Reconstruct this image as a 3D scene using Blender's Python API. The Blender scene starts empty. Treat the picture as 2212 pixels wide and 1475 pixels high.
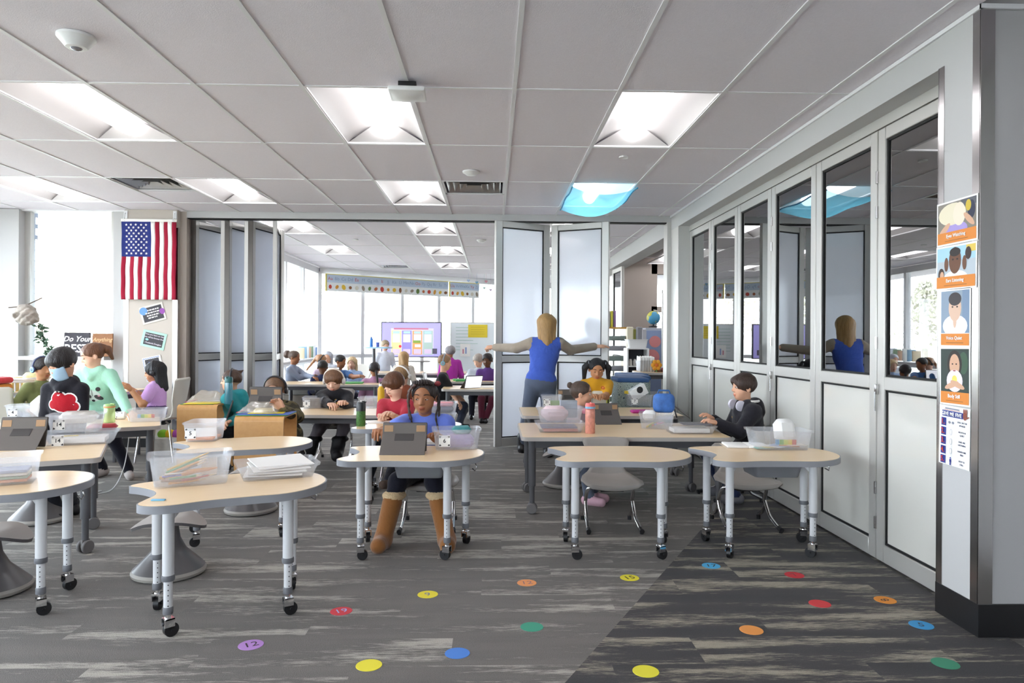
import bpy, bmesh, math, random
import numpy as np
from mathutils import Vector, Matrix, Euler
random.seed(7)
S = bpy.context.scene
COL = S.collection
PI = math.pi

# ------------------------------------------------------------------ camera, world, exposure
F_PX, YAW, HOR, ROLL, HZ = 1534.18, .02719, 729.42, .005536, 1.268
ZC = 2.7035
cam_d = bpy.data.cameras.new('camera'); cam = bpy.data.objects.new('camera', cam_d); COL.objects.link(cam)
cam_d.sensor_width = 36; cam_d.lens = F_PX / 2212 * 36; cam_d.clip_start = .05; cam_d.clip_end = 300
cam_d.shift_y = (HOR - 737.5) / 2212
cam.matrix_world = Matrix.Translation((0, 0, HZ)) @ Matrix.Rotation(-YAW, 4, 'Z') @ Matrix.Rotation(PI / 2, 4, 'X') @ Matrix.Rotation(ROLL, 4, 'Z')
S.camera = cam
W = bpy.data.worlds.new('sky'); S.world = W; W.use_nodes = True
W.node_tree.nodes['Background'].inputs[0].default_value = (.88, .94, 1, 1)
W.node_tree.nodes['Background'].inputs[1].default_value = 7.6
vs = S.view_settings
vs.view_transform = 'Standard'; vs.look = 'None'; vs.gamma = 1; vs.use_curve_mapping = False; vs.exposure = 0.95
LAMP = 5.5

# ------------------------------------------------------------------ photo measurements -> room coordinates
def ray(px, py):
    u = px - 1106; v = py - HOR
    c, s = math.cos(-ROLL), math.sin(-ROLL)
    u, v = u * c - v * s, u * s + v * c
    r, z = u / F_PX, -v / F_PX
    c, s = math.cos(YAW), math.sin(YAW)
    return Vector((r * c + s, c - r * s, z))
def gz(px, py, z=0.): k = ray(px, py); return k * ((z - HZ) / k.z) + Vector((0, 0, HZ))
def gy(px, py, y): k = ray(px, py); return k * (y / k.y) + Vector((0, 0, HZ))
def gx(px, py, x): k = ray(px, py); return k * (x / k.x) + Vector((0, 0, HZ))

# ------------------------------------------------------------------ materials
def lin(c):
    if isinstance(c, str):
        c = c.lstrip('#'); c = [int(c[i:i + 2], 16) / 255 for i in (0, 2, 4)]
    return tuple((x / 12.92 if x <= .04045 else ((x + .055) / 1.055) ** 2.4) for x in c[:3]) + (1,)
MATS = {}
class NT:
    def __init__(s, m): s.t = m.node_tree; s.n = s.t.nodes; s.l = s.t.links
    def add(s, typ, **kw):
        n = s.n.new(typ)
        for k, v in kw.items():
            if k.startswith('i_'):
                key = k[2:]; key = int(key) if key.isdigit() else key
                s.put(n, key, v)
            else: setattr(n, k, v)
        return n
    def put(s, n, key, v):
        if isinstance(v, bpy.types.NodeSocket): s.l.new(v, n.inputs[key])
        elif isinstance(v, bpy.types.Node): s.l.new(v.outputs[0], n.inputs[key])
        else: n.inputs[key].default_value = v
def newmat(name):
    m = bpy.data.materials.new(name); m.use_nodes = True
    return m, m.node_tree.nodes['Principled BSDF'], NT(m)
def mat(name, col, rough=.5, metal=0., emit=0., alpha=1., coat=0., spec=.5, vary=0., vscale=6., bump=0., bscale=60., sheen=0., stretch=(1, 1, 1)):
    if name in MATS: return MATS[name]
    m, p, t = newmat(name)
    c = lin(col)
    p.inputs['Base Color'].default_value = c; p.inputs['Roughness'].default_value = rough; p.inputs['Metallic'].default_value = metal
    p.inputs['Specular IOR Level'].default_value = spec; p.inputs['Coat Weight'].default_value = coat; p.inputs['Sheen Weight'].default_value = sheen
    if emit: p.inputs['Emission Color'].default_value = c; p.inputs['Emission Strength'].default_value = emit
    if alpha < 1: p.inputs['Alpha'].default_value = alpha
    if vary or bump:
        tc = t.add('ShaderNodeTexCoord'); mp = t.add('ShaderNodeMapping', i_Vector=tc.outputs['Object']); mp.inputs['Scale'].default_value = stretch
    if vary:
        n = t.add('ShaderNodeTexNoise', i_Vector=mp.outputs[0], i_Scale=vscale, i_Detail=4.)
        mx = t.add('ShaderNodeMix', data_type='RGBA', i_0=n.outputs[0])
        mx.inputs[6].default_value = tuple(x * (1 - vary) for x in c[:3]) + (1,); mx.inputs[7].default_value = tuple(min(1, x * (1 + vary)) for x in c[:3]) + (1,)
        t.put(p, 'Base Color', mx.outputs[2])
    if bump:
        n = t.add('ShaderNodeTexNoise', i_Vector=mp.outputs[0], i_Scale=bscale, i_Detail=3.)
        b = t.add('ShaderNodeBump', i_Strength=bump, i_Distance=.01, i_Height=n.outputs[0]); t.put(p, 'Normal', b.outputs[0])
    MATS[name] = m
    return m
def cloth(name, col, vary=.14, bump=.5): return mat(name, col, .9, vary=vary, vscale=9, bump=bump, bscale=28, spec=.15, sheen=.15)
def plastic(name, col, rough=.35): return mat(name, col, rough)
def clear(name, col, a=.35, rough=.25, gloss=.1):
    if name in MATS: return MATS[name]
    m, p, t = newmat(name)
    tr = t.add('ShaderNodeBsdfTransparent'); tl = t.add('ShaderNodeBsdfTranslucent'); tl.inputs[0].default_value = lin(col)
    tr.inputs[0].default_value = tuple(.5 + .5 * x for x in lin(col)[:3]) + (1,)
    p.inputs['Base Color'].default_value = lin(col); p.inputs['Roughness'].default_value = rough
    m1 = t.add('ShaderNodeMixShader', i_0=.4); t.l.new(p.outputs[0], m1.inputs[1]); t.l.new(tl.outputs[0], m1.inputs[2])
    m2 = t.add('ShaderNodeMixShader', i_0=a); t.l.new(tr.outputs[0], m2.inputs[1]); t.l.new(m1.outputs[0], m2.inputs[2])
    gl = t.add('ShaderNodeBsdfGlossy'); gl.inputs['Roughness'].default_value = rough
    m3 = t.add('ShaderNodeMixShader', i_0=gloss); t.l.new(m2.outputs[0], m3.inputs[1]); t.l.new(gl.outputs[0], m3.inputs[2])
    t.l.new(m3.outputs[0], t.n['Material Output'].inputs[0]); MATS[name] = m
    return m
def carpet(name, base, base2, light, amount):
    m, p, t = newmat(name)
    g = t.add('ShaderNodeNewGeometry'); oi = t.add('ShaderNodeObjectInfo')
    off = t.add('ShaderNodeMath', operation='MULTIPLY', i_0=oi.outputs['Random'], i_1=57.)
    cmb = t.add('ShaderNodeCombineXYZ', i_2=off.outputs[0])
    v = t.add('ShaderNodeVectorMath', operation='ADD', i_0=g.outputs['Position'], i_1=cmb.outputs[0])
    def noise(sx, sy, det, rgh=.6):
        mp = t.add('ShaderNodeMapping', i_Vector=v.outputs[0]); mp.inputs['Scale'].default_value = (sx, sy, 1)
        return t.add('ShaderNodeTexNoise', i_Vector=mp.outputs[0], i_Scale=1., i_Detail=det, i_Roughness=rgh).outputs[0]
    big = noise(.9, 7, 2); fine = noise(14, 120, 5, .75); mid = noise(2.5, 22, 4, .65)
    a = t.add('ShaderNodeMath', operation='MULTIPLY', i_0=big, i_1=1.5)
    b = t.add('ShaderNodeMath', operation='MULTIPLY_ADD', i_0=mid, i_1=.9, i_2=a.outputs[0])
    c = t.add('ShaderNodeMath', operation='MULTIPLY_ADD', i_0=fine, i_1=1.05, i_2=b.outputs[0])
    r = t.add('ShaderNodeMapRange', i_0=c.outputs[0], i_1=1.76 - amount, i_2=2.02 - amount, i_4=.85)
    tone = t.add('ShaderNodeMapRange', i_0=big, i_1=.3, i_2=.7)
    mx = t.add('ShaderNodeMix', data_type='RGBA', i_0=tone.outputs[0]); mx.inputs[6].default_value = lin(base); mx.inputs[7].default_value = lin(base2)
    m2 = t.add('ShaderNodeMix', data_type='RGBA', i_0=r.outputs[0]); t.put(m2, 6, mx.outputs[2]); m2.inputs[7].default_value = lin(light)
    sp = t.add('ShaderNodeTexNoise', i_Vector=g.outputs['Position'], i_Scale=260., i_Detail=2.)
    sr = t.add('ShaderNodeMapRange', i_0=sp.outputs[0], i_1=.25, i_2=.75, i_3=.72, i_4=1.25)
    m3 = t.add('ShaderNodeVectorMath', operation='SCALE', i_0=m2.outputs[2], i_3=sr.outputs[0])
    t.put(p, 'Base Color', m3.outputs[0]); p.inputs['Roughness'].default_value = .8; p.inputs['Specular IOR Level'].default_value = .35; p.inputs['Sheen Weight'].default_value = .07; p.inputs['Sheen Roughness'].default_value = .4
    bp = t.add('ShaderNodeBump', i_Strength=.5, i_Distance=.004, i_Height=sp.outputs[0]); t.put(p, 'Normal', bp.outputs[0])
    MATS[name] = m
    return m
def mirror_glass(name, refl, tint, rough=.01, body=None, bodyf=0., tlf=.1):
    m, p, t = newmat(name)
    tr = t.add('ShaderNodeBsdfTransparent'); tr.inputs[0].default_value = lin(tint)
    base = tr
    if body:
        p.inputs['Base Color'].default_value = lin(body); p.inputs['Roughness'].default_value = .6
        tl = t.add('ShaderNodeBsdfTranslucent'); tl.inputs[0].default_value = lin(body)
        mm = t.add('ShaderNodeMixShader', i_0=tlf); t.l.new(p.outputs[0], mm.inputs[1]); t.l.new(tl.outputs[0], mm.inputs[2])
        base = t.add('ShaderNodeMixShader', i_0=bodyf); t.l.new(tr.outputs[0], base.inputs[1]); t.l.new(mm.outputs[0], base.inputs[2])
    gl = t.add('ShaderNodeBsdfGlossy'); gl.inputs['Roughness'].default_value = rough
    bf = t.add('ShaderNodeNewGeometry'); io = t.add('ShaderNodeMapRange', i_0=bf.outputs['Backfacing'], i_3=1.5, i_4=1 / 1.5); fr = t.add('ShaderNodeFresnel', i_0=io.outputs[0])
    f = t.add('ShaderNodeMath', operation='MULTIPLY_ADD', i_0=fr.outputs[0], i_1=1 - refl, i_2=refl)
    ms = t.add('ShaderNodeMixShader', i_0=f.outputs[0]); t.l.new(base.outputs[0], ms.inputs[1]); t.l.new(gl.outputs[0], ms.inputs[2])
    t.l.new(ms.outputs[0], t.n['Material Output'].inputs[0]); MATS[name] = m
    return m
def wood(name, c1, c2, sx=2., sy=26., rough=.35):
    m, p, t = newmat(name)
    tc = t.add('ShaderNodeTexCoord'); mp = t.add('ShaderNodeMapping', i_Vector=tc.outputs['Object']); mp.inputs['Scale'].default_value = (sx, sy, sx)
    n = t.add('ShaderNodeTexNoise', i_Vector=mp.outputs[0], i_Scale=1.5, i_Detail=5., i_Distortion=.4)
    mx = t.add('ShaderNodeMix', data_type='RGBA', i_0=n.outputs[0]); mx.inputs[6].default_value = lin(c1); mx.inputs[7].default_value = lin(c2)
    t.put(p, 'Base Color', mx.outputs[2]); p.inputs['Roughness'].default_value = rough; MATS[name] = m
    return m

CARPET = carpet('carpet_grey', '736e69', '625e5b', 'b9b3a8', -.02)
CARPETD = carpet('carpet_dark', '39383a', '454141', 'a89f8d', -.02)
TILE = mat('ceiling_tile', 'ebe6ec', .95, vary=.05, vscale=90, bump=.15, bscale=160, spec=.1)
GRID = mat('grid_white', 'e6e5e6', .45)
WALLP = mat('paint_light', 'c0bfbe', .8, spec=.2)
WALLG = mat('paint_grey', 'b4b2b2', .8, spec=.2)
BEIGE = mat('paint_beige', 'b7aca2', .85, spec=.2)
ALU = mat('satin_aluminium', 'c4c2bd', .38, .35)
STEEL = mat('stainless', 'b9b7b6', .22, 1.)
BLACK = mat('black_plastic', '17171a', .45)
GASKET = mat('black_gasket', '0b0b0c', .7)
CHROME = mat('chrome', 'e8e8ea', .08, 1.)
DOORGLASS = mirror_glass('coated_glass', .36, '8b8f95')
FROST = mirror_glass('frosted_glass', .10, 'f2f4f5', .05, 'edebe3', .94)
FROSTB = mirror_glass('frosted_panel', .03, 'f2f4f5', .12, 'f8faff', .90, .6)
WINGLASS = mirror_glass('window_glass', .02, 'fafdff')
BASEB = mat('black_base', '1b1b1d', .45)
LENS = mat('lamp_lens', 'fefbff', .5, emit=LAMP)
REFL = mat('lamp_reflector', 'c6c4c2', .35)
DESKTOP = wood('maple_laminate', 'f2d8b0', 'e6c596', 1.2, 14, .28)
EDGE = mat('grey_edge_band', '8f9095', .45)
LEGW = mat('leg_light_grey', 'd4d4d6', .35)
LEGD = mat('leg_dark_grey', '57575b', .4)
COLLAR = mat('leg_collar', '6a6b70', .45)
GREYPL = mat('grey_shell', '9b958f', .4)
STOOLP = mat('stool_grey', '595657', .33)
STOOLR = mat('stool_rim', '9a958e', .5)
BINM = clear('bin_plastic', 'f8f9fc', .19, .2, .06)
PAPER = mat('paper_white', 'f3f2ee', .8)
WHITEPL = mat('white_plastic', 'ececea', .4)

# ------------------------------------------------------------------ mesh building
class MB:
    def __init__(s): s.v = []; s.f = []; s.m = []
    def raw(s, vs, fs, mi=0, M=None):
        o = len(s.v)
        s.v += [tuple(M @ Vector(v)) if M is not None else tuple(v) for v in vs]
        s.f += [tuple(i + o for i in f) for f in fs]; s.m += [mi] * len(fs)
        return s
    def box(s, c, d, mi=0, M=None, rz=0):
        x, y, z = [k / 2 for k in d]
        vs = [(a * x, b * y, e * z) for a in (-1, 1) for b in (-1, 1) for e in (-1, 1)]
        R = Matrix.Translation(c) @ Matrix.Rotation(rz, 4, 'Z')
        if M is not None: R = M @ R
        return s.raw(vs, [(0, 1, 3, 2), (4, 6, 7, 5), (0, 4, 5, 1), (2, 3, 7, 6), (0, 2, 6, 4), (1, 5, 7, 3)], mi, R)
    def bb(s, a, b, mi=0, M=None):
        return s.box([(p + q) / 2 for p, q in zip(a, b)], [abs(q - p) for p, q in zip(a, b)], mi, M)
    def rbox(s, c, d, r=.006, mi=0, M=None, seg=2, rz=0):
        bm = bmesh.new(); bmesh.ops.create_cube(bm, size=1); bmesh.ops.scale(bm, vec=d, verts=bm.verts)
        bmesh.ops.bevel(bm, geom=bm.edges[:], offset=min(r, .49 * min(d)), segments=seg, affect='EDGES', profile=.5)
        R = Matrix.Translation(c) @ Matrix.Rotation(rz, 4, 'Z')
        if M is not None: R = M @ R
        bm.verts.index_update()
        s.raw([v.co.copy() for v in bm.verts], [[v.index for v in f.verts] for f in bm.faces], mi, R); bm.free()
        return s
    def lathe(s, prof, n=20, mi=0, M=None, cap=True):
        vs = [(r * math.cos(2 * PI * k / n), r * math.sin(2 * PI * k / n), z) for r, z in prof for k in range(n)]
        fs = [(i * n + k, i * n + (k + 1) % n, (i + 1) * n + (k + 1) % n, (i + 1) * n + k) for i in range(len(prof) - 1) for k in range(n)]
        if cap: fs += [tuple(range(n))[::-1], tuple(range((len(prof) - 1) * n, len(prof) * n))]
        return s.raw(vs, fs, mi, M)
    def cyl(s, a, b, r, n=12, mi=0, r2=None):
        a = Vector(a); b = Vector(b); d = b - a
        M = Matrix.Translation(a) @ d.to_track_quat('Z', 'Y').to_matrix().to_4x4()
        return s.lathe([(r, 0), (r if r2 is None else r2, d.length)], n, mi, M)
    def tube(s, pts, r, n=8, mi=0, cap=True):
        pts = [Vector(p) for p in pts]; N = len(pts); vs = []; fs = []
        up = Vector((0, 0, 1)); prev = None
        for i, p in enumerate(pts):
            t = (pts[min(i + 1, N - 1)] - pts[max(i - 1, 0)]).normalized()
            if prev is None:
                x = t.cross(up)
                if x.length < .05: x = t.cross(Vector((1, 0, 0)))
            else: x = prev - t * prev.dot(t)
            x.normalize(); prev = x; y = t.cross(x)
            rr = r[i] if isinstance(r, (list, tuple)) else r
            vs += [p + (x * math.cos(2 * PI * k / n) + y * math.sin(2 * PI * k / n)) * rr for k in range(n)]
        fs = [(i * n + k, i * n + (k + 1) % n, (i + 1) * n + (k + 1) % n, (i + 1) * n + k) for i in range(N - 1) for k in range(n)]
        if cap: fs += [tuple(range(n))[::-1], tuple(range((N - 1) * n, N * n))]
        return s.raw(vs, fs, mi)
    def prism(s, out, z0, z1, mi=0, mtop=None, mside=None, M=None):
        n = len(out); vs = [(x, y, z0) for x, y in out] + [(x, y, z1) for x, y in out]
        s.raw(vs, [], 0, M); o = len(s.v) - 2 * n
        s.f += [tuple(o + i for i in range(n))[::-1]]; s.m += [mi]
        s.f += [tuple(o + n + i for i in range(n))]; s.m += [mi if mtop is None else mtop]
        s.f += [(o + i, o + (i + 1) % n, o + n + (i + 1) % n, o + n + i) for i in range(n)]; s.m += [mi if mside is None else mside] * n
        return s
    def ell(s, c, r, mi=0, M=None, nu=14, nv=9):
        prof = [(max(1e-4, math.sin(PI * i / nv)), -math.cos(PI * i / nv)) for i in range(nv + 1)]
        R = Matrix.Translation(c) @ Matrix.Diagonal((r[0], r[1], r[2], 1))
        if M is not None: R = M @ R
        return s.lathe(prof, nu, mi, R, cap=False)
    def grid(s, P, mi=0):
        nu = len(P); nv = len(P[0])
        return s.raw([p for row in P for p in row], [(i * nv + j, (i + 1) * nv + j, (i + 1) * nv + j + 1, i * nv + j + 1) for i in range(nu - 1) for j in range(nv - 1)], mi)
    def mesh(s, name, mats, smooth=True, ang=38):
        me = bpy.data.meshes.new(name); me.from_pydata(s.v, [], s.f)
        for m in (mats if isinstance(mats, (list, tuple)) else [mats]): me.materials.append(m)
        if any(s.m): me.polygons.foreach_set('material_index', s.m)
        if smooth:
            me.shade_smooth(); me.set_sharp_from_angle(angle=math.radians(ang))
        me.update()
        return me
    def build(s, name, mats, parent=None, smooth=True, ang=38, loc=None, rz=None):
        return link(name, s.mesh(name, mats, smooth, ang), parent, loc, rz)
def link(name, me, parent=None, loc=None, rz=None):
    o = bpy.data.objects.new(name, me); COL.objects.link(o)
    if parent is not None: o.parent = parent
    if loc is not None: o.location = loc
    if rz is not None: o.rotation_euler.z = rz
    return o
def tag(o, label=None, cat=None, group=None, kind=None):
    if label: o['label'] = label
    if cat: o['category'] = cat
    if group: o['group'] = group
    if kind: o['kind'] = kind
    return o
def thing(name, label, cat, loc=(0, 0, 0), rz=0, group=None):
    o = bpy.data.objects.new(name, None); COL.objects.link(o); o.location = loc; o.rotation_euler.z = rz; o.empty_display_size = .1
    return tag(o, label, cat, group)
def struct(o): o['kind'] = 'structure'; return o
def copy_tree(o, parent=None, loc=None, rz=None, label=None):
    c = o.copy(); COL.objects.link(c); c.parent = parent
    if loc is not None: c.location = loc
    if rz is not None: c.rotation_euler.z = rz
    if label: c['label'] = label
    for ch in [x for x in COL.objects if x.parent == o]: copy_tree(ch, c)
    return c
def clip(poly, a, b, c):
    out = []
    for i, p in enumerate(poly):
        q = poly[(i + 1) % len(poly)]; dp = a * p[0] + b * p[1] - c; dq = a * q[0] + b * q[1] - c
        if dp >= 0: out.append(p)
        if (dp >= 0) != (dq >= 0): k = dp / (dp - dq); out.append((p[0] + k * (q[0] - p[0]), p[1] + k * (q[1] - p[1])))
    return out
def area(P): return abs(sum(P[i][0] * P[(i + 1) % len(P)][1] - P[(i + 1) % len(P)][0] * P[i][1] for i in range(len(P)))) / 2
def text(body, size, M, m, name='lettering', parent=None, ext=.0004, align='CENTER', bold=False, shear=0):
    cu = bpy.data.curves.new(name, 'FONT'); cu.body = body; cu.size = size; cu.extrude = ext; cu.align_x = align; cu.align_y = 'CENTER'
    cu.resolution_u = 2; cu.shear = shear
    if bold: cu.offset = size * .02
    ob = bpy.data.objects.new(name, cu); me = bpy.data.meshes.new_from_object(ob)
    bpy.data.objects.remove(ob); me.materials.clear(); me.materials.append(m)
    me.transform(M)
    return link(name, me, parent)
# ================================================================== THE ROOM
YP = 8.28          # plane of the movable partition
XR = 2.085         # face of the pier and header on the corridor side
XD = 2.205         # face of the folding glass doors
GX0, GY0, TW = -2.3201, 4.1001, .6096
# ---- floor: slab, carpet planks
fl = struct(MB().bb((-7.5, -5, -.15), (7.5, 22, -.005)).build('floor', CARPET))
DA, DB = Vector((.272, 2.605)), Vector((1.296, 4.507))
dn = Vector(((DB - DA).y, -(DB - DA).x)).normalized(); dc = dn.dot(DA)
row = 0; y = 2.25
while y < 8.3:
    x = -4.9 + ((row * .37) % 1.0) - 1
    while x < XD:
        x1 = min(x + 1, XD)
        if x1 > -4.9 and x1 - x > .02:
            rect = [(x, y), (x1, y), (x1, y + .25), (x, y + .25)]
            for a, b, c, mm in ((dn.x, dn.y, dc, CARPETD), (-dn.x, -dn.y, -dc, CARPET)):
                P = clip(rect, a, b, c)
                if len(P) > 2 and area(P) > .002:
                    MB().prism(P, -.005, 0).build('carpet_plank', mm, fl, smooth=False)
        x += 1
    y += .25; row += 1
MB().bb((-7.5, 8.3, -.005), (7.5, 22, -.0005)).build('far_carpet', CARPET, fl, smooth=False)
# ---- ceiling: slab, tiles, grid, with troffers and diffusers set in cells
ce = struct(MB().bb((-6.2, -4.2, ZC + .16), (6.2, 21.5, ZC + .25)).build('ceiling', TILE))
FARW0, FARW1 = Vector((-3.62, 14.87)), Vector((2.6, 19.65))
def farwall_y(x): return FARW0.y + (x - FARW0.x) * (FARW1.y - FARW0.y) / (FARW1.x - FARW0.x)
NEAR_L = [(-4, 0), (-1, 0), (2, 0), (5, 0), (-4, 2), (-1, 2), (2, 2), (5, 2), (-4, -2), (-1, -2), (2, -2), (5, -2), (-4, -4), (-1, -4), (2, -4), (5, -4)]
NEAR_V = [(-2, 2), (3, 2)]
FAR_L = [(-1, 5), (-1, 7), (2, 4.95), (2, 7), (2, 9), (-1, 9)]
lightpos = []
def tile(x0, x1, y0, y1):
    if x1 - x0 > .03 and y1 - y0 > .03:
        MB().bb((x0 + .008, y0 + .008, ZC + .002), (x1 - .008, y1 - .008, ZC + .02)).build('ceiling_tile', TILE, ce, smooth=False)
for r in range(-6, 4):
    for c in range(-6, 8):
        x0 = GX0 + c * TW; x1 = min(x0 + TW, XR); y0 = GY0 + r * 2 * TW; y1 = min(y0 + 2 * TW, YP)
        if r == 3: y1 = YP
        if x0 >= XR: continue
        if (c, r) in NEAR_L: lightpos.append((x0, y0, c, r)); continue
        if (c, r) in NEAR_V: tile(x0, x1, y0 + TW, y1); continue
        if r < -2:
            continue
        tile(x0, x1, y0, y1)
MB().bb((-6, -4, ZC + .002), (XR, GY0 - 2 * 2 * TW, ZC + .003)).build('rear_tiles', TILE, ce, smooth=False)
g = []
for c in range(-6, 8):
    x = GX0 + c * TW
    MB().bb((x - .012, -4, ZC - .004), (x + .012, YP, ZC + .006)).build('grid_runner', GRID, ce, smooth=False)
for r in range(-6, 4):
    y = GY0 + r * 2 * TW
    MB().bb((-6, y - .012, ZC - .003), (XR, y + .012, ZC + .006)).build('cross_tee', GRID, ce, smooth=False)
# second room's ceiling
FGY = YP + .17
farl = {}
fy = [FGY + .35 + 2 * TW * k for k in range(-1, 10)]
FARCELLS = {}
for k in range(len(fy) - 1):
    for c in range(-3, 8):
        x0 = max(GX0 + c * TW, -3.62); x1 = min(GX0 + (c + 1) * TW, XR); y0 = max(fy[k], FGY); y1 = fy[k + 1]
        if x1 - x0 < .03: continue
        if y0 > farwall_y(x1) : continue
        FARCELLS[(c, k)] = (x0, x1, y0, y1)
FAR_LIGHTS = [(-1, 2), (-1, 4), (2, 2), (2, 4), (2, 6), (5, 2), (5, 4), (-4 + 2, 6)]
FAR_LIGHTS = [(-1, 1), (-1, 3), (2, 1), (2, 3), (2, 5), (5, 1), (5, 3), (5, 5)]
FAR_VENTS = [(0, 0), (0, 5)]
for (c, k), (x0, x1, y0, y1) in FARCELLS.items():
    if (c, k) in FAR_LIGHTS: lightpos.append((x0, y0, c, 'far')); continue
    if (c, k) in FAR_VENTS: tile(x0, x1, y0, y1 - TW); continue
    tile(x0, x1, y0, y1)
for c in range(-2, 8):
    x = GX0 + c * TW
    MB().bb((x - .012, FGY, ZC - .004), (x + .012, farwall_y(x), ZC + .006)).build('grid_runner', GRID, ce, smooth=False)
for y in fy[1:]:
    MB().bb((-3.62, y - .012, ZC - .003), (XR, y + .012, ZC + .006)).build('cross_tee', GRID, ce, smooth=False)

# ---- header over the folding doors, pier with steel corner guards
wr = struct(MB().bb((XR, 3.25, 2.535), (XD + .12, YP, ZC + .16)).build('wall_right', WALLP))
MB().bb((XR, 7.93, 0), (XD + .12, YP + .17, 2.535)).build('end_pier', ALU, wr, smooth=False)
MB().bb((XR - .003, 7.935, 0), (XR + .055, 7.932, 2.535)).build('pier_guard', STEEL, wr)
pier = struct(MB().bb((XR, 2.984, .14), (7, 3.262, ZC + .16)).build('wall_pier', [WALLG]))
MB().bb((XR - .004, 2.988, .14), (XR - .0005, 3.258, ZC)).build('pier_face', WALLP, pier, smooth=False)
for (a, b) in (((XR - .007, 2.9805, .14), (XR - .0035, 3.03, ZC)), ((XR - .007, 2.9775, .14), (XR + .055, 2.984, ZC)), ((XR - .007, 3.225, .14), (XR - .0035, 3.264, 2.535)), ((XR - .007, 3.262, .14), (XR + .12, 3.268, 2.535))):
    MB().bb(a, b).build('corner_guard', STEEL, pier, smooth=False)
MB().bb((XR - .008, 2.974, 0), (7, 3.27, .14)).build('pier_base', BASEB, pier, smooth=False)
MB().bb((XR - .014, 2.968, ZC - .02), (7, 2.978, ZC)).build('ceiling_angle', GRID, pier, smooth=False)
MB().bb((XR - .014, 2.968, ZC - .02), (XR - .0, YP, ZC)).build('ceiling_angle', GRID, wr, smooth=False)
# ---- folding glass doors in the corridor wall
tr = struct(MB().bb((XD, 3.262, 2.475), (XD + .07, 7.93, 2.535)).build('trim_1', ALU))
HY = [3.262, 4.025, 4.805, 5.585, 6.365, 7.145, 7.93]
def leaf(name, p, q, z0, z1, zr0, zr1, glass_up, glass_lo, st=.075, th=.045, parent=None, metal=ALU, top=.07, bot=.1, inset=.0):
    p = Vector((p[0], p[1], 0)); q = Vector((q[0], q[1], 0)); L = (q - p).length
    M = Matrix.Translation(p) @ Matrix.Rotation(math.atan2(q.y - p.y, q.x - p.x), 4, 'Z')
    root = bpy.data.objects.new(name, None); COL.objects.link(root); root.matrix_world = M
    if parent: root.parent = parent
    g = .004
    for a in (g, L - g - st): MB().rbox((a + st / 2, 0, (z0 + z1) / 2), (st, th, z1 - z0), .004, seg=1).build('stile', metal, root)
    for (a, b) in ((z0, z0 + bot), (zr0, zr1), (z1 - top, z1)): MB().rbox((L / 2, 0, (a + b) / 2), (L - 2 * g - 2 * st, th, b - a), .004, seg=1).build('rail', metal, root)
    for (a, b, gm) in ((z0 + bot, zr0, glass_lo), (zr1, z1 - top, glass_up)):
        pa = MB().bb((g + st, -.004, a), (L - g - st, .004, b)).build('pane', gm, root, smooth=False)
        m = MB(); e = .012
        for (u0, u1, w0, w1) in ((g + st, g + st + e, a, b), (L - g - st - e, L - g - st, a, b), (g + st, L - g - st, a, a + e), (g + st, L - g - st, b - e, b)):
            m.bb((u0, -.012, w0), (u1, .012, w1))
        m.build('gasket', GASKET, pa, smooth=False)
    return root
doorlab = ['tall glass folding door leaf beside the poster pier', 'glass folding door leaf, second from the poster pier', 'glass folding door leaf, third from the poster pier', 'glass folding door leaf, fourth from the poster pier', 'glass folding door leaf, fifth from the poster pier', 'glass folding door leaf against the far end post']
for i in range(6):
    d = leaf('door_%d' % (i + 1), (XD + .025, HY[i]), (XD + .025, HY[i + 1]), .012, 2.47, .985, 1.06, DOORGLASS, FROST)
    d['kind'] = 'structure'; d['label'] = doorlab[i]
    if i % 2 == 0:
        for z in (.42, .22, 1.25, 2.0, 2.2):
            MB().cyl((.76, .026, z - .035), (.76, .026, z + .035), .009).build('hinge', STEEL, d)
        MB().rbox((.745, .033, .985), (.02, .018, .06), .004).cyl((.745, .04, .86), (.745, .04, .97), .006, 8).build('latch_handle', STEEL, d)
# ---- partition header and left jamb
wb = struct(MB().bb((-3.53, YP, 2.632), (XR + .12, YP + .17, ZC + .16)).build('wall_back', WALLP))
MB().bb((-3.53, YP + .03, 2.622), (XR, YP + .12, 2.632)).build('track', GASKET, wb, smooth=False)
MB().bb((XR - .045, YP - .004, 0), (XR, YP + .17, 2.632)).build('jamb', ALU, wb, smooth=False)
MB().bb((-3.60, YP, 0), (-3.53, YP + .17, ZC)).build('jamb', BEIGE, wb, smooth=False)
# pier with flag
pf = struct(MB().bb((-4.195, 8.20, 0), (-3.60, 8.46, ZC)).build('wall_flag_pier', mat('paint_warm', 'c3bab0', .8, spec=.2)))
for a, b in (((-4.2, 8.196, .1), (-4.145, 8.2, 2.5)), ((-3.65, 8.196, .1), (-3.595, 8.2, 2.5)), ((-3.597, 8.196, .1), (-3.593, 8.25, 2.5)), ((-4.199, 8.196, .1), (-4.195, 8.25, 2.5))): MB().bb(a, b).build('corner_guard', STEEL, pf, smooth=False)
MB().bb((-4.203, 8.19, 0), (-3.59, 8.2, .1)).build('pier_base', BASEB, pf, smooth=False)
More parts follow.
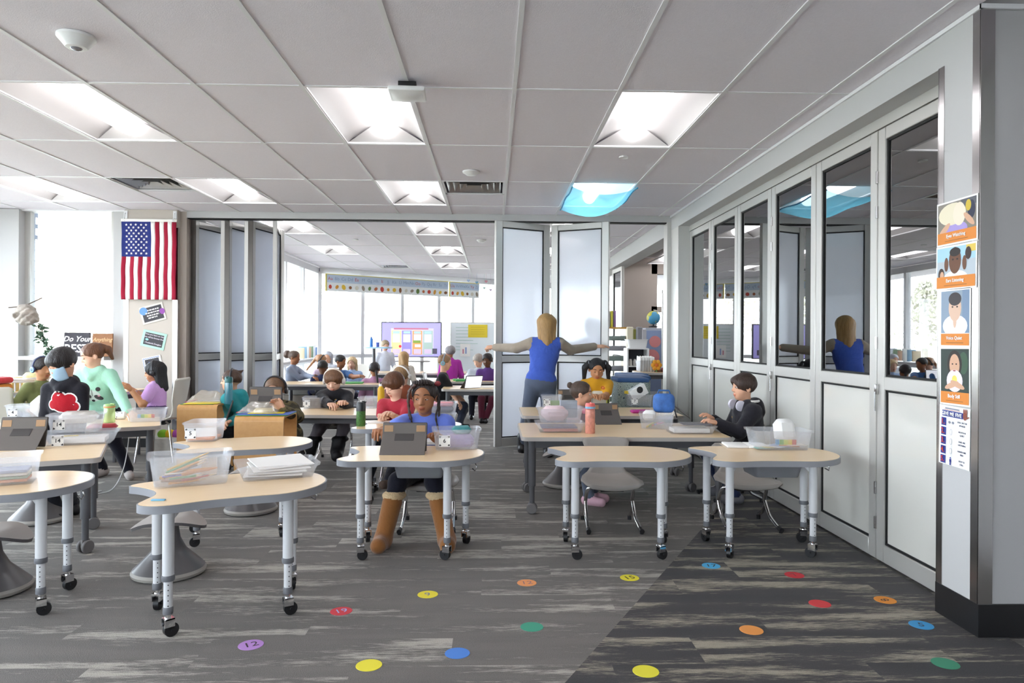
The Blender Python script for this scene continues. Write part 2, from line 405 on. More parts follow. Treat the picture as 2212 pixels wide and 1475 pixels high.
# window wall beside the pier (sill, mullions, window)
ww = struct(MB().bb((-4.36, YP, 0), (-4.19, YP + .17, ZC + .16)).build('wall_window', WALLP))
MB().bb((-6, YP, 0), (-4.36, YP + .17, .35)).build('knee_wall', WALLP, ww, smooth=False)
MB().bb((-6.2, YP - .02, 2.69), (-4.19, YP + .17, ZC + .16)).build('window_head', GRID, ww, smooth=False)
MB().bb((-5.62, YP - .06, .35), (-5.39, YP + .17, 2.70)).build('mullion_box', WALLP, ww, smooth=False)
wn = struct(MB().bb((-5.39, YP + .05, .35), (-5.33, YP + .12, 2.69)).bb((-4.41, YP + .05, .35), (-4.36, YP + .12, 2.69)).bb((-5.33, YP + .03, .98), (-4.41, YP + .14, 1.04)).bb((-5.33, YP + .05, .35), (-4.41, YP + .12, .40)).build('window_1', ALU))
MB().bb((-5.33, YP + .08, .40), (-4.41, YP + .088, .98)).build('pane', WINGLASS, wn, smooth=False)
MB().bb((-5.33, YP + .08, 1.04), (-4.41, YP + .088, 2.69)).build('pane', WINGLASS, wn, smooth=False)
wn2 = struct(MB().bb((-6.0, YP + .05, .35), (-5.94, YP + .12, 2.69)).bb((-5.68, YP + .05, .35), (-5.62, YP + .12, 2.69)).bb((-5.94, YP + .03, .98), (-5.68, YP + .14, 1.04)).build('window_2', ALU))
MB().bb((-5.94, YP + .08, .40), (-5.68, YP + .088, 2.69)).build('pane', WINGLASS, wn2, smooth=False)
# left wall with large windows, rear wall behind the camera
wl = struct(MB().bb((-6.2, -4.2, 0), (-6.0, YP + .17, .45)).build('wall_left', WALLP))
MB().bb((-6.2, -4.2, 2.55), (-6.0, YP + .17, ZC + .16)).build('window_head', WALLP, wl, smooth=False)
for y0, y1 in ((-4.2, -2.2), (.1, .5), (2.6, 3.0), (5.1, 5.5), (7.9, 8.45)): MB().bb((-6.2, y0, .45), (-6.0, y1, 2.55)).build('wall_post', WALLP, wl, smooth=False)
for i, (y0, y1) in enumerate(((-2.2, .1), (.5, 2.6), (3.0, 5.1), (5.5, 7.9))):
    m = MB()
    for a in (y0, (y0 + y1) / 2 - .02, y1 - .05): m.bb((-6.14, a, .45), (-6.06, a + .05, 2.55))
    w = struct(m.build('window_%d' % (3 + i), ALU)); MB().bb((-6.104, y0 + .05, .45), (-6.096, y1 - .05, 2.55)).build('pane', WINGLASS, w, smooth=False)
rw = struct(MB().bb((-6.2, -4.3, 0), (3.1, -4.1, .7)).bb((-6.2, -4.3, 2.5), (3.1, -4.1, ZC + .2)).build('wall_rear', WALLG))
rwn = struct(MB().bb((-6.2, -4.3, .7), (-5.6, -4.1, 2.5)).bb((-1.4, -4.3, .7), (3.1, -4.1, 2.5)).build('window_10', ALU))  # windows added behind the camera to brighten the pier front and ceiling
for k in range(2): MB().bb((-4.2 + 1.4 * k - .06, -4.24, .7), (-4.2 + 1.4 * k + .06, -4.16, 2.5)).build('mullion', ALU, rwn, smooth=False)
for k in range(3): MB().bb((-5.54 + 1.4 * k, -4.204, .7), (-4.26 + 1.4 * k, -4.196, 2.5)).build('pane', WINGLASS, rwn, smooth=False)
struct(MB().bb((2.9, -4.2, 0), (3.1, 2.98, ZC + .2)).build('wall_side', WALLG))
# ---- second classroom: window walls
def curtain(name, p, q, nb, sill=.78, zt=2.62, dark=None, depth=.1, mid=None, lab=None):
    p = Vector((p[0], p[1], 0)); q = Vector((q[0], q[1], 0)); L = (q - p).length
    M = Matrix.Translation(p) @ Matrix.Rotation(math.atan2(q.y - p.y, q.x - p.x), 4, 'Z')
    root = bpy.data.objects.new(name, None); COL.objects.link(root); root.matrix_world = M; root['kind'] = 'structure'
    xs = nb if isinstance(nb, list) else [L * i / nb for i in range(nb + 1)]
    for x in xs: MB().bb((x - .04, -depth, 0), (x + .04, depth, zt)).build('mullion', GRID, root, smooth=False)
    for z, h in ((0, .12), (sill - .04, .08), (zt - .04, .12)): MB().bb((0, -depth, z), (L, depth, z + h)).build('transom', GRID, root, smooth=False)
    for a, b in zip(xs[:-1], xs[1:]):
        for z0, z1 in ((.12, sill - .04), (sill + .04, zt - .04)): MB().bb((a + .04, -.004, z0), (b - .04, .004, z1)).build('pane', WINGLASS, root, smooth=False)
    return root
curtain('window_7', (-3.66, FARW0.y), (-3.66, 9.0), 5, depth=.05)
struct(MB().bb((-3.72, YP + .17, 0), (-3.60, 9.0, ZC)).build('wall_leaf_shade', WALLP))  # solid stretch added to cut window light on the folded partition leaves
curtain('window_8', (FARW1.x, FARW1.y), (FARW0.x, FARW0.y), 8, sill=.86, depth=.06)
# ---- corridor beyond the doors, and beyond the second classroom's open side
co = struct(MB().bb((5.6, 2.9, 0), (5.8, 21, ZC + .2)).build('wall_corridor', WALLP))
struct(MB().bb((XR, 12.6, 2.50), (XD + .12, 19.5, ZC + .16)).build('wall_header', WALLP))
struct(MB().bb((XR, YP + .17, 2.50), (XD + .12, 12.6, ZC + .16)).build('wall_header.001', WALLP))
# ================================================================== FIXTURES
def troffer_mesh():
    w, l = TW, 2 * TW
    fr = MB()
    for a, b in (((0, 0, 0), (.02, l, .012)), ((w - .02, 0, 0), (w, l, .012)), ((0, 0, 0), (w, .02, .012)), ((0, l - .02, 0), (w, l, .012))): fr.bb(a, b)
    wg = MB()
    for sgn in (0, 1):
        P = []
        for i in range(9):
            k = i / 8; x = .015 + k * (w / 2 - .075); z = .004 + .10 * math.sin(k * PI / 2) ** .8
            x = x if sgn == 0 else w - x
            P.append([(x, .015, z), (x, l - .015, z)])
        wg.grid(P)
    wg.bb((0, 0, .118), (w, l, .124))
    ens = []
    for yy, yi in ((.012, .13), (l - .012, l - .13)):
        en = MB(); ens.append(en); en.raw([(.012, yy, .003), (w - .012, yy, .003), (w / 2 + .07, yi, .112), (w / 2 - .07, yi, .112)], [(0, 1, 2, 3)])
    ln = MB(); prof = []
    n = 10; r = .072
    ring = [(w / 2 + r * math.cos(PI * i / n), .108 - .095 * math.sin(PI * i / n)) for i in range(n + 1)]
    P = [[(w / 2 + (x - w / 2) * s, yy, .108 + (z - .108) * s) for x, z in ring] for yy, s in ((.06, .15), (.065, .6), (.085, .92), (.12, 1), (l - .12, 1), (l - .085, .92), (l - .065, .6), (l - .06, .15))]
    ln.grid(P)
    return fr.mesh('light_frame', GRID), wg.mesh('reflector', REFL), ens[0].mesh('end_plate', REFL), ens[1].mesh('end_plate', REFL), ln.mesh('lens', LENS)
TM = troffer_mesh()
for (x0, y0, c, r) in lightpos:
    if r == 'far': lab, grp = 'white recessed ceiling light with one glowing central lens, second classroom ceiling', 'ceiling lights of the second classroom'
    elif (c, r) == (5, 2): lab, grp = 'recessed ceiling light glowing above the blue fabric cover', None
    else:
        lab = {(-1, 0): 'recessed ceiling light between the motion sensor and the flag', (2, 0): 'recessed ceiling light beside the square access point', (5, 0): 'recessed ceiling light next to the small sprinkler plate', (-4, 2): 'recessed ceiling light over the window beside the flag', (-1, 2): 'recessed ceiling light beside the air diffuser by the flag pier', (2, 2): 'recessed ceiling light beside the air diffuser and smoke detector', (-4, 0): 'recessed ceiling light beyond the motion sensor toward the window wall'}.get((c, r), 'recessed ceiling light at the rear of the front classroom')
        grp = 'ceiling lights of the front classroom'
    t = thing('ceiling_light', lab, 'ceiling light', (x0, y0, ZC), 0, grp)
    for n, me in zip(('frame', 'reflector', 'end_plate', 'end_plate', 'lens'), TM): link(n, me, t)
# blue translucent fabric clipped under one light
x0, y0 = GX0 + 5 * TW, GY0 + 4 * TW
BLUEF = clear('blue_voile', '7fd3ea', .72, .6, .02)
P = []
for i in range(13):
    k = i / 12; rowp = []
    for j in range(17):
        q = j / 16
        sag = .13 * math.sin(PI * k) ** .8 * (.45 + .55 * math.sin(PI * q) ** .6) + .012 * math.sin(9 * q + 3 * k)
        rowp.append((x0 - .0 + (TW) * k, y0 + .02 + 1.16 * q, ZC - .034 - sag))
    P.append(rowp)
m = MB().grid(P); lc = tag(m.build('light_cover', BLUEF), 'sagging blue fabric cover pinned under a ceiling light', 'light cover')
for side in (0, 12):
    e = MB(); pts = P[side]; e.tube([(p[0], p[1], p[2] - .003) for p in pts], .008, 6); e.build('hem', clear('blue_hem', '3aa6c8', .9), lc)
# air diffusers
def diffuser(x, y, lab, grp=None):
    t = thing('air_diffuser', lab, 'air vent', (x, y, ZC), 0, grp)
    MB().bb((0, 0, .004), (TW, .03, .012)).bb((0, TW - .03, .004), (TW, TW, .012)).bb((0, 0, .004), (.03, TW, .012)).bb((TW - .03, 0, .004), (TW, TW, .012)).build('frame', GRID, t)
    MB().bb((.03, .03, .10), (TW - .03, TW - .03, .11)).build('backing', mat('duct_dark', '50504f', .8), t, smooth=False)
    VS = mat('vent_silver', 'c4c4c6', .25, .8)
    for k in range(4):
        a = .05 + .06 * k; b = TW - a; z0, z1 = .012, .075; i = .05
        m = MB()
        o = [(a, a), (b, a), (b, b), (a, b)]; n = [(a + i, a + i), (b - i, a + i), (b - i, b - i), (a + i, b - i)]
        m.raw([(x, y, z0) for x, y in o] + [(x, y, z1) for x, y in n], [(q, (q + 1) % 4, 4 + (q + 1) % 4, 4 + q) for q in range(4)])
        m.build('louver', VS, t, smooth=False)
    return t
diffuser(GX0 - 2 * TW, GY0 + 4 * TW, 'square ceiling air diffuser near the flag pier')
diffuser(GX0 + 3 * TW, GY0 + 4 * TW, 'square ceiling air diffuser beside the round smoke detector')
for (c, k) in FAR_VENTS:
    xx0, xx1, yy0, yy1 = FARCELLS[(c, k)]
    diffuser(xx0, yy1 - TW, 'square ceiling air diffuser in the second classroom', 'second classroom air diffusers')
def detector(px, py, r, lab, name='smoke_detector', dome=True, cat='smoke detector', h=.05):
    p = gz(px, py, ZC)
    t = thing(name, lab, cat, (p.x, p.y, ZC))
    MB().lathe([(r * .2, -h), (r * .55, -h * .95), (r * .75, -h * .6), (r, -.012), (r, 0)], 28).build('body', WHITEPL, t)
    if dome: MB().lathe([(.001, -h - .012), (r * .25, -h - .006), (r * .36, -h * .9)], 20).build('sensor_lens', mat('sensor', '9a9ca2', .15, .6), t)
detector(165, 78, .085, 'conical white ceiling motion sensor with a grey lens', 'motion_sensor', True, 'sensor', .06)
detector(1018, 370, .075, 'round white smoke detector beside the ceiling air diffuser', dome=False, h=.035)
detector(1347, 338, .036, 'small flat white sprinkler cover plate on a ceiling tile', 'sprinkler_cover', False, 'sprinkler', .008)
detector(1040, 518, .07, 'round smoke detector on the second classroom ceiling by the white panels', dome=False, h=.04)
detector(768, 517, .04, 'small sprinkler cover plate on the second classroom ceiling', 'sprinkler_cover', False, 'sprinkler', .008)
# access point
p = gz(878, 172, ZC)
t = thing('access_point', 'square white wireless access point hanging at a ceiling grid crossing', 'access point', (p.x, p.y + .05, ZC), .05)
MB().bb((-.05, -.04, -.05), (.05, .04, -.004)).build('bracket', BLACK, t)
MB().rbox((0, 0, -.062), (.205, .205, .03), .012).build('case', WHITEPL, t)
P = [[(-.09 + .18 * i / 8, -.09 + .18 * j / 8, -.076 - .02 * (math.sin(PI * i / 8) * math.sin(PI * j / 8)) ** .6) for j in range(9)] for i in range(9)]
MB().grid(P).build('front_cover', WHITEPL, t)

# ================================================================== FLAG
fx0, fx1, fz0, fz1, fyy = -4.21, -3.597, 1.678, 2.56, 8.165
def wav(x, z): return fyy + .006 * math.sin(x * 31 + z * 2) + .005 * math.sin(z * 9) + .004 * math.sin(z * 23 + x * 4)
RED = cloth('flag_red', '9c1f38', .06, .15); WHITE = cloth('flag_white', 'f1eee9', .03, .15); BLUE = cloth('flag_blue', '2c3777', .08, .15)
ft = thing('flag', 'red white and blue striped flag hanging vertically on the pier', 'flag', ((fx0 + fx1) / 2, fyy, fz0))
def sheet(x0, x1, z0, z1, off=0, nx=3, nz=24):
    return MB().grid([[((x0 + (x1 - x0) * i / nx) - (fx0 + fx1) / 2, wav(x0 + (x1 - x0) * i / nx, z0 + (z1 - z0) * j / nz) - fyy + off, z0 + (z1 - z0) * j / nz - fz0) for j in range(nz + 1)] for i in range(nx + 1)])
sw = (fx1 - fx0) / 13; cz = 2.165; cx = fx0 + 7 * sw * .955
for k in range(13):
    a, b = fx0 + k * sw, fx0 + (k + 1) * sw
    top = fz1 if k >= 7 else cz
    o = sheet(a, b, fz0, top).build('stripe', RED if k % 2 == 0 else WHITE, ft)
    o.modifiers.new('thick', 'SOLIDIFY').thickness = .002
cn = sheet(fx0, fx0 + 7 * sw, cz, fz1, -.0015, 8).build('canton', BLUE, ft)
m = MB()
for r in range(11):
    n = 5 if r % 2 == 0 else 4
    for q in range(n):
        u = (q + .5 + (0 if n == 5 else .5)) / 5; x = fx0 + 7 * sw * (.08 + .84 * u); z = fz1 - (fz1 - cz) * (.09 + .082 * r)
        pts = []
        for i in range(10):
            rr = .0165 if i % 2 == 0 else .0066; a = PI / 2 + i * PI / 5
            pts.append((x + rr * math.cos(a) - (fx0 + fx1) / 2, wav(x, z) - fyy - .004, z + rr * math.sin(a) - fz0))
        m.raw(pts, [tuple(range(10))])
m.build('stars', WHITE, cn, smooth=False)
sheet(fx0 - .004, fx1 + .004, fz1, fz1 + .03, -.001, 8, 2).build('heading', cloth('flag_head', 'f4f1ea', .03, .1), ft)
for x in (fx0 + .03, fx1 - .03):
    o = tag(MB().tube([(x, 8.19, 2.66), (x, 8.175, 2.655), (x, 8.165, 2.60), (x - .012, 8.16, 2.578), (x + .008, 8.155, 2.572)], .005, 6).bb((x - .02, 8.192, 2.60), (x + .02, 8.1985, 2.69)).build('wall_hook', mat('hook_clear', 'e9e9ea', .2)), 'small white adhesive hook holding a corner of the flag', 'hook', 'hooks holding the flag')

# ================================================================== SIGNS AND POSTERS
def flat(M, poly, m, parent, name='print', d=0.):
    return MB().raw([(x, y, d) for x, y in poly], [tuple(range(len(poly)))], 0, M).build(name, m, parent, smooth=False)
def ngon(cx, cy, rx, ry, n=20, rot=0): return [(cx + rx * math.cos(2 * PI * i / n) * math.cos(rot) - ry * math.sin(2 * PI * i / n) * math.sin(rot), cy + rx * math.cos(2 * PI * i / n) * math.sin(rot) + ry * math.sin(2 * PI * i / n) * math.cos(rot)) for i in range(n)]
def rect(x0, y0, x1, y1): return [(x0, y0), (x1, y0), (x1, y1), (x0, y1)]
def ink(c): return mat('ink_' + c, c, .55)
def poster(name, label, cat, M, w, h, paper):
    t = thing(name, label, cat); t.matrix_world = M
    I = Matrix.Identity(4)
    MB().bb((-w / 2, -h / 2, 0), (w / 2, h / 2, .0012)).build('sheet', paper, t, smooth=False)
    return t
GLOSS = mat('poster_paper', 'f6f5f2', .3)
def onpier(y, z, tilt=0, off=.0045):
    X = Vector((0, -1, 0)); Yv = Vector((0, 0, 1)); Z = Vector((-1, 0, 0))
    return Matrix(((X.x, Yv.x, Z.x, XR - .004 - off), (X.y, Yv.y, Z.y, y), (X.z, Yv.z, Z.z, z), (0, 0, 0, 1))) @ Matrix.Rotation(tilt, 4, 'Z')
def kidposter(lab, y, z, w, h, tilt, cap, sub, bg, draw, band=.2):
    t = poster('behaviour_poster', lab, 'poster', onpier(y, z, tilt), w, h, GLOSS)
    t['group'] = 'behaviour posters on the pier'
    I = Matrix.Identity(4); a, b = w / 2 - .008, h / 2 - .008; zb = -b + band * h
    flat(I, rect(-a, zb, a, b), bg, t, 'photo', .0016)
    draw(t, a, b, zb)
    shp(t, rect(-a, -b, a, zb), 'e08a35', 9, 'caption_band')
    text(cap, h * .085 if h > w else h * .11, Matrix.Translation((0, -b + band * h * .62, .0056)), PAPER, 'caption', t, bold=True)
    shp(t, rect(-w * .28, -b + band * h * .19, w * .28, -b + band * h * .25), 'a5662a', 1, 'small_print')
LVN = {}
def shp(t, poly, c, lv, name='print'):
    LVN[t.name] = LVN.get(t.name, 0) + 1
    flat(Matrix.Identity(4), poly, ink(c) if isinstance(c, str) else c, t, name, .0017 + .0001 * LVN[t.name])
SK1, SK2, SK3 = 'd8ab8d', '6d4630', 'e2bfa6'
def d1(t, a, b, z0):
    shp(t, rect(.03, .06, a, b), '5d5f66', 1); shp(t, ngon(.10, .04, .025, .04), '2c3148', 1); shp(t, ngon(.08, .06, .018, .025), 'd3b83e', 1)
    shp(t, ngon(0, -.035, .075, .035), 'a999d6', 2); shp(t, ngon(-.03, .038, .095, .05), 'e9dfc2', 2); shp(t, ngon(.02, .032, .042, .052), 'f0e3cc', 3)
    shp(t, ngon(-.085, -.03, .05, .015, rot=.6), SK1, 3); shp(t, ngon(.085, .0, .045, .014, rot=-.7), SK1, 3)
def d2(t, a, b, z0):
    shp(t, rect(-a, .03, a, b), 'a9d3ea', 1); shp(t, rect(.07, .06, a, b), 'e3c65a', 1); shp(t, ngon(0, -.045, .08, .03), 'f4f3f0', 2)
    shp(t, ngon(-.005, .03, .042, .06), SK2, 3); shp(t, ngon(-.005, .068, .038, .02), '241b18', 4); shp(t, ngon(-.065, .015, .014, .032), SK2, 3); shp(t, ngon(.06, .015, .014, .032), SK2, 3)
    shp(t, ngon(-.10, -.03, .022, .03), '3b2a26', 2); shp(t, ngon(-.095, -.035, .014, .02), SK1, 3); shp(t, ngon(.085, .055, .02, .028), '3b2a26', 2)
    shp(t, ngon(-.018, .035, .006, .004), '1a1412', 4); shp(t, ngon(.012, .035, .006, .004), '1a1412', 4)
def d3(t, a, b, z0):
    shp(t, rect(-a, z0, -.03, b), '8fa0b3', 1); shp(t, rect(.05, z0, a, b), '7d93ad', 1)
    shp(t, ngon(0, z0 + .035, .085, .05), 'f3f2f3', 2); shp(t, ngon(0, .045, .043, .06), SK3, 3); shp(t, ngon(0, .085, .044, .03), '3f3a3c', 4)
    shp(t, ngon(-.016, .05, .006, .004), '33241e', 4); shp(t, ngon(.016, .05, .006, .004), '33241e', 4); shp(t, ngon(.0, -.01, .012, .035), SK3, 5); shp(t, rect(-a, z0, a, z0 + .003), 'efefef', 5)
def d4(t, a, b, z0):
    shp(t, ngon(.06, .06, .03, .05), '3c5a44', 1); shp(t, ngon(0, .055, .05, .062), '2a211f', 2); shp(t, ngon(0, .05, .035, .05), SK1, 3)
    shp(t, ngon(0, z0 + .05, .055, .05), 'efe3ee', 3); shp(t, ngon(0, z0 + .055, .018, .02), 'f0dc6a', 4); shp(t, ngon(-.02, z0 + .03, .05, .013, rot=.3), SK1, 5); shp(t, ngon(.02, z0 + .033, .05, .013, rot=-.3), SK1, 5)
    shp(t, ngon(-.013, .055, .005, .0035), '1c1412', 4); shp(t, ngon(.013, .055, .005, .0035), '1c1412', 4); shp(t, ngon(0, .025, .01, .003), 'a8504a', 4)
kidposter('poster of a child looking through paper, captioned Eyes Watching', 3.128, 1.80, .28, .20, .0, 'Eyes Watching', 'we watch the speaker', ink('8a8378'), d1, .26)
kidposter('poster of a child cupping both ears, captioned Ears Listening', 3.132, 1.597, .28, .20, -.012, 'Ears Listening', 'we listen to others', ink('b9c4cc'), d2, .26)
kidposter('poster of a child with finger on lips, captioned Voice Quiet', 3.135, 1.368, .21, .262, .0, 'Voice Quiet', 'we use quiet voices', ink('93a3b2'), d3, .2)
kidposter('poster of a child with folded arms, captioned Body Still', 3.135, 1.106, .21, .262, .012, 'Body Still', 'hands and feet to yourself', ink('31403a'), d4, .2)
t = poster('list_poster', 'white poster headed GIVE ME FIVE with five numbered rows', 'poster', onpier(3.137, .835, -.02), .212, .27, GLOSS)
shp(t, rect(-.085, .085, .06, .112), '23348c', 1); text('GIVE ME FIVE', .024, Matrix.Translation((-.013, .098, .0062)), PAPER, 'heading', t, bold=True)
shp(t, rect(-.065, .119, .035, .125), '8a8d9a', 1, 'small_print')
shp(t, rect(-.07, .1145, .04, .1165), 'b03a2e', 1)
for q in range(5):
    zz = .06 - .043 * q
    shp(t, rect(-.09, zz - .018, -.055, zz + .018), '23348c', 1); text(str(q + 1) + '.', .034, Matrix.Translation((-.072, zz, .0062)), ink('c8402f'), 'number', t, bold=True)
    for k, s in enumerate((('EYES ON THE', 'SPEAKER'), ('MOUTH IS', 'QUIET'), ('EARS ARE', 'LISTENING'), ('HANDS ARE', 'FREE'), ('BODY IS', 'STILL'))[q]): text(s, .0105, Matrix.Translation((.055, zz + .007 - .014 * k, .002)), ink('3d4463'), 'row_text', t)
    if q == 0: shp(t, ngon(-.032, zz, .009, .006), '8a8d9a', 1, 'icon'); shp(t, ngon(-.008, zz, .009, .006), '8a8d9a', 1, 'icon')
    elif q == 4: shp(t, ngon(-.02, zz + .012, .004, .004), '23348c', 1, 'icon'); shp(t, rect(-.026, zz - .006, -.014, zz + .007), '23348c', 1, 'icon'); shp(t, rect(-.024, zz - .02, -.016, zz - .006), '23348c', 1, 'icon')
    else: shp(t, ngon(-.02, zz, .008, .014), 'a5a8b4', 1, 'icon'); shp(t, ngon(-.02, zz, .006, .012), 'f6f5f2', 2, 'icon')
    shp(t, rect(-.045, zz - .022, .1, zz - .0215), 'c9cbd2', 1)
shp(t, ngon(.075, .10, .014, .018), '8d4a3a', 2, 'hand_print')
for k in range(4): shp(t, ngon(.066 + .007 * k, .12, .003, .012), '8d4a3a', 2, 'hand_print')
shp(t, ngon(.095, .095, .010, .003, rot=.5), '8d4a3a', 2, 'hand_print')
# quote cards on the flag pier (facing the room)
def onback(px, py, yy, tilt):
    p = gy(px, py, yy); M = Matrix(((1, 0, 0, p.x), (0, 0, -1, yy), (0, 1, 0, p.z), (0, 0, 0, 1)))
    return M @ Matrix.Rotation(tilt, 4, 'Z')
CHALK = ink('2e2a31')
t = poster('quote_card', 'chalkboard quote card with blue and purple dots below the flag', 'sign', onback(330, 677, 8.196, .27), .27, .20, ink('d9d2c6'))
shp(t, rect(-.115, -.08, .115, .08), CHALK, 1, 'panel'); shp(t, ngon(-.095, .05, .045, .045), '5e8fd6', 2, 'dot'); shp(t, ngon(.11, .0, .03, .035), '8a3f9c', 2, 'dot')
def strokes(t, rows, c, h=.014, seed=1):
    rs = random.Random(seed)
    for y, x0, x1 in rows:
        m = MB(); x = x0
        while x < x1:
            w = rs.uniform(.012, .03); m.raw([(x, y - h / 2, .0026), (min(x + w, x1), y - h / 2, .0026), (min(x + w, x1), y + h / 2, .0026), (x, y + h / 2, .0026)], [(0, 1, 2, 3)]); x += w + .007
        m.build('handwriting', ink(c), t, smooth=False)
strokes(t, [(.045, -.05, .08), (.015, -.08, .085), (-.015, -.07, .07), (-.042, -.06, .05)], 'efeae6')
t = poster('quote_card', 'chalkboard quote card with a mint green border', 'sign', onback(332, 734, 8.196, -.22), .27, .19, ink('a9d6c0'))
shp(t, rect(-.108, -.07, .108, .07), CHALK, 1, 'panel'); shp(t, ngon(-.075, -.01, .018, .012), '8fd3d6', 2, 'dot')
for k, s in enumerate(("Once you learn to read", "you will be forever free", "", "- Frederick Douglass")): text(s, .0235, Matrix.Translation((.0, .052 - .032 * k, .0026)), ink('cfc6cf'), 'lettering', t, bold=True)
t = poster('quote_card', 'chalkboard card with a blue zigzag border above the desks', 'sign', onback(332, 795, 8.196, .22), .21, .27, PAPER)
shp(t, rect(-.08, -.11, .08, .11), CHALK, 1, 'panel'); shp(t, ngon(.02, .07, .025, .018), 'c8b13e', 2, 'dot'); shp(t, ngon(-.03, .06, .02, .018), '4a62b8', 2, 'dot')
strokes(t, [(.02, -.06, .05), (-.02, -.06, .06), (-.06, -.06, .04)], 'b8b4bb', .01, 4)
zg = []
for k in range(18): zg += [(-.1 + .2 * k / 18, .118 + (.008 if k % 2 else -.002))]
m = MB()
for k in range(17):
    (x0, y0), (x1, y1) = zg[k], zg[k + 1]
    m.raw([(x0, y0 - .004, .002), (x1, y1 - .004, .002), (x1, y1 + .004, .002), (x0, y0 + .004, .002)], [(0, 1, 2, 3)])
    m.raw([(-.1 + .006 * (k % 2), -.13 + .0145 * k, .002), (-.094 + .006 * (k % 2), -.13 + .0145 * k, .002), (-.1 + .006 * ((k + 1) % 2), -.13 + .0145 * (k + 1), .002), (-.106 + .006 * ((k + 1) % 2), -.13 + .0145 * (k + 1), .002)], [(0, 1, 2, 3)])
m.build('zigzag_border', ink('4f74b8'), t, smooth=False)
# plaques on the window ledge
struct(MB().bb((-5.36, 8.10, .99), (-4.365, 8.33, 1.03)).build('trim_2', WALLP))
def plaque(lab, px0, px1, pyt, yy, h, m, parts):
    a, b = gy(px0, pyt, yy), gy(px1, pyt, yy); w = b.x - a.x
    t = thing('wooden_plaque', lab, 'sign', (a.x + w / 2, yy, 1.03)); t.rotation_euler.x = -.06
    MB().rbox((0, 0, h / 2), (w, .02, h), .003, seg=1).build('board', m, t)
    for s, sz, z, c, sh in parts: text(s, sz, Matrix.Translation((0, -.0112, z)) @ Matrix.Rotation(PI / 2, 4, 'X'), ink(c), 'lettering', t, bold=True, shear=sh)
plaque('black plaque lettered Do Your BEST on the window ledge', 138, 194, 719, 8.16, .27, mat('plaque_black', '37333b', .7, vary=.2, stretch=(1, 1, 12)), [('Do Your', .085, .195, 'e9e4e4', .35), ('BEST', .13, .085, 'e9e4e4', 0)])
plaque('brown wooden plaque lettered Anything is possible on the window ledge', 199, 243, 719, 8.14, .26, mat('plaque_brown', '8d5f3c', .7, vary=.25, vscale=3, stretch=(1, 1, 14)), [('Anything', .06, .19, 'c9a273', .3), ('is', .04, .135, 'c9a273', 0), ('possible', .05, .085, 'd9c8b4', 0)])
# ================================================================== FLOOR DOTS
DOTS = [(542, 1393, 'b98ad0', '12', .5, 'purple', '1d1624'), (737, 1320, 'd6414c', '19', .45, 'red', 'a9b4e8'), (924, 1284, 'e8d83c', '9', .4, 'yellow', '7d84a0'), (1138, 1259, 'e99b62', '12', .1, 'orange', '9c6f6f'), (1360, 1248, 'ecdf3a', '15', .3, 'yellow', '1d1a12'), (797, 1437, 'efe23f', '', 0, 'yellow', ''), (988, 1411, '4f86d8', '', 0, 'blue', ''), (1149, 1354, '3f9c80', '', 0, 'green', ''), (1395, 1450, 'e9df3c', '', 0, 'yellow', ''), (1536, 1222, '4fb0e0', '17', -.1, 'pale blue', '14202c'), (1716, 1242, 'c9303a', '7', .4, 'dark red', '7c2228'), (1771, 1304, 'd23d42', '', 0, 'red', ''), (1623, 1361, 'ea9a4e', '', 0, 'orange', ''), (1912, 1296, 'd98a30', '8', 1.9, 'orange', '2a1a0c'), (1990, 1350, '3a97cf', '5', -.35, 'blue', '16334a'), (2042, 1433, '3f8f70', '', 0, 'green', '')]
extra = {2: 'yellow floor dot with a faint grey numeral 9', 4: 'yellow floor dot with black numerals 15', 3: 'pale orange floor dot with faint numerals 12', 13: 'orange floor dot with a black numeral 8 on the dark carpet', 5: 'plain yellow floor dot on the grey carpet', 8: 'plain yellow floor dot on the dark carpet', 7: 'plain green floor dot on the grey carpet', 15: 'plain green floor dot on the dark carpet near the pier'}
for i, (px, py, c, num, rot, cn_, ic) in enumerate(DOTS):
    p = gz(px, py, 0)
    lab = extra.get(i) or ('%s round floor dot numbered %s' % (cn_, num) if num else 'plain %s floor dot stuck on the carpet' % cn_)
    t = thing('floor_dot', lab, 'floor marker', (p.x, p.y, 0), rot, 'round spot markers on the carpet')
    MB().lathe([(.0505, .0002), (.05, .0016)], 36).build('disc', mat('dot_' + c, c, .75), t)
    if num: text(num, .062, Matrix.Translation((0, 0, .0018)), ink(ic), 'numeral', t, ext=.0002)
# ================================================================== FURNITURE
def spline(P, n=6):
    out = []; N = len(P)
    for i in range(N):
        p0, p1, p2, p3 = [Vector(P[(i + k) % N]) for k in (-1, 0, 1, 2)]
        for j in range(n):
            t = j / n
            q = .5 * ((2 * p1) + (p2 - p0) * t + (2 * p0 - 5 * p1 + 4 * p2 - p3) * t * t + (3 * p1 - p0 - 3 * p2 + p3) * t ** 3)
            out.append((q.x, q.y))
    return out
DESK = spline([(-.42, .215), (-.385, .165), (-.335, .06), (-.335, -.045), (-.385, -.14), (-.41, -.20), (-.38, -.255), (-.30, -.285), (-.15, -.265), (.02, -.275), (.17, -.285), (.30, -.225), (.39, -.11), (.415, .02), (.39, .14), (.30, .235), (.17, .285), (-.05, .288), (-.25, .285), (-.375, .262)], 4)
def inset(P, k, c=(0, 0)): return [(c[0] + (x - c[0]) * k, c[1] + (y - c[1]) * k) for x, y in P]
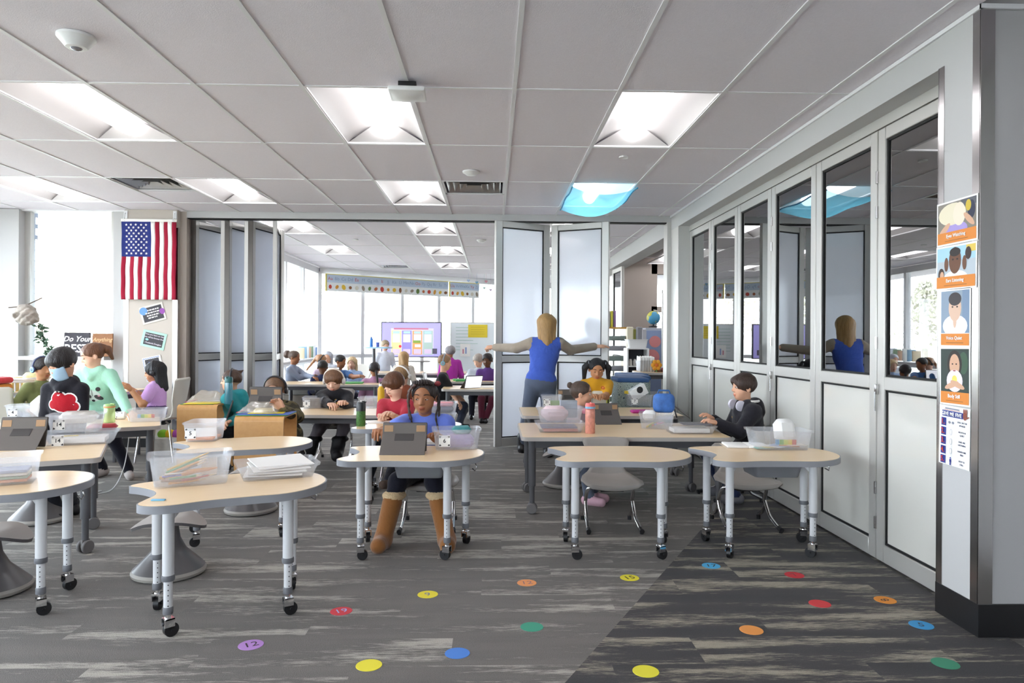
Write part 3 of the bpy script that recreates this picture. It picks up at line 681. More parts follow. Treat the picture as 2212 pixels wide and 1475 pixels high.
def caster_small(M=None):
    f = MB()
    f.cyl((0, 0, .075), (0, 0, .10), .012, 10)
    f.bb((-.019, -.02, .045), (-.014, .022, .08)); f.bb((.014, -.02, .045), (.019, .022, .08)); f.bb((-.019, -.016, .074), (.019, .022, .081))
    w = MB(); w.cyl((-.012, .012, .030), (.012, .012, .030), .030, 16); w.cyl((-.021, .012, .03), (.021, .012, .03), .006, 8)
    return f.mesh('caster_fork', CHROME), w.mesh('wheel', BLACK)
CF, CWH = caster_small()
def leg_meshes():
    up = MB().cyl((0, 0, .25), (0, 0, .55), .0235, 16).mesh('leg', LEGW)
    co = MB().lathe([(.0255, .238), (.027, .245), (.027, .258), (.0255, .262)], 16).mesh('collar', COLLAR)
    lo = MB().cyl((0, 0, .125), (0, 0, .25), .018, 16); 
    for k in range(5): lo.cyl((0, -.0185, .135 + .022 * k), (0, -.0175, .135 + .022 * k), .0028, 6, 1)
    lo = lo.mesh('lower_tube', [LEGW, BLACK])
    ba = MB().lathe([(.02, .098), (.021, .102), (.021, .125), (.019, .128)], 16).mesh('collar', COLLAR)
    return up, co, lo, ba
LM_ = leg_meshes()
DTOP = MB().prism(DESK, .551, .5835, 1, 1, 1).prism(inset(DESK, .985), .5835, .585, 0).mesh('tabletop', [DESKTOP, EDGE])
DLEGS = [(-.287, -.14), (.206, -.145), (-.304, .205), (.30, .165)]
def desk(label, x, y, rz=0, tray=None, hook=True, s=1.):
    t = thing('student_desk', label, 'desk', (x, y, 0), rz, 'wavy student desks')
    link('tabletop', DTOP, t)
    for i, (lx, ly) in enumerate(DLEGS):
        L = link('leg', LM_[0], t, (lx, ly, 0), random.uniform(-.2, .2))
        for n, me in zip(('collar', 'lower_tube', 'collar'), LM_[1:]): link(n, me, L)
        C = link('caster', CF, t, (lx, ly, 0), random.uniform(-1.8, 1.8)); link('wheel', CWH, C)
        m = MB(); dx, dy = -lx * .28, -ly * .35
        m.raw([(lx, ly - .004, .55), (lx, ly - .004, .47), (lx + dx, ly + dy - .004, .55), (lx, ly + .004, .55), (lx, ly + .004, .47), (lx + dx, ly + dy + .004, .55)], [(0, 1, 2), (3, 5, 4), (0, 3, 4, 1), (1, 4, 5, 2), (0, 2, 5, 3)]); m.build('bracket', LEGW, t, smooth=False)
    MB().bb((-.27, .0, .535), (.25, .03, .551)).build('cross_rail', LEGW, t, smooth=False)
    if hook: MB().tube([(.345, .03, .55), (.36, .0, .53), (.372, -.01, .50), (.36, -.03, .485), (.345, -.01, .495)], .0035, 6).build('bag_hook', STEEL, t)
    return t
DZ = .585
desk('wavy student desk nearest the purple floor dot, carrying two clear bins', -1.178, 3.292, math.radians(29))
desk('wavy student desk beside the grey wobble stool, bearing one small bin of paper', -2.29, 3.30, math.radians(29))
desk('wavy student desk holding the clear bin numbered 5', -1.572, 4.577, math.radians(24))
desk('wavy student desk of the girl in fur trimmed boots', -.46, 4.205)
desk('empty wavy student desk in front of the chrome legged chair', .765, 4.20)
desk('wavy student desk beside the glass doors with an open notebook', 1.655, 4.215, math.radians(2))
desk('wavy student desk of the boy in the red shirt', -.655, 5.58)
def slot_tray(label, x, y, rz, z0=.42, m=None):
    t = thing('storage_tray', label, 'tray', (x, y, z0), rz)
    return t
def rrect(w, d, r, n=4):
    P = []
    for cx, cy, a0 in ((w / 2 - r, d / 2 - r, 0), (-w / 2 + r, d / 2 - r, 90), (-w / 2 + r, -d / 2 + r, 180), (w / 2 - r, -d / 2 + r, 270)):
        for k in range(n + 1): a = math.radians(a0 + 90 * k / n); P.append((cx + r * math.cos(a), cy + r * math.sin(a)))
    return P
def loops(L, cap0=True, cap1=False, mi=0, mb=None):
    mb = mb or MB(); n = len(L[0]); vs = [v for l in L for v in l]
    fs = [(i * n + k, i * n + (k + 1) % n, (i + 1) * n + (k + 1) % n, (i + 1) * n + k) for i in range(len(L) - 1) for k in range(n)]
    if cap0: fs.append(tuple(range(n))[::-1])
    if cap1: fs.append(tuple(range((len(L) - 1) * n, len(L) * n)))
    return mb.raw(vs, fs, mi)
def bin_mesh(w, d, h, th=.003, taper=.86):
    def R(k, z, e=0): return [(x, y, z) for x, y in rrect(w * k + e, d * k + e, .028)]
    return loops([R(taper, 0), R(taper + .02, .01), R(.975, h - .014), R(1.03, h - .012), R(1.045, h), R(.985, h), R(taper, .006)], True, True)
BINC = {}
def bin_(label, x, y, z, w=.30, d=.19, h=.115, rz=0, num=None, m=None, rx=0, group=None, name='storage_bin', side=-1):
    k = (w, d, h, (m or BINM).name)
    if k not in BINC: BINC[k] = bin_mesh(w, d, h).mesh('tub', m or BINM)
    t = thing(name, label, 'bin', (x, y, z), rz, group); t.rotation_euler.x = rx
    link('tub', BINC[k], t)
    if num is not None:
        q = .068; Mf = Matrix.Translation((-w * .26, -d * .468, h * .46)) @ Matrix.Rotation(PI / 2 - .12, 4, 'X')
        c = MB().raw([(-q / 2, -q / 2, .002), (q / 2, -q / 2, .002), (q / 2, q / 2, .002), (-q / 2, q / 2, .002)], [(0, 1, 2, 3)], 0, Mf).build('number_card', PAPER, t, smooth=False)
        text(num, .034, Mf @ Matrix.Translation((0, 0, .003)), ink('1d1d22'), 'numeral', c, bold=True)
        for a, b in ((-1, -1), (1, -1), (1, 1), (-1, 1)):
            m2 = MB(); m2.box((a * q * .38, b * q * .38, .003), (.012, .006, .0004), 0, Mf).box((a * q * .40, b * q * .36, .003), (.005, .012, .0004), 0, Mf)
            m2.build('corner_mark', ink('2d2d33'), c, smooth=False)
    return t
# ---- rectangular tables on casters
def table(label, x, y, w, d, z, rz=0, group='rectangular work tables', casters=True):
    t = thing('work_table', label, 'table', (x, y, 0), rz, group)
    P = rrect(w, d, .05, 5)
    MB().prism(P, z - .03, z - .0015, 1, 1, 1).prism(inset(P, .99), z - .0015, z, 0).build('tabletop', [DESKTOP, mat('edge_pale', 'b9b2ac', .5)], t)
    a, b = w / 2 - .08, d / 2 - .07
    for p, q in (((-a, -b - .015, z - .085), (a, -b + .015, z - .03)), ((-a, b - .015, z - .085), (a, b + .015, z - .03)), ((-a - .015, -b, z - .085), (-a + .015, b, z - .03)), ((a - .015, -b, z - .085), (a + .015, b, z - .03))): MB().bb(p, q).build('apron', LEGD, t, smooth=False)
    for sx in (-1, 1):
        for sy in (-1, 1):
            L = MB().cyl((sx * a, sy * b, .20), (sx * a, sy * b, z - .03), .027, 14).build('leg', LEGD, t)
            MB().cyl((sx * a, sy * b, .075 if casters else .0), (sx * a, sy * b, .205), .019, 12).build('lower_tube', LEGD, L)
            if casters:
                rr = random.uniform(0, 3)
                c = MB().rbox((0, 0, .055), (.018, .05, .05), .006).build('caster', mat('caster_grey', '6d6a6a', .5), t, loc=(sx * a, sy * b, 0), rz=rr)
                for k in (-1, 1): MB().lathe([(.012, -.011), (.034, -.011), (.038, -.006), (.038, .006), (.034, .011), (.012, .011)], 20, 0, Matrix.Translation((k * .021, 0, .038)) @ Matrix.Rotation(PI / 2, 4, 'Y')).build('wheel', mat('caster_grey', '6d6a6a', .5), c)
    return t
TZ = .56
table('work table with the two bins numbered 14', -3.10, 4.19, 1.5, .72, TZ, math.radians(25))
table('work table where the girl in the mint hoodie stands', -3.44, 5.68, 1.5, .72, TZ, math.radians(25))
table('work table of the boy with cream headphones', -1.40, 6.80, 1.35, .66, TZ, math.radians(-2))
table('work table with the pink bottle and an open tablet', .97, 5.49, 1.52, .86, TZ)
table('work table behind it, where the girl in yellow stands', 1.02, 6.86, 1.5, .80, TZ)
table('taller work table of the girl in the lilac shirt', -4.25, 7.46, 1.1, .62, .70, 0, casters=False)
# ---- wobble stools
STB = MB().lathe([(.0, .0), (.165, .0), (.182, .008), (.186, .022), (.178, .036)], 36, 1, cap=False).lathe([(.178, .036), (.13, .085), (.085, .13), (.055, .19), (.045, .26), (.045, .28)], 36, 0, cap=False).mesh('base', [STOOLP, STOOLR])
P = []
for i in range(11):
    r = .17 * i / 10; row_ = []
    for j in range(33):
        a = 2 * PI * j / 32; droop = .055 * max(0, i / 10 - .55) / .45 * abs(math.cos(a)) ** 3
        k = 1 + .10 * abs(math.cos(a)) ** 4 * (i / 10) ** 2
        row_.append((r * k * math.cos(a), r * .92 * math.sin(a), .312 - .004 * (1 - i / 10) - .006 * (i / 10) ** 4 - droop))
    P.append(row_)
P2 = [[(x * .985, y * .985, z - .016 - .015 * (1 - i / 10)) for x, y, z in rr] for i, rr in enumerate(P)]
sm = MB().grid(P, 1).grid(P2, 0).grid([P[-1], P2[-1]], 0)
STS = sm.mesh('seat', [STOOLP, mat('stool_pad', 'a09a95', .55)], ang=60)
def wobble(label, x, y, rz=0, tilt=0, s=1):
    t = thing('wobble_stool', label, 'stool', (x, y, .001), rz, 'grey wobble stools'); t.rotation_euler.y = tilt
    link('base', STB, t); link('seat', STS, t)
    return t
wobble('grey wobble stool tucked behind the desk with two clear bins', -1.72, 3.84, .2)
wobble('grey wobble stool under the desk with bin 5', -1.745, 5.20, 0)
wobble('grey wobble stool beside the boy in the black hoodie', -3.09, 4.95, .3)
wobble('grey wobble stool cut off beside the bin of paper', -2.48, 3.58, .2)
wobble('grey wobble stool of the girl with pink headphones', .62, 6.10, 0)
# ---- shell chairs with chrome sled legs
def chair_shell(w=.36, zs=.30, zb=.60):
    prof = [(.20, zs - .022), (.185, zs + .002), (.10, zs + .004), (.0, zs - .006), (-.10, zs + .0), (-.145, zs + .022), (-.165, zs + .07), (-.17, zs + .12), (-.185, zs + .20), (-.215, zb - .02), (-.225, zb)]
    wid = [.30, .38, .40, .40, .36, .28, .23, .22, .30, .33, .27]
    P = []
    for (y, z), ww in zip(prof, wid):
        row_ = []
        for j in range(11):
            u = (j - 5) / 5; lift = .016 * u * u
            row_.append((ww / 2 * u * w / .36, y + (0 if z < zs + .03 else .02 * u * u), z + (lift if z < zs + .03 else 0)))
        P.append(row_)
    return MB().grid(P)
CHS = {}
def shell_chair(label, x, y, rz, m=GREYPL, zs=.30, zb=.60, kind='sled', w=.36):
    t = thing('shell_chair', label, 'chair', (x, y, 0), rz, 'moulded classroom chairs')
    k = (m.name, zs, zb, w)
    if k not in CHS:
        ob = chair_shell(w, zs, zb).build('tmp', m); md = ob.modifiers.new('s', 'SOLIDIFY'); md.thickness = .012; md.offset = 0
        dg = bpy.context.evaluated_depsgraph_get(); me = bpy.data.meshes.new_from_object(ob.evaluated_get(dg)); me.shade_smooth(); bpy.data.objects.remove(ob); CHS[k] = me
    link('seat_shell', CHS[k], t)
    MB().rbox((0, .02, zs - .035), (.16, .14, .035), .008).build('seat_bracket', BLACK, t)
    for s in (-1, 1):
        if kind == 'sled':
            pts = [(s * .06, .02, zs - .03), (s * .13, .02, zs - .035), (s * .155, .0, zs - .06), (s * .16, -.05, zs - .13), (s * .162, -.04, .14), (s * .165, .03, .07), (s * .17, .14, .03), (s * .172, .185, .022)]
            L = MB().tube([Vector(p) for p in spl(pts)], .0125, 10).build('leg', CHROME, t)
            MB().tube([(s * .172, .17, .025), (s * .173, .215, .02)], .016, 10).lathe([(.012, 0), (.012, .012)], 10, 0, Matrix.Translation((s * .173, .20, 0))).build('foot_cap', BLACK, L)
            L2 = MB().tube([(s * .162, -.04, .13), (s * .163, -.09, .07), (s * .165, -.17, .03)], .0125, 10).build('leg', CHROME, t)
            MB().lathe([(.014, 0), (.014, .03)], 10, 0, Matrix.Translation((s * .165, -.172, 0))).build('foot_cap', BLACK, L2)
        else:
            for yy, y2 in ((.15, .19), (-.13, -.19)): MB().tube([(s * .10, yy * .6, zs - .02), (s * .15, yy, zs - .04), (s * .19, y2, .0)], .0115, 10).build('leg', CHROME, t)
    return t
def spl(pts, n=5):
    out = []; P = [Vector(p) for p in pts]; P = [P[0] * 2 - P[1]] + P + [P[-1] * 2 - P[-2]]
    for i in range(1, len(P) - 2):
        p0, p1, p2, p3 = P[i - 1:i + 3]
        for j in range(n):
            t = j / n; out.append(.5 * ((2 * p1) + (p2 - p0) * t + (2 * p0 - 5 * p1 + 4 * p2 - p3) * t * t + (3 * p1 - p0 - 3 * p2 + p3) * t ** 3))
    out.append(P[-2])
    return out
CREAM = mat('cream_shell', 'e4e0d6', .4)
shell_chair('empty grey shell chair with chrome legs behind the empty wavy desk', .80, 4.78, PI, zb=.57)
shell_chair('grey shell chair with chrome legs beside the glass doors', 1.72, 4.80, PI, zb=.53)
shell_chair('grey shell chair under the girl in fur trimmed boots', -.42, 4.78, PI)
shell_chair('white shell chair of the girl in the lilac shirt', gy(352, 900, 7.35).x, 7.35, PI / 2, CREAM, .42, .84, 'post', .40)
shell_chair('white shell chair beside the slotted laundry basket', gy(22, 880, 6.6).x, 6.6, -PI / 2 - .3, CREAM, .40, .78, 'post', .40)
shell_chair('grey shell chair of the boy with cream headphones', -1.62, 7.36, PI, GREYPL, .38, .72)
shell_chair('grey shell chair of the boy in the black zip hoodie', 2.0 - .09, 5.62, PI / 2 + .1)
shell_chair('grey shell chair of the boy in the red shirt', -.78, 6.10, PI)
# ---- bentwood boxes used as desks
PLY = wood('plywood_oak', 'd6a568', 'c48f52', 22, 1.2, .4)
def bent(label, x, y, w, d, z):
    t = thing('bentwood_desk', label, 'desk', (x, y, 0), 0, 'bentwood box desks')
    r = .045; th = .016
    def prof(e):
        P = [(-d / 2 + e, .012)]
        for k in range(7): a = PI - PI / 2 * k / 6; P.append((-d / 2 + r + (r - e) * math.cos(a), z - r + (r - e) * math.sin(a)))
        for k in range(7): a = PI / 2 - PI / 2 * k / 6; P.append((d / 2 - r + (r - e) * math.cos(a), z - r + (r - e) * math.sin(a)))
        P.append((d / 2 - e, .012))
        return P
    o, i = prof(0), prof(th)
    m = MB(); n = len(o)
    for k in range(n - 1):
        m.raw([(-w / 2, *o[k]), (-w / 2, *o[k + 1]), (w / 2, *o[k + 1]), (w / 2, *o[k])], [(0, 1, 2, 3)])
        m.raw([(-w / 2, *i[k]), (-w / 2, *i[k + 1]), (w / 2, *i[k + 1]), (w / 2, *i[k])], [(3, 2, 1, 0)])
        for s in (-1, 1): m.raw([(s * w / 2, *o[k]), (s * w / 2, *o[k + 1]), (s * w / 2, *i[k + 1]), (s * w / 2, *i[k])], [(0, 1, 2, 3)])
    m.build('bent_shell', PLY, t, smooth=False)
    MB().bb((-w / 2 + .004, -d / 2 + th, z * .45), (w / 2 - .004, d / 2 - th, z * .45 + .014)).build('shelf', PLY, t, smooth=False)
    MB().bb((-w / 2 + .002, -d / 2 + .001, 0), (w / 2 - .002, -d / 2 + .015, .013)).build('glide', BLACK, t, smooth=False)
    MB().bb((-w / 2 + .002, d / 2 - .015, 0), (w / 2 - .002, d / 2 - .001, .013)).build('glide', BLACK, t, smooth=False)
    return t
BA = (gy(431, 880, 6.6).x, 6.75); BB_ = (gy(559, 900, 5.5).x, 5.69)
bent('bentwood box desk bearing a zip bag and the teal bottle', BA[0], BA[1], .36, .42, .64)
bent('bentwood box desk bearing the blue folder and a propped tablet', BB_[0], BB_[1], .375, .38, .655)
# ---- partition leaves: folded stack and the pair being pulled shut
FN = [(-3.50, 8.335), (-3.335, 9.05), (-3.115, 8.335), (-2.975, 9.05), (-2.845, 8.335), (-2.68, 9.05), (-2.515, 8.335), (-2.66, 9.06)]
fnames = ['first', 'second', 'third', 'fourth', 'fifth', 'sixth']
DARKM = mat('dark_bronze', '45403c', .35, .6)
for k in range(6):
    a, b = FN[k], FN[k + 1]
    off = .024 if k % 2 == 0 else -.024
    t = leaf('partition_leaf', (a[0] + off, a[1]), (b[0] + (off if k % 2 == 0 else off), b[1]), .012, 2.61, .985, 1.06, FROSTB, FROSTB, st=.07)
    tag(t, 'folded partition leaf with frosted glass, %s from the flag pier' % fnames[k], 'partition')
    MB().bb((.0, -.030, .012), (.006, .030, 2.61)).build('edge_seal', DARKM if k not in (5,) else GASKET, t, smooth=False)
t = leaf('partition_leaf', (.02, 8.17), (.675, 8.50), .012, 2.615, .985, 1.06, FROSTB, FROSTB, st=.085)
tag(t, 'frosted white partition leaf the teacher grips by its outer edge', 'partition')
t = leaf('partition_leaf', (.70, 8.50), (1.345, 8.17), .012, 2.615, .985, 1.06, FROSTB, FROSTB, st=.085)
tag(t, 'frosted white partition leaf beyond the teacher toward the yellow trays', 'partition')
# ================================================================== PEOPLE (smooth blended surfaces)
def _V(p): return np.array(p, dtype=np.float32)
def cap(a, b, ra, rb=None, tag='skin', k=.02, op='+'): return ('c', _V(a), _V(b), ra, ra if rb is None else rb, tag, k, op)
def elp(c, r, tag='skin', k=.02, R=None, op='+'): return ('e', _V(c), _V(r), None if R is None else np.array(R, dtype=np.float32), 0, tag, k, op)
def pln(n, o, k=.01, op='-'): n = _V(n); return ('p', n / np.linalg.norm(n), o, 0, 0, '', k, op)
def pdist(p, X):
    if p[0] == 'c':
        a, b = p[1], p[2]; ba = b - a; pa = X - a; t = np.clip((pa @ ba) / max(1e-9, float(ba @ ba)), 0, 1)
        return np.linalg.norm(pa - t[..., None] * ba, axis=-1) - (p[3] + (p[4] - p[3]) * t)
    if p[0] == 'e':
        q = X - p[1]
        if p[3] is not None: q = q @ p[3]
        k0 = np.linalg.norm(q / p[2], axis=-1); k1 = np.linalg.norm(q / (p[2] * p[2]), axis=-1)
        return k0 * (k0 - 1) / np.maximum(k1, 1e-6)
    return X @ p[1] - p[2]
def pbox(p):
    if p[0] == 'c': r = max(p[3], p[4]); return np.minimum(p[1], p[2]) - r, np.maximum(p[1], p[2]) + r
    r = float(p[2].max()) if p[3] is not None else p[2]
    return p[1] - r, p[1] + r
def snet(prims, vox):
    U = [p for p in prims if p[7] == '+']
    lo = np.min([pbox(p)[0] for p in U], 0) - 3 * vox; hi = np.max([pbox(p)[1] for p in U], 0) + 3 * vox
    n = np.ceil((hi - lo) / vox).astype(int) + 1
    ax = [lo[i] + vox * np.arange(n[i]) for i in range(3)]
    G = np.full(n, 1., np.float32)
    for p in prims:
        k = p[6]
        if p[0] == 'p': sl = (slice(None),) * 3
        else:
            a, b = pbox(p); i0 = np.maximum(0, ((a - k * 1.2 - 2 * vox - lo) / vox).astype(int)); i1 = np.minimum(n, ((b + k * 1.2 + 2 * vox - lo) / vox).astype(int) + 2)
            sl = tuple(slice(i0[i], i1[i]) for i in range(3))
        X = np.stack(np.meshgrid(*[ax[i][sl[i]] for i in range(3)], indexing='ij'), -1).astype(np.float32)
        d = pdist(p, X); g = G[sl]
        if p[7] == '+':
            h = np.maximum(k - np.abs(g - d), 0) / max(k, 1e-6); G[sl] = np.minimum(g, d) - h * h * k * .25
        else:
            d = -d; h = np.maximum(k - np.abs(g - d), 0) / max(k, 1e-6); G[sl] = np.maximum(g, d) + h * h * k * .25
    s = G < 0
    c = sum(s[i:n[0] - 1 + i, j:n[1] - 1 + j, l:n[2] - 1 + l].astype(np.int8) for i in (0, 1) for j in (0, 1) for l in (0, 1))
    act = (c > 0) & (c < 8); idx = -np.ones(act.shape, int); cells = np.argwhere(act); idx[act] = np.arange(len(cells))
    acc = np.zeros((len(cells), 3)); cnt = np.zeros(len(cells))
    for axn in range(3):
        o = [i for i in range(3) if i != axn]
        for a in (0, 1):
            for b in (0, 1):
                p0 = cells.copy(); p0[:, o[0]] += a; p0[:, o[1]] += b; p1 = p0.copy(); p1[:, axn] += 1
                g0 = G[tuple(p0.T)]; g1 = G[tuple(p1.T)]; m = (g0 < 0) != (g1 < 0)
                t = np.where(m, g0 / np.where(m, g0 - g1, 1), 0); q = p0.astype(float); q[:, axn] += t
                acc[m] += q[m]; cnt[m] += 1
    v = lo + vox * acc / cnt[:, None]
    F = []
    for axn in range(3):
        o = [(axn + 1) % 3, (axn + 2) % 3]
        sl0 = [slice(None)] * 3; sl1 = [slice(None)] * 3; sl0[axn] = slice(0, -1); sl1[axn] = slice(1, None)
        a, b = s[tuple(sl0)], s[tuple(sl1)]
        e = np.argwhere(a != b); e = e[(e[:, o[0]] > 0) & (e[:, o[1]] > 0) & (e[:, o[0]] < n[o[0]] - 1) & (e[:, o[1]] < n[o[1]] - 1)]
        if not len(e): continue
        q = []
        for (da, db) in ((-1, -1), (0, -1), (0, 0), (-1, 0)):
            ee = e.copy(); ee[:, o[0]] += da; ee[:, o[1]] += db; q.append(idx[tuple(ee.T)])
        q = np.stack(q, 1); fl = ~a[tuple(e.T)]; q[fl] = q[fl][:, ::-1]; F.append(q)
    F = np.concatenate(F); F = F[(F >= 0).all(1)]
    return v, F
def paint(v, F, prims, tags, over=()):
    C = v[F].mean(1).astype(np.float32); U = [p for p in prims if p[7] == '+']
    D = np.stack([pdist(p, C) for p in U]); ti = np.array([tags.index(p[5]) for p in U])[D.argmin(0)]
    for p in over: ti[pdist(p, C) < 0] = tags.index(p[5])
    return ti
def np2mesh(name, v, F, mi, mats):
    me = bpy.data.meshes.new(name); me.vertices.add(len(v)); me.vertices.foreach_set('co', np.asarray(v, np.float32).ravel())
    me.loops.add(len(F) * 4); me.loops.foreach_set('vertex_index', F.ravel().astype(np.int32)); me.polygons.add(len(F))
    me.polygons.foreach_set('loop_start', np.arange(0, len(F) * 4, 4, dtype=np.int32)); me.polygons.foreach_set('loop_total', np.full(len(F), 4, np.int32))
    for m in mats: me.materials.append(m)
    me.polygons.foreach_set('material_index', np.asarray(mi, np.int32)); me.update(calc_edges=True); me.shade_smooth()
    return me
def ik(a, b, l1, l2, pole):
    a, b = Vector(a), Vector(b); d = b - a; L = d.length
    if L > (l1 + l2) * .995: k = L / ((l1 + l2) * .995); l1 *= k; l2 *= k
    u = d.normalized(); x = (l1 * l1 - l2 * l2 + L * L) / (2 * L); h = math.sqrt(max(0, l1 * l1 - x * x))
    w = Vector(pole) - u * Vector(pole).dot(u)
    if w.length < 1e-4: w = u.orthogonal()
    return a + u * x + w.normalized() * h
def basis(f, up=(0, 0, 1)):   # columns: right, forward, up
    f = Vector(f).normalized(); r = f.cross(Vector(up)).normalized(); u = r.cross(f)
    return Matrix((r, f, u)).transposed()
SKIN = {'light': 'd9a688', 'fair': 'e2b49a', 'tan': 'bd8660', 'brown': '9a6646', 'dark': '5e3c2a', 'deep': '6d4530'}
def skinmat(k): return mat('skin_' + k, SKIN[k], .5, vary=.05, vscale=14, spec=.35)
def lipmat(k):
    c = [int(SKIN[k][i:i + 2], 16) for i in (0, 2, 4)]
    return mat('lip_' + k, '%02x%02x%02x' % (int(c[0] * .93), int(c[1] * .74), int(c[2] * .72)), .4)
def hairmat(c): return mat('hair_' + c, c, .45, vary=.45, vscale=5, bump=.7, bscale=12, stretch=(14, 14, 1.6), spec=.4)
HAIRCUT = {
 'short': ([elp((0, -.05, .15), (.42, .475, .40), 'h')], [elp((0, .52, -.16), (.40, .37, .42), k=.03, op='-'), pln((0, -.25, 1), -.08)]),
 'crop': ([elp((0, -.06, .14), (.395, .46, .395), 'h')], [elp((0, .52, -.10), (.40, .36, .44), k=.03, op='-'), pln((0, -.2, 1), -.02)]),
 'bangs': ([elp((0, -.04, .14), (.43, .48, .415), 'h'), elp((0, .24, .22), (.34, .19, .19), 'h', .05)], [elp((0, .56, -.22), (.38, .36, .40), k=.03, op='-'), pln((0, -.3, 1), -.12)]),
 'sweep': ([elp((0, -.04, .15), (.43, .48, .415), 'h'), elp((.08, .26, .24), (.32, .19, .18), 'h', .05), elp((-.27, .12, .14), (.13, .2, .2), 'h', .05)], [elp((.02, .56, -.20), (.38, .36, .40), k=.03, op='-'), pln((0, -.3, 1), -.14)]),
 'sleek': ([elp((0, -.06, .13), (.40, .465, .40), 'h')], [elp((0, .50, -.08), (.37, .36, .52), k=.03, op='-'), pln((0, -.6, 1), -.06)]),
 'long': ([elp((0, -.07, .12), (.44, .49, .42), 'h'), cap((-.28, -.16, .1), (-.30, -.24, -.75), .17, .13, 'h', .15), cap((.28, -.16, .1), (.30, -.24, -.75), .17, .13, 'h', .15), cap((0, -.3, .1), (0, -.36, -.85), .26, .19, 'h', .15)], [elp((0, .50, -.22), (.36, .40, .56), k=.03, op='-')]),
 'wild': ([elp((0, -.07, .14), (.47, .50, .44), 'h')], [elp((0, .52, -.2), (.38, .38, .46), k=.03, op='-'), pln((0, -.3, 1), -.2)]),
}
def person(label, head, face, pel, yaw, look, hands=(None, None), feet=(None, None), S=1., hh=.205, pitch=0., roll=0., vox=.009, hvox=.021, detail=True, knees=None, elbows=None, pole=None, hpose=(.5, .5), hdir=(None, None), name='person', sleeve='long', bulk=.0, group=None, toes=None, extra_body=(), over=(), extra_hair=(), eyes='open', shoe_r=.034, boots=False, boot_h=.60, adult=False, hem=None, spread=.07):
    head, pel = Vector(head), Vector(pel)
    B = Matrix.Rotation(yaw, 3, 'Z'); r, f = B @ Vector((1, 0, 0)), B @ Vector((0, 1, 0)); up = Vector((0, 0, 1))
    fa = face; fd = Vector((-math.sin(fa) * math.cos(pitch), math.cos(fa) * math.cos(pitch), math.sin(pitch)))
    HB = basis(fd) @ Matrix.Rotation(roll, 3, 'Y')
    hc = head
    neck = head - HB @ Vector((0, .10 * hh, 0)) - up * (.66 * hh)
    sp = (neck - pel); spl_ = sp.normalized(); T = Matrix((r, (spl_.cross(r)).normalized() * -1, spl_)).transposed()
    T = Matrix((r - spl_ * r.dot(spl_), f - spl_ * f.dot(spl_), spl_)); T[0].normalize(); T[1].normalize(); T = T.transposed()
    TN = [[T[i][j] for j in range(3)] for i in range(3)]
    sw = .122 * S; b = bulk
    at = lambda k: pel + sp * k
    prims = [elp(at(-.02), ((.118 + b) * S, (.095 + b) * S, .10 * S), 'bot', .03, TN), elp(at(.30), ((.108 + b) * S, (.086 + b) * S, .13 * S), 'top', .03, TN),
             elp(at(.62), ((.122 + b) * S, (.088 + b) * S, .14 * S), 'top', .03, TN), cap(at(.86) - r * sw * .8, at(.86) + r * sw * .8, (.05 + b) * S, None, 'top', .04 * S), cap(at(.80), at(.97 if sleeve == 'long' else .905), .058 * S, .05 * S, 'top', .03)]
    if hem: prims.append(elp(at(hem), ((.124 + b) * S, (.10 + b) * S, .075 * S), 'top', .02, TN))
    sh = [at(.87) - r * sw, at(.87) + r * sw]
    hands = list(hands); wr = []; el = []
    ua, fo = .185 * S, .165 * S
    for i in (0, 1):
        s = -1 if i == 0 else 1
        w = Vector(hands[i]) if hands[i] is not None else sh[i] + r * s * .05 * S - up * .31 * S + f * .08 * S
        po = pole[i] if pole and pole[i] is not None else (-up * .9 + r * s * .28 - f * .45)
        e = Vector(elbows[i]) if elbows and elbows[i] is not None else ik(sh[i], w, ua, fo, po)
        wr.append(w); el.append(e)
        if sleeve == 'long':
            prims += [cap(sh[i], e, (.047 + b * .6) * S, (.040 + b * .5) * S, 'sleeve', .025), cap(e, w.lerp(e, .06), (.040 + b * .5) * S, (.033 + b * .4) * S, 'sleeve', .02)]
        else:
            kx = sh[i].lerp(e, .62)
            prims += [cap(sh[i], kx, (.052 + b * .5) * S, (.052 + b * .5) * S, 'sleeve', .025), cap(sh[i].lerp(e, .5), e, .036 * S, .033 * S, 'skin', .006), cap(e, w, .033 * S, .024 * S, 'skin', .02)]
    th, shn = .285 * S, .275 * S
    for i in (0, 1):
        s = -1 if i == 0 else 1
        h = pel + r * s * .062 * S - up * .02 * S
        ft_ = feet[i] if feet[i] is not None else Vector((pel.x, pel.y, .001)) + f * .2 * S + r * s * .09 * S
        a = Vector(ft_) + up * .065 * S
        kn = Vector(knees[i]) if knees and knees[i] is not None else ik(h, a, th, shn, f + r * s * spread)
        prims += [cap(h, kn, .073 * S, .054 * S, 'bot', .035), cap(kn, a + (kn - a).normalized() * .01, .053 * S, (.026 if boots and boot_h > .4 else .040) * S, 'bot', .02)]
        td = Vector(toes[i]) if toes and toes[i] is not None else f
        td = Vector((td.x, td.y, td.z)).normalized()
        foot = Vector(ft_); q = shoe_r * S
        if boots:
            mid = a.lerp(kn, boot_h)
            prims += [cap(foot + up * q, mid, q * 1.25, q * 1.45, 'shoe', .02), cap(foot + up * q, foot + up * q * .95 + td * .095 * S, q * 1.2, q * 1.15, 'shoe', .03), elp(mid + (kn - mid).normalized() * q * 1.15, (q * 1.8, q * 1.8, q * .75), 'fur', .008)]
        else:
            prims += [cap(foot + up * q - td * .03 * S, foot + up * q * .9 + td * .10 * S, q, q * .95, 'shoe', .012), cap(foot + up * q * .45 - td * .035 * S, foot + up * q * .45 + td * .105 * S, q * .55, q * .5, 'sole', .01)]
    prims += list(extra_body(locals()) if callable(extra_body) else extra_body)
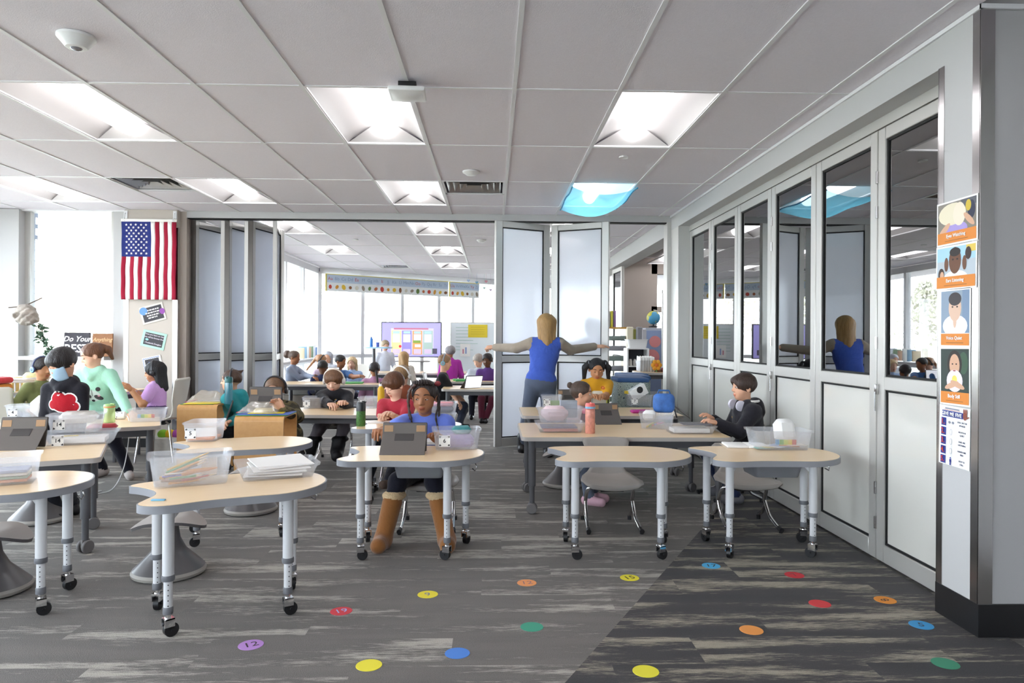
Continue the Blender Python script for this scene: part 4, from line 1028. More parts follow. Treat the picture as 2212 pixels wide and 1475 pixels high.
    tags = ['skin', 'top', 'sleeve', 'bot', 'shoe', 'lip', 'fur', 'sole', 'x1', 'x2', 'x3']
    ov = list(over(locals()) if callable(over) else over)
    v, F = snet(prims, vox); mi = paint(v, F, prims, tags, ov)
    Vs, Fs, Ms = [v], [F], [mi]
    # head in its own frame
    nl = (HB.transposed() @ (neck - hc)) / hh; nl = np.array(nl)
    hp = [elp((0, -.06, .13), (.365, .44, .37), k=.06), elp((0, .07, -.12), (.30, .315, .36), k=.08), elp((0, .17, -.37), (.15, .15, .115), k=.12), elp((-.16, .17, -.19), (.13, .13, .13), k=.08), elp((.16, .17, -.19), (.13, .13, .13), k=.08),
          cap((0, .345, .02), (0, .415, -.115), .035, .052, k=.05), elp((-.052, .375, -.135), (.04, .045, .035), k=.03), elp((.052, .375, -.135), (.04, .045, .035), k=.03),
          cap(nl, (0, -.05, -.2), .235 if adult else .20, .20, k=.08), elp((0, .345, -.262), (.095, .05, .022), 'lip', .02), elp((0, .338, -.302), (.08, .05, .026), 'lip', .02)]
    for s in (-1, 1): hp += [elp((s * .36, -.05, -.05), (.05, .085, .125), k=.015), elp((s * .40, -.01, -.05), (.03, .045, .08), k=.015, op='-')]
    for s in (-1, 1): hp.append(elp((s * .145, .43, .01), (.085, .085, .05), k=.05, op='-'))
    hv, hF = snet(hp, hvox); hm = paint(hv, hF, hp, tags)
    HM = np.array([[HB[i][j] for j in range(3)] for i in range(3)]) * hh
    tow = lambda X: X @ HM.T + np.array(hc)
    o = sum(len(x) for x in Vs); Vs.append(tow(hv)); Fs.append(hF + o); Ms.append(hm)
    # hands
    HL = .70 * hh * (1.05 if adult else 1)
    for i in (0, 1):
        if hands[i] is None and not detail: continue
        s = -1 if i == 0 else 1; cu = hpose[i]
        d = Vector(hdir[i]) if hdir[i] is not None else (wr[i] - el[i]); d.normalize()
        side = (B @ Vector((s, 0, 0))); x = (side - d * side.dot(d))
        if x.length < .2: x = up.cross(d)
        x.normalize(); z = x.cross(d); 
        if z.z < 0: z = -z
        ps = []
        for bx, by, ln, rr in ((-.20, .47, .38, .062), (-.07, .52, .45, .066), (.065, .50, .42, .064), (.19, .44, .33, .056)):
            bx *= s
            ps.append(cap((bx * .6, .05, 0), (bx, by, 0), .12, .085, k=.05))
            p1 = np.array((bx * 1.05, by + ln * .5 * math.cos(cu), -ln * .5 * math.sin(cu))); p2 = p1 + np.array((0, ln * .5 * math.cos(cu * 2.2), -ln * .5 * math.sin(cu * 2.2)))
            ps += [cap((bx, by, 0), p1, rr, rr * .95, k=.01), cap(p1, p2, rr * .95, rr * .75, k=.01)]
        ps += [cap((-.16 * s, .10, -.03), (-.32 * s, .34, -.08), .10, .075, k=.05), cap((-.32 * s, .34, -.08), (-.34 * s, .54, -.12), .072, .06, k=.01), cap((0, -.12, 0), (0, .1, 0), .13, .13, k=.04)]
        if vox > .011: ps = ps
        v2, F2 = snet(ps, .032 if vox < .011 else .05)
        A = np.array([[x[j], d[j], z[j]] for j in range(3)]); A = np.array([list(x), list(d), list(z)]).T * HL
        if np.linalg.det(A) < 0: F2 = F2[:, ::-1]
        o = sum(len(q) for q in Vs); Vs.append(v2 @ A.T + np.array(wr[i])); Fs.append(F2 + o); Ms.append(np.zeros(len(F2), int))
    base = Vector((pel.x, pel.y, 0))
    t = thing(name, label, 'person', base, 0, group)
    V = np.concatenate(Vs) - np.array(base)
    sk = skinmat(look['skin']); tp = look['top']; bt = look['bot']; so = look.get('shoe') or BLACK
    mats = [sk, tp, look.get('sleeve', tp), bt, so, lipmat(look['skin']), look.get('fur', so), look.get('sole', PAPER), look.get('x1', tp), look.get('x2', tp), look.get('x3', tp)]
    bme = np2mesh('body', V, np.concatenate(Fs), np.concatenate(Ms), mats); link('body', bme, t)
    HMt = Matrix.Translation(hc - base) @ (HB.to_4x4()) @ Matrix.Scale(hh, 4)
    hs = look.get('hair')
    if hs:
        ad, cu = HAIRCUT[hs]; hpz = list(ad) + list(extra_hair) + list(cu)
        post = [p for p in extra_hair if len(p) > 8]
        v, F = snet(list(ad) + list(cu) + list(extra_hair), hvox * 1.05)
        if hs: v = v + .006 * np.sin(v @ np.array([[31, 17, 9], [11, 37, 5], [3, 5, 7]]).T)
        link('hair', np2mesh('hair', tow(v) - np.array(base), F, np.zeros(len(F), int), [look['hairm']]), t)
    if eyes and detail:
        EY = [mat('eye_white', 'c8bfb8', .25), mat('iris_brown', '2b1a12', .15), sk, mat('lash', '1b1310', .6)]
        for s in (-1, 1):
            m = MB(); m.ell((0, 0, 0), (1, 1, 1), 0, None, 30, 24)
            for k, fc in enumerate(m.f):
                c = sum((Vector(m.v[q]) for q in fc), Vector()) / len(fc); c.normalize()
                lid = .38 if eyes == 'open' else (-.02 if eyes == 'side' else -.35)
                if c.z > lid: m.m[k] = 2 if c.z > lid + .16 else 3
                elif c.z < -.55: m.m[k] = 2
                elif (c - Vector((.30 if eyes == 'side' else .0, .97, -.05 if eyes == 'open' else (-.2 if eyes == 'side' else -.4))).normalized()).length < .5: m.m[k] = 1
            m.v = [tuple(HMt @ (Vector((s * .145, .322, .005)) + Vector(p) * .058)) for p in m.v]
            m.build('eye', EY, t, ang=180)
            bt_ = MB().tube([HMt @ Vector((s * (.07 + .16 * q), .378 - .10 * q * q, .105 + .035 * math.sin(PI * (q * .8 + .15)))) for q in (0, .25, .5, .75, 1)], [.010 * hh, .016 * hh, .016 * hh, .013 * hh, .006 * hh], 6); bt_.build('eyebrow', look.get('brow', look.get('hairm', BLACK)), t)
    return dict(t=t, HM=Matrix.Translation(hc) @ HB.to_4x4() @ Matrix.Scale(hh, 4), base=base, wr=wr, el=el, sh=sh, neck=neck, T=T, at=at, r=r, f=f, hh=hh, pel=pel, me=bme, spn=spl_)
def headphones(P, label, m, cup=None, w=.43, cupr=.115, on='head', ring=None, name='headphones'):
    M = P['HM']; h = P['hh']
    t = thing(name, label, 'headphones', M @ Vector((0, 0, .5)), 0)
    off = -t.location
    if on == 'head':
        arc = [M @ Vector((w * math.cos(a), -.06, .08 + (.47) * math.sin(a))) + off for a in [PI * k / 16 for k in range(17)]]; cups = [M @ Vector((s * w, -.05, -.04)) + off for s in (-1, 1)]; ax = (M.to_3x3() @ Vector((1, 0, 0))).normalized()
    else:
        N = P['neck']; r, f = P['r'], P['f']; c = N + Vector((0, 0, .03))
        arc = [c + r * (.095 * math.cos(a)) - f * (.095 * math.sin(a)) - Vector((0, 0, .0)) + off for a in [PI * k / 16 for k in range(17)]]; cups = [c + r * s * .075 + f * .075 - Vector((0, 0, .035)) + off for s in (-1, 1)]; ax = (r * .95 + f * .2).normalized()
    MB().tube(arc, .010, 8).build('headband', m, t)
    for s, c in zip((-1, 1), cups):
        Q = Matrix.Translation(c) @ (ax * s).to_track_quat('Z', 'Y').to_matrix().to_4x4() @ Matrix.Scale(h, 4)
        e = MB().lathe([(.02, -.05), (cupr * .9, -.05), (cupr, -.02), (cupr, .03), (cupr * .8, .05), (.01, .055)], 22, 0, Q).build('ear_cup', cup or m, t)
        if ring: MB().lathe([(cupr * .55, .052), (cupr * .8, .056), (cupr * .6, .058)], 22, 0, Q, cap=False).build('ring', ring, e)
        if on == 'head': MB().tube([c, c + (arc[16 if s < 0 else 0] - c) * 1.0], .008, 6).build('yoke', m, t)
    return t
def Y(px, py, y): return gy(px, py, y)

from mathutils.bvhtree import BVHTree
def decal(P, shapes, name='print', back=False):
    if 'bvh' not in P: P['bvh'] = BVHTree.FromPolygons([v.co + P['base'] for v in P['me'].vertices], [tuple(p.vertices) for p in P['me'].polygons])
    f = P['f'] * (-1 if back else 1); O = P['at'](.62)
    for (nm, m, lv, polys) in shapes:
        mb = MB()
        for (u, v, ru, rv, rot) in polys:
            ring = [(0, 0)] + [(k * math.cos(a) , k * math.sin(a)) for k in (.55, 1.) for a in [2 * PI * q / 14 for q in range(14)]]
            pts = []
            for (x, y) in ring:
                x, y = x * ru, y * rv; x, y = u + x * math.cos(rot) - y * math.sin(rot), v + x * math.sin(rot) + y * math.cos(rot)
                o = O + P['r'] * (x if not back else -x) + P['spn'] * y; h = P['bvh'].ray_cast(o + f * .17, -f)[0]
                pts.append((h if h is not None else o + f * .08) + f * (.0025 + .0009 * lv) - P['base'])
            fs = [(0, 1 + q, 1 + (q + 1) % 14) for q in range(14)] + [(1 + q, 15 + q, 15 + (q + 1) % 14, 1 + (q + 1) % 14) for q in range(14)]
            mb.raw(pts, fs)
        mb.build(nm, m, P['t'], ang=180)
def hood(L):
    n = L['neck']; f, r, up, S = L['f'], L['r'], L['up'], L['S']
    return [cap(n - r * .055 * S + f * .01, n - f * .075 * S - up * .02, .032 * S, .045 * S, 'top', .03), cap(n + r * .055 * S + f * .01, n - f * .075 * S - up * .02, .032 * S, .045 * S, 'top', .03), cap(n - f * .07 * S, n - f * .10 * S - up * .06, .05 * S, .04 * S, 'top', .03), cap(n - r * .055 * S + f * .01, n + f * .06 * S - up * .05 * S, .032 * S, .022 * S, 'top', .03), cap(n + r * .055 * S + f * .01, n + f * .06 * S - up * .05 * S, .032 * S, .022 * S, 'top', .03)]
# ------------------------------------------------------------------ the people in the front classroom
GIRL = cloth('tee_periwinkle', '6a7fd6'); LEGG = cloth('leggings_black', '1d1d27'); SUEDE = mat('suede_tan', '8f5a26', .9, vary=.15, vscale=10, bump=.4, bscale=40, sheen=.4); FUR = mat('boot_fur', 'd9bd94', .95, vary=.2, vscale=60, bump=1., bscale=120)
HB_ = hairmat('2a1f1d')
gh = Y(917, 857, 4.72)
braid = []
P9 = person('girl with braided hair in a blue T-shirt and fur trimmed boots at a desk', gh, PI - .16, (gh.x + .01, 4.86, .40), PI, dict(skin='brown', top=GIRL, bot=LEGG, shoe=SUEDE, fur=FUR, hair='sleek', hairm=HB_), hands=(Y(945, 950, 4.52), Y(826, 930, 4.37)), feet=(Vector((-.27, 4.30, 0)), Vector((-.655, 4.30, 0))), knees=(Y(938, 1040, 4.45), Y(860, 1040, 4.45)), hh=.215, pitch=-.12, S=1.12, vox=.006, hvox=.017, sleeve='short', boots=True, shoe_r=.037, eyes='side', toes=((.1, -1, 0), (-.1, -1, 0)), hpose=(.5, .7), bulk=.008,
   over=lambda L: [elp(Vector(L['kn']) if False else Y(928, 1020, 4.42), (.04, .06, .022), 'skin')])
M = P9['HM']; t = P9['t']; b0 = -P9['base']
def braid_(pts, r, name='braid', m=HB_):
    Q = spl([M @ Vector(p) + b0 for p in pts], 8)
    MB().tube(Q, [r * (1 + .28 * math.sin(i * 1.9)) * (1 - .35 * i / len(Q)) for i in range(len(Q))], 8).build(name, m, t)
HG = hairmat('5a4038')
for k in range(9):
    a = -1.1 + 2.2 * k / 8
    braid_([(.36 * math.sin(a * .8) , .30 - .12 * abs(a), .44 - .03 * abs(a)), (.30 * math.sin(a) + .05, .05, .525 - .05 * abs(a)), (.3 * math.sin(a) + .12, -.2, .48 - .08 * abs(a))], .0075)
braid_([(.20, .30, .44), (.38, .30, .22), (.44, .28, -.15), (.42, .25, -.5), (.40, .26, -.95)], .0085, m=HG); braid_([(.22, .28, .44), (.42, .25, .2), (.46, .22, -.2), (.36, .3, -.6), (.30, .32, -1.0)], .009); braid_([(.3, .2, .42), (.45, .16, .1), (.46, .14, -.4), (.46, .22, -1.0)], .009)
braid_([(-.38, -.1, .2), (-.42, .0, -.3), (-.38, .15, -.6), (-.5, .25, -1.1)], .008); braid_([(-.4, -.15, .1), (-.44, -.06, -.4), (-.42, .05, -.8)], .010)
MB().ell(M @ Vector((-.40, -.1, .40)) + b0, (.022, .02, .018)).build('hair_tie', mat('tie_red', '7d1f26', .5), t)

# boy in black hoodie, standing with a mask
DK = cloth('hoodie_black', '26252b'); JEANB = cloth('jeans_black', '1f2027')
p = Y(135, 785, 4.97)
P1 = person('boy standing in a black hoodie with a red patch and a blue face mask', p, PI - .45, (p.x - .02, 5.06, .53), PI - .05, dict(skin='light', top=DK, bot=JEANB, shoe=mat('sneaker_black', '1c1a1c', .6), sole=mat('sole_gum', 'c9a06a', .7), hair='bangs', hairm=hairmat('201b1c')), hands=(Y(166, 950, 5.0), Y(92, 948, 4.98)), feet=(gz(160, 1106), gz(126, 1120)), toes=((.6, -.8, 0), (.5, -.85, 0)), hh=.208, pitch=-.5, S=.95, bulk=.006, extra_body=hood, eyes='down', hem=.06)
decal(P1, [('patch_border', PAPER, 0, [(x * 1.15 - .035, y * 1.15 + .03, a * 1.2, b * 1.2, r) for x, y, a, b, r in ((0, -.03, .066, .042, .2), (-.03, .01, .042, .04, 0), (.028, .02, .046, .042, 0), (-.052, -.035, .036, .036, 0), (.055, -.02, .034, .034, 0))]), ('red_patch', cloth('patch_red', 'b3202c'), 2, [(x * 1.15 - .035, y * 1.15 + .03, a * 1.2, b * 1.2, r) for x, y, a, b, r in ((0, -.03, .058, .034, .2), (-.03, .01, .034, .032, 0), (.028, .02, .038, .034, 0), (-.052, -.035, .028, .028, 0), (.055, -.02, .026, .026, 0))])])
MSK = mat('mask_blue', 'a9c6dd', .85)
def mask(P, m=MSK):
    rows = []
    for i in range(9):
        z = .02 - .46 * i / 8; row_ = []
        for j in range(15):
            a = -1.25 + 2.5 * j / 14; bul = .05 * math.sin(PI * i / 8) * math.cos(a * .9) + .008 * math.sin(i * 2.4)
            rx = .345 - .10 * max(0, i / 8 - .45); row_.append(P['HM'] @ Vector((rx * math.sin(a), .10 + (.30 + bul) * math.cos(a), z)) - P['base'])
        rows.append(row_)
    o = MB().grid(rows).build('face_mask', m, P['t'], ang=180); o.modifiers.new('s', 'SOLIDIFY').thickness = .003
mask(P1)
# girl in mint hoodie with raccoon print
MINT = cloth('hoodie_mint', 'a3d6bd'); p = Y(199, 768, 6.36)
BRH = hairmat('6b4630')
P2 = person('girl with a ponytail standing in a mint hoodie printed with a raccoon', p, PI - .95, (Y(222, 900, 6.5).x, 6.50, .62), PI - .02, dict(skin='fair', top=MINT, bot=LEGG, shoe=mat('sneaker_pale', 'b9b0ac', .7), hair='sleek', hairm=BRH), hands=(Y(277, 890, 6.24), Y(165, 900, 6.2)), feet=((Y(268, 1040, 6.32).x, 6.40, .001), (Y(206, 1040, 6.4).x, 6.52, .001)), toes=((.5, -.8, 0), (-.1, -1, 0)), hh=.212, pitch=-.35, S=1.08, bulk=.010, extra_body=hood, eyes='down', hem=.04, extra_hair=[cap((0, -.42, .28), (.0, -.62, .05), .12, .15, 'h', .06), cap((0, -.62, .05), (.02, -.66, -.38), .15, .06, 'h', .06)])
GRY, DGY = ink('8d948f'), ink('3b3a3c')
decal(P2, [('raccoon_print', mat('print_pale', 'c9d6cf', .9), 0, [(0, -.10, .065, .055, 0)]), ('raccoon_ear', DGY, 1, [(-.055, -.035, .018, .022, .5)]), ('raccoon_ear', DGY, 1, [(.055, -.035, .018, .022, -.5)]), ('raccoon_mask', DGY, 1, [(-.045, -.115, .036, .021, .5)]), ('raccoon_mask', DGY, 1, [(.045, -.115, .036, .021, -.5)]), ('raccoon_stripe', GRY, 1, [(0, -.07, .007, .035, 0)]), ('raccoon_cheek', mat('print_pink', 'd79aa8', .9), 2, [(-.05, -.10, .010, .007, 0)]), ('raccoon_cheek', mat('print_pink', 'd79aa8', .9), 2, [(.05, -.10, .010, .007, 0)]), ('raccoon_nose', ink('1f1d1f'), 2, [(0, -.145, .015, .011, 0)])])
# boy in green sweater with blue headphones
OLV = cloth('sweater_olive', '6c6f45'); p = Y(92, 796, 6.95)
P3 = person('boy in an olive sweater and glowing blue headphones beside the basket', p, -PI / 2 - .4, (Y(90, 900, 7.0).x, 7.02, .45), -PI / 2 - .5, dict(skin='tan', top=OLV, bot=JEANB, shoe=BLACK, hair='short', hairm=hairmat('231a18')), hands=(None, Y(62, 885, 6.8)), feet=(None, None), S=1.02, bulk=.004, eyes=None, pitch=-.1)
headphones(P3, 'dark blue headphones with glowing cyan rings on the boy in olive', mat('phones_navy', '3a4266', .35), ring=mat('ring_cyan', '5fd0f0', .4, emit=1.2), cupr=.15)
# girl in lilac
LIL = cloth('tee_lilac', 'c39ad0'); p = Y(333, 803, 7.42); BLKH = hairmat('17161a')
P4 = person('girl with long black hair in a lilac T-shirt on a white chair', p, PI / 2 + .15, (Y(338, 900, 7.42).x, 7.40, .50), PI / 2 + .1, dict(skin='tan', top=LIL, bot=cloth('skirt_purple', '4a3766'), shoe=WHITEPL, hair='long', hairm=BLKH), hands=(Y(284, 843, 7.15), Y(278, 838, 7.5)), feet=((-3.98, 7.3, .12), (-3.98, 7.5, .12)), S=1.08, hh=.21, sleeve='short', eyes='down', pitch=-.15, toes=((-1, 0, 0), (-1, 0, 0)))
headphones(P4, 'black headphones on the girl in the lilac shirt', mat('phones_black', '2b2a2e', .4), w=.46)
# boy in teal hoodie
TEAL = cloth('hoodie_teal', '2f8e94'); p = Y(499, 822, 6.88)
P5 = person('boy in a teal hoodie and black headphones beside the bentwood box', p, PI / 2 + .12, (Y(520, 940, 6.9).x, 6.92, .42), PI / 2 - .1, dict(skin='light', top=TEAL, bot=JEANB, shoe=BLACK, hair='crop', hairm=hairmat('4a3326')), hands=(Y(496, 912, 6.62), Y(490, 905, 6.85)), feet=((Y(470, 1000, 6.6).x, 6.75, .001), (Y(470, 1000, 6.6).x, 7.0, .001)), S=1.1, bulk=.014, extra_body=hood, eyes='open', toes=((-1, -.2, 0), (-1, 0, 0)), extra_hair=[cap((0, -.38, .38), (.0, -.55, .48), .1, .02, 'h', .04)])
headphones(P5, 'black headphones on the boy in the teal hoodie', MATS['phones_black'], w=.44, cupr=.14, ring=mat('ring_silver', 'c9c2b8', .3, .6))
# boy in camouflage jacket behind a tablet
def camo():
    m, p_, t_ = newmat('camo'); tc = t_.add('ShaderNodeTexCoord'); n = t_.add('ShaderNodeTexNoise', i_Vector=tc.outputs['Object'], i_Scale=11., i_Detail=2.)
    cr = t_.add('ShaderNodeValToRGB', i_0=n.outputs[0]); cr.color_ramp.interpolation = 'CONSTANT'; e = cr.color_ramp.elements
    e[0].color = lin('3a3526'); e[1].position = .46; e[1].color = lin('5a5236'); x = e.new(.54); x.color = lin('6e6444'); x = e.new(.62); x.color = lin('27251d')
    t_.put(p_, 'Base Color', cr.outputs[0]); p_.inputs['Roughness'].default_value = .9
    return m
CAMO = camo(); p = Y(594, 842, 6.05)
P6 = person('boy in a camouflage jacket peering over a propped tablet', p, PI, (p.x + .04, 6.22, .42), PI, dict(skin='light', top=CAMO, bot=CAMO, shoe=BLACK, hair='crop', hairm=hairmat('6e4f36')), hands=(Y(610, 884, 5.74), Y(566, 900, 5.80)), elbows=(Y(643, 900, 5.98), None), feet=((p.x + .12, 6.05, .001), (p.x - .02, 6.05, .001)), S=1.08, bulk=.014, eyes='down', pitch=-.2, hdir=((-.7, -.1, .7), None), hpose=(.6, .5))
headphones(P6, 'black headphones on the boy in camouflage', MATS['phones_black'], w=.45, cupr=.14)
# boy with cream headphones
GP = cloth('trousers_grey', '6f6a70'); BT = cloth('tee_black', '232226'); p = Y(721, 822, 7.30)
P7 = person('boy in a black printed T-shirt wearing cream headphones', p, PI - .05, (p.x + .0, 7.38, .47), PI, dict(skin='fair', top=BT, bot=GP, shoe=mat('boot_black', '16161a', .6), sole=BLACK, hair='bangs', hairm=hairmat('6f4c33')), hands=(Y(743, 871, 6.98), Y(714, 873, 6.96)), feet=(Y(728, 985, 6.85), Y(668, 985, 6.80)), knees=(Y(742, 925, 6.95), Y(690, 925, 6.92)), S=1.1, bulk=.012, eyes='down', pitch=-.38, shoe_r=.042, boots=True, boot_h=.22, toes=((.2, -1, -.3), (-.4, -1, -.3)), hh=.222)
random.seed(3)
cols = ['d8b23c', 'c84a4a', '4f8ad0', '59a85c', 'e6e0d8', 'b458a8']
decal(P7, [('letter_print', ink(c), 1, [(random.uniform(-.07, .07), random.uniform(-.07, .03), .009, .012, random.uniform(0, 3)) for _ in range(6)]) for c in cols])
headphones(P7, 'cream over-ear headphones on the boy in the black printed shirt', mat('phones_cream', 'e6d7c6', .45), cup=mat('phones_white', 'ece8e4', .4), w=.45, cupr=.16)
# boy in red
REDT = cloth('tee_red', 'a8303f'); p = Y(851, 832, 5.93)
P8 = person('boy in a red T-shirt looking down at his wavy desk', p, PI - .75, (Y(868, 930, 6.05).x, 6.06, .42), PI - .3, dict(skin='fair', top=REDT, bot=JEANB, shoe=mat('sneaker_brown', '4a3a30', .8), sole=mat('sole_tan', '8a7a62', .8), hair='bangs', hairm=hairmat('5a3620')), hands=(Y(848, 897, 5.66), Y(826, 900, 5.70)), feet=((-.80, 5.5, .10), (-1.0, 5.75, .06)), S=.98, bulk=.004, sleeve='short', eyes='down', pitch=-.45, hh=.206, toes=((-.3, -1, .2), (-.2, -1, .0)))
# child with white headphones behind
p = Y(868, 812, 7.55)
P8b = person('child with white headphones sitting behind the boy in red', p, PI - .5, (p.x, 7.65, .45), PI, dict(skin='fair', top=cloth('tee_rust', '8a4a34'), bot=JEANB, shoe=BLACK, hair='bangs', hairm=hairmat('8a6a48')), feet=(None, None), hands=(None, Y(828, 868, 7.2)), S=1.05, eyes='down', pitch=-.5)
headphones(P8b, 'white headphones on the child behind the boy in red', mat('phones_white', 'ece8e4', .4), w=.45)
# teacher
VEST = cloth('vest_blue', '4560b8', .2, .9); SLV = cloth('sleeve_taupe', '9c8f80'); JEAN = cloth('jeans_slate', '5c6577'); BLD = hairmat('a5804e')
p = Y(1180, 700, 7.72)
lw = [cap((-.26, -.14, .1), (-.30, -.36, -1.2), .19, .10, 'h', .12), cap((.26, -.14, .1), (.26, -.36, -1.1), .19, .10, 'h', .12), cap((0, -.28, .1), (-.06, -.48, -1.45), .28, .13, 'h', .12), cap((-.15, -.35, -.3), (-.22, -.50, -1.5), .12, .04, 'h', .08), cap((.12, -.35, -.3), (.16, -.52, -1.35), .12, .04, 'h', .08)]
P10 = person('teacher with long blonde hair in a blue vest pulling the partition shut', p, .08, (Y(1168, 838, 7.66).x, 7.66, .80), 0, dict(skin='light', top=VEST, sleeve=SLV, bot=JEAN, shoe=mat('ankle_boot', '141318', .4), sole=BLACK, hair='long', hairm=BLD), hands=(Y(1068, 750, 8.10), Y(1286, 748, 8.02)), elbows=(Y(1116, 752, 7.80), Y(1232, 756, 7.80)), feet=((.335, 7.85, .001), (.60, 7.58, .001)), S=1.28, hh=.222, bulk=.004, eyes=None, adult=True, vox=.009, extra_hair=lw, hem=.08, shoe_r=.036, boots=False, hdir=((-.8, .5, .1), (1, .1, .1)), hpose=(.9, .25),
    extra_body=lambda L: [cap(Vector(q) + Vector((0, 0, .03)), Vector(q) + Vector((0, .0, .17)), .052, .058, 'shoe', .02) for q in L['feet']])
# girl in yellow
YEL = cloth('tee_mustard', 'd39a26'); p = Y(1289, 797, 7.42)
pg = []
for s in (-1, 1): pg += [cap((s * .40, -.1, .30), (s * .58, -.04, .05), .13, .15, 'h', .06), cap((s * .58, -.04, .05), (s * .62, .08, -.75), .15, .07, 'h', .06)]
P11 = person('girl with two black pigtails in a mustard yellow T-shirt', p, PI, (p.x + .0, 7.50, .58), PI, dict(skin='tan', top=YEL, bot=JEAN, shoe=BLACK, hair='sleek', hairm=BLKH), hands=(Y(1300, 855, 7.14), Y(1278, 855, 7.14)), feet=((p.x + .08, 7.5, .001), (p.x - .08, 7.5, .001)), S=1.05, hh=.212, sleeve='short', eyes='down', pitch=-.4, extra_hair=pg)
decal(P11, [('flower_print', mat('print_rust', 'b8552a', .9), 1, [(-.055, .03, .018, .018, 0)]), ('flower_heart', ink('e3a93a'), 2, [(-.055, .03, .008, .008, 0)])])
for s in (-1, 1): MB().lathe([(.13, -.02), (.145, 0), (.13, .02)], 16, 0, Matrix.Translation(-P11['base']) @ P11['HM'] @ Matrix.Translation((s * .42, -.1, .28)) @ Matrix.Rotation(PI / 2, 4, 'Y'), cap=False).build('hair_band', mat('band_pale', 'b9c3d0', .5), P11['t'])
# girl in profile with pink headphones round her neck
p = Y(1257, 850, 6.06)
P12 = person('girl with a small hair bun and pink headphones round her neck', p, -PI / 2 - .15, (Y(1243, 940, 6.1).x, 6.10, .40), -PI / 2 - .5, dict(skin='light', top=cloth('tee_floral', 'cbb9c4'), bot=JEAN, shoe=mat('sneaker_pink', 'e2b6c6', .6), hair='sleek', hairm=hairmat('4b3a30')), hands=(Y(1302, 908, 6.10), Y(1296, 908, 6.02)), feet=((Y(1282, 1075, 5.5).x, 5.52, .001), (Y(1268, 1080, 5.5).x, 5.38, .001)), S=1.02, hh=.205, eyes='open', pitch=-.05, toes=((.8, -.5, 0), (.8, -.5, 0)), extra_hair=[elp((0, -.52, .32), (.13, .12, .13), 'h', .03)])
headphones(P12, 'pink headphones resting on the neck of the girl with a bun', mat('phones_pink', 'e79ab0', .4), on='neck')
# boy in black zip hoodie by the doors
p = Y(1606, 836, 5.55)
P13 = person('boy in a black hoodie with white headphones round his neck by the doors', p, PI / 2 + .05, (Y(1622, 945, 5.58).x, 5.58, .40), PI / 2 + .05, dict(skin='light', top=DK, bot=cloth('jeans_navy', '26304e'), shoe=mat('sneaker_grey', '77767c', .7), hair='sweep', hairm=hairmat('3b2a22')), hands=(Y(1549, 914, 5.38), Y(1540, 905, 5.68)), feet=((Y(1590, 1065, 5.4).x, 5.42, .001), (Y(1590, 1065, 5.4).x, 5.70, .001)), S=1.1, hh=.207, bulk=.014, extra_body=hood, eyes='open', toes=((-1, 0, 0), (-1, 0, 0)), hem=.05)
headphones(P13, 'white headphones resting on the neck of the boy by the doors', MATS['phones_white'], cup=mat('phones_lilac', 'd9d6e2', .35), on='neck', cupr=.2)
decal(P13, [('swoosh', ink('e0a92a'), 1, [(.055, .03, .018, .005, .35), (.042, .027, .008, .007, -.6)])])
# ================================================================== THINGS ON THE TABLES
CASE = mat('tablet_case', '5f5955', .6, vary=.06); CASED = mat('tablet_case_dark', '3c3837', .6); TAN = mat('case_patch', 'a5825f', .6); SCREEN = mat('screen_white', 'e8ecf4', .2, emit=.9)
def tablet(label, p, yaw=0, w=.25, h=.185, tilt=.30, lit=None):
    t = thing('tablet', label, 'tablet', p, yaw, 'tablets in grey cases')
    M = Matrix.Translation((0, .03, .004)) @ Matrix.Rotation(-tilt, 4, 'X')
    MB().rbox((0, 0, h / 2), (w, .013, h), .006, 0, M).build('case', CASED, t)
    MB().rbox((0, .0072, h / 2), (w - .02, .001, h - .02), .0004, 0, M, 1).build('screen', lit or mat('screen_dark', '20222a', .1), t)
    MB().rbox((0, -.009, h * .78), (w * .99, .005, h * .38), .002, 0, M, 1).build('case_back', CASE, t)
    for s in (-1, 1): MB().rbox((s * w * .36, -.012, h * .78), (w * .2, .002, h * .22), .001, 0, M, 1).build('corner_patch', TAN, t)
    b = M @ Vector((0, -.010, h * .60)); q = math.atan2(-(b.y + .085), b.z)
    L = math.hypot(b.y + .085, b.z)
    M2 = Matrix.Translation((0, -.085, 0)) @ Matrix.Rotation(math.atan2(-(b.y + .085), b.z), 4, 'X')
    k = MB().rbox((0, 0, L / 2), (w * .99, .005, L), .002, 0, M2, 1).build('kickstand', CASE, t)
    MB().rbox((0, -.003, L * .82), (w * .42, .003, L * .34), .001, 0, M2, 1).build('stand_tab', CASED, k)
    return t
def bottle(label, p, r, h, m, capm, style='flask', group=None, body2=None, cz=.80):
    t = thing('water_bottle', label, 'bottle', p, random.uniform(0, 3), group)
    MB().lathe([(.01, 0), (r * .92, 0), (r, .006), (r, h * .72), (r * .93, h * .79), (r * .62, h * .83), (r * .6, h * .86)], 28).build('flask', m, t)
    if style == 'flask':
        c = MB().lathe([(r * .62, h * .86), (r * .66, h * .86), (r * .66, h * .93), (r * .3, h * .95)], 20).build('cap', capm, t)
        MB().tube([(-r * .5, 0, h * .92), (-r * .2, 0, h * .99), (r * .5, 0, h)], .006, 8).build('loop', BLACK, c)
    else:
        c = MB().lathe([(r * .9, h * cz), (r * 1.02, h * (cz + .01)), (r * 1.02, h * .93), (r * .85, h)], 24).build('cap', capm, t)
        if body2: MB().lathe([(r * 1.02, h * .82), (r * 1.03, h * .83), (r * 1.03, h * .88), (r * 1.02, h * .89)], 24, cap=False).build('collar_ring', body2, c)
        MB().tube([(-r * .9, 0, h * .96), (-r * 1.2, 0, h * .99), (-r * .3, 0, h * 1.02)], .006, 8).build('spout', capm, c)
    return t
def put(px, py, z, dx=0, dy=0): p = gz(px, py, z); return Vector((p.x + dx, p.y + dy, z))
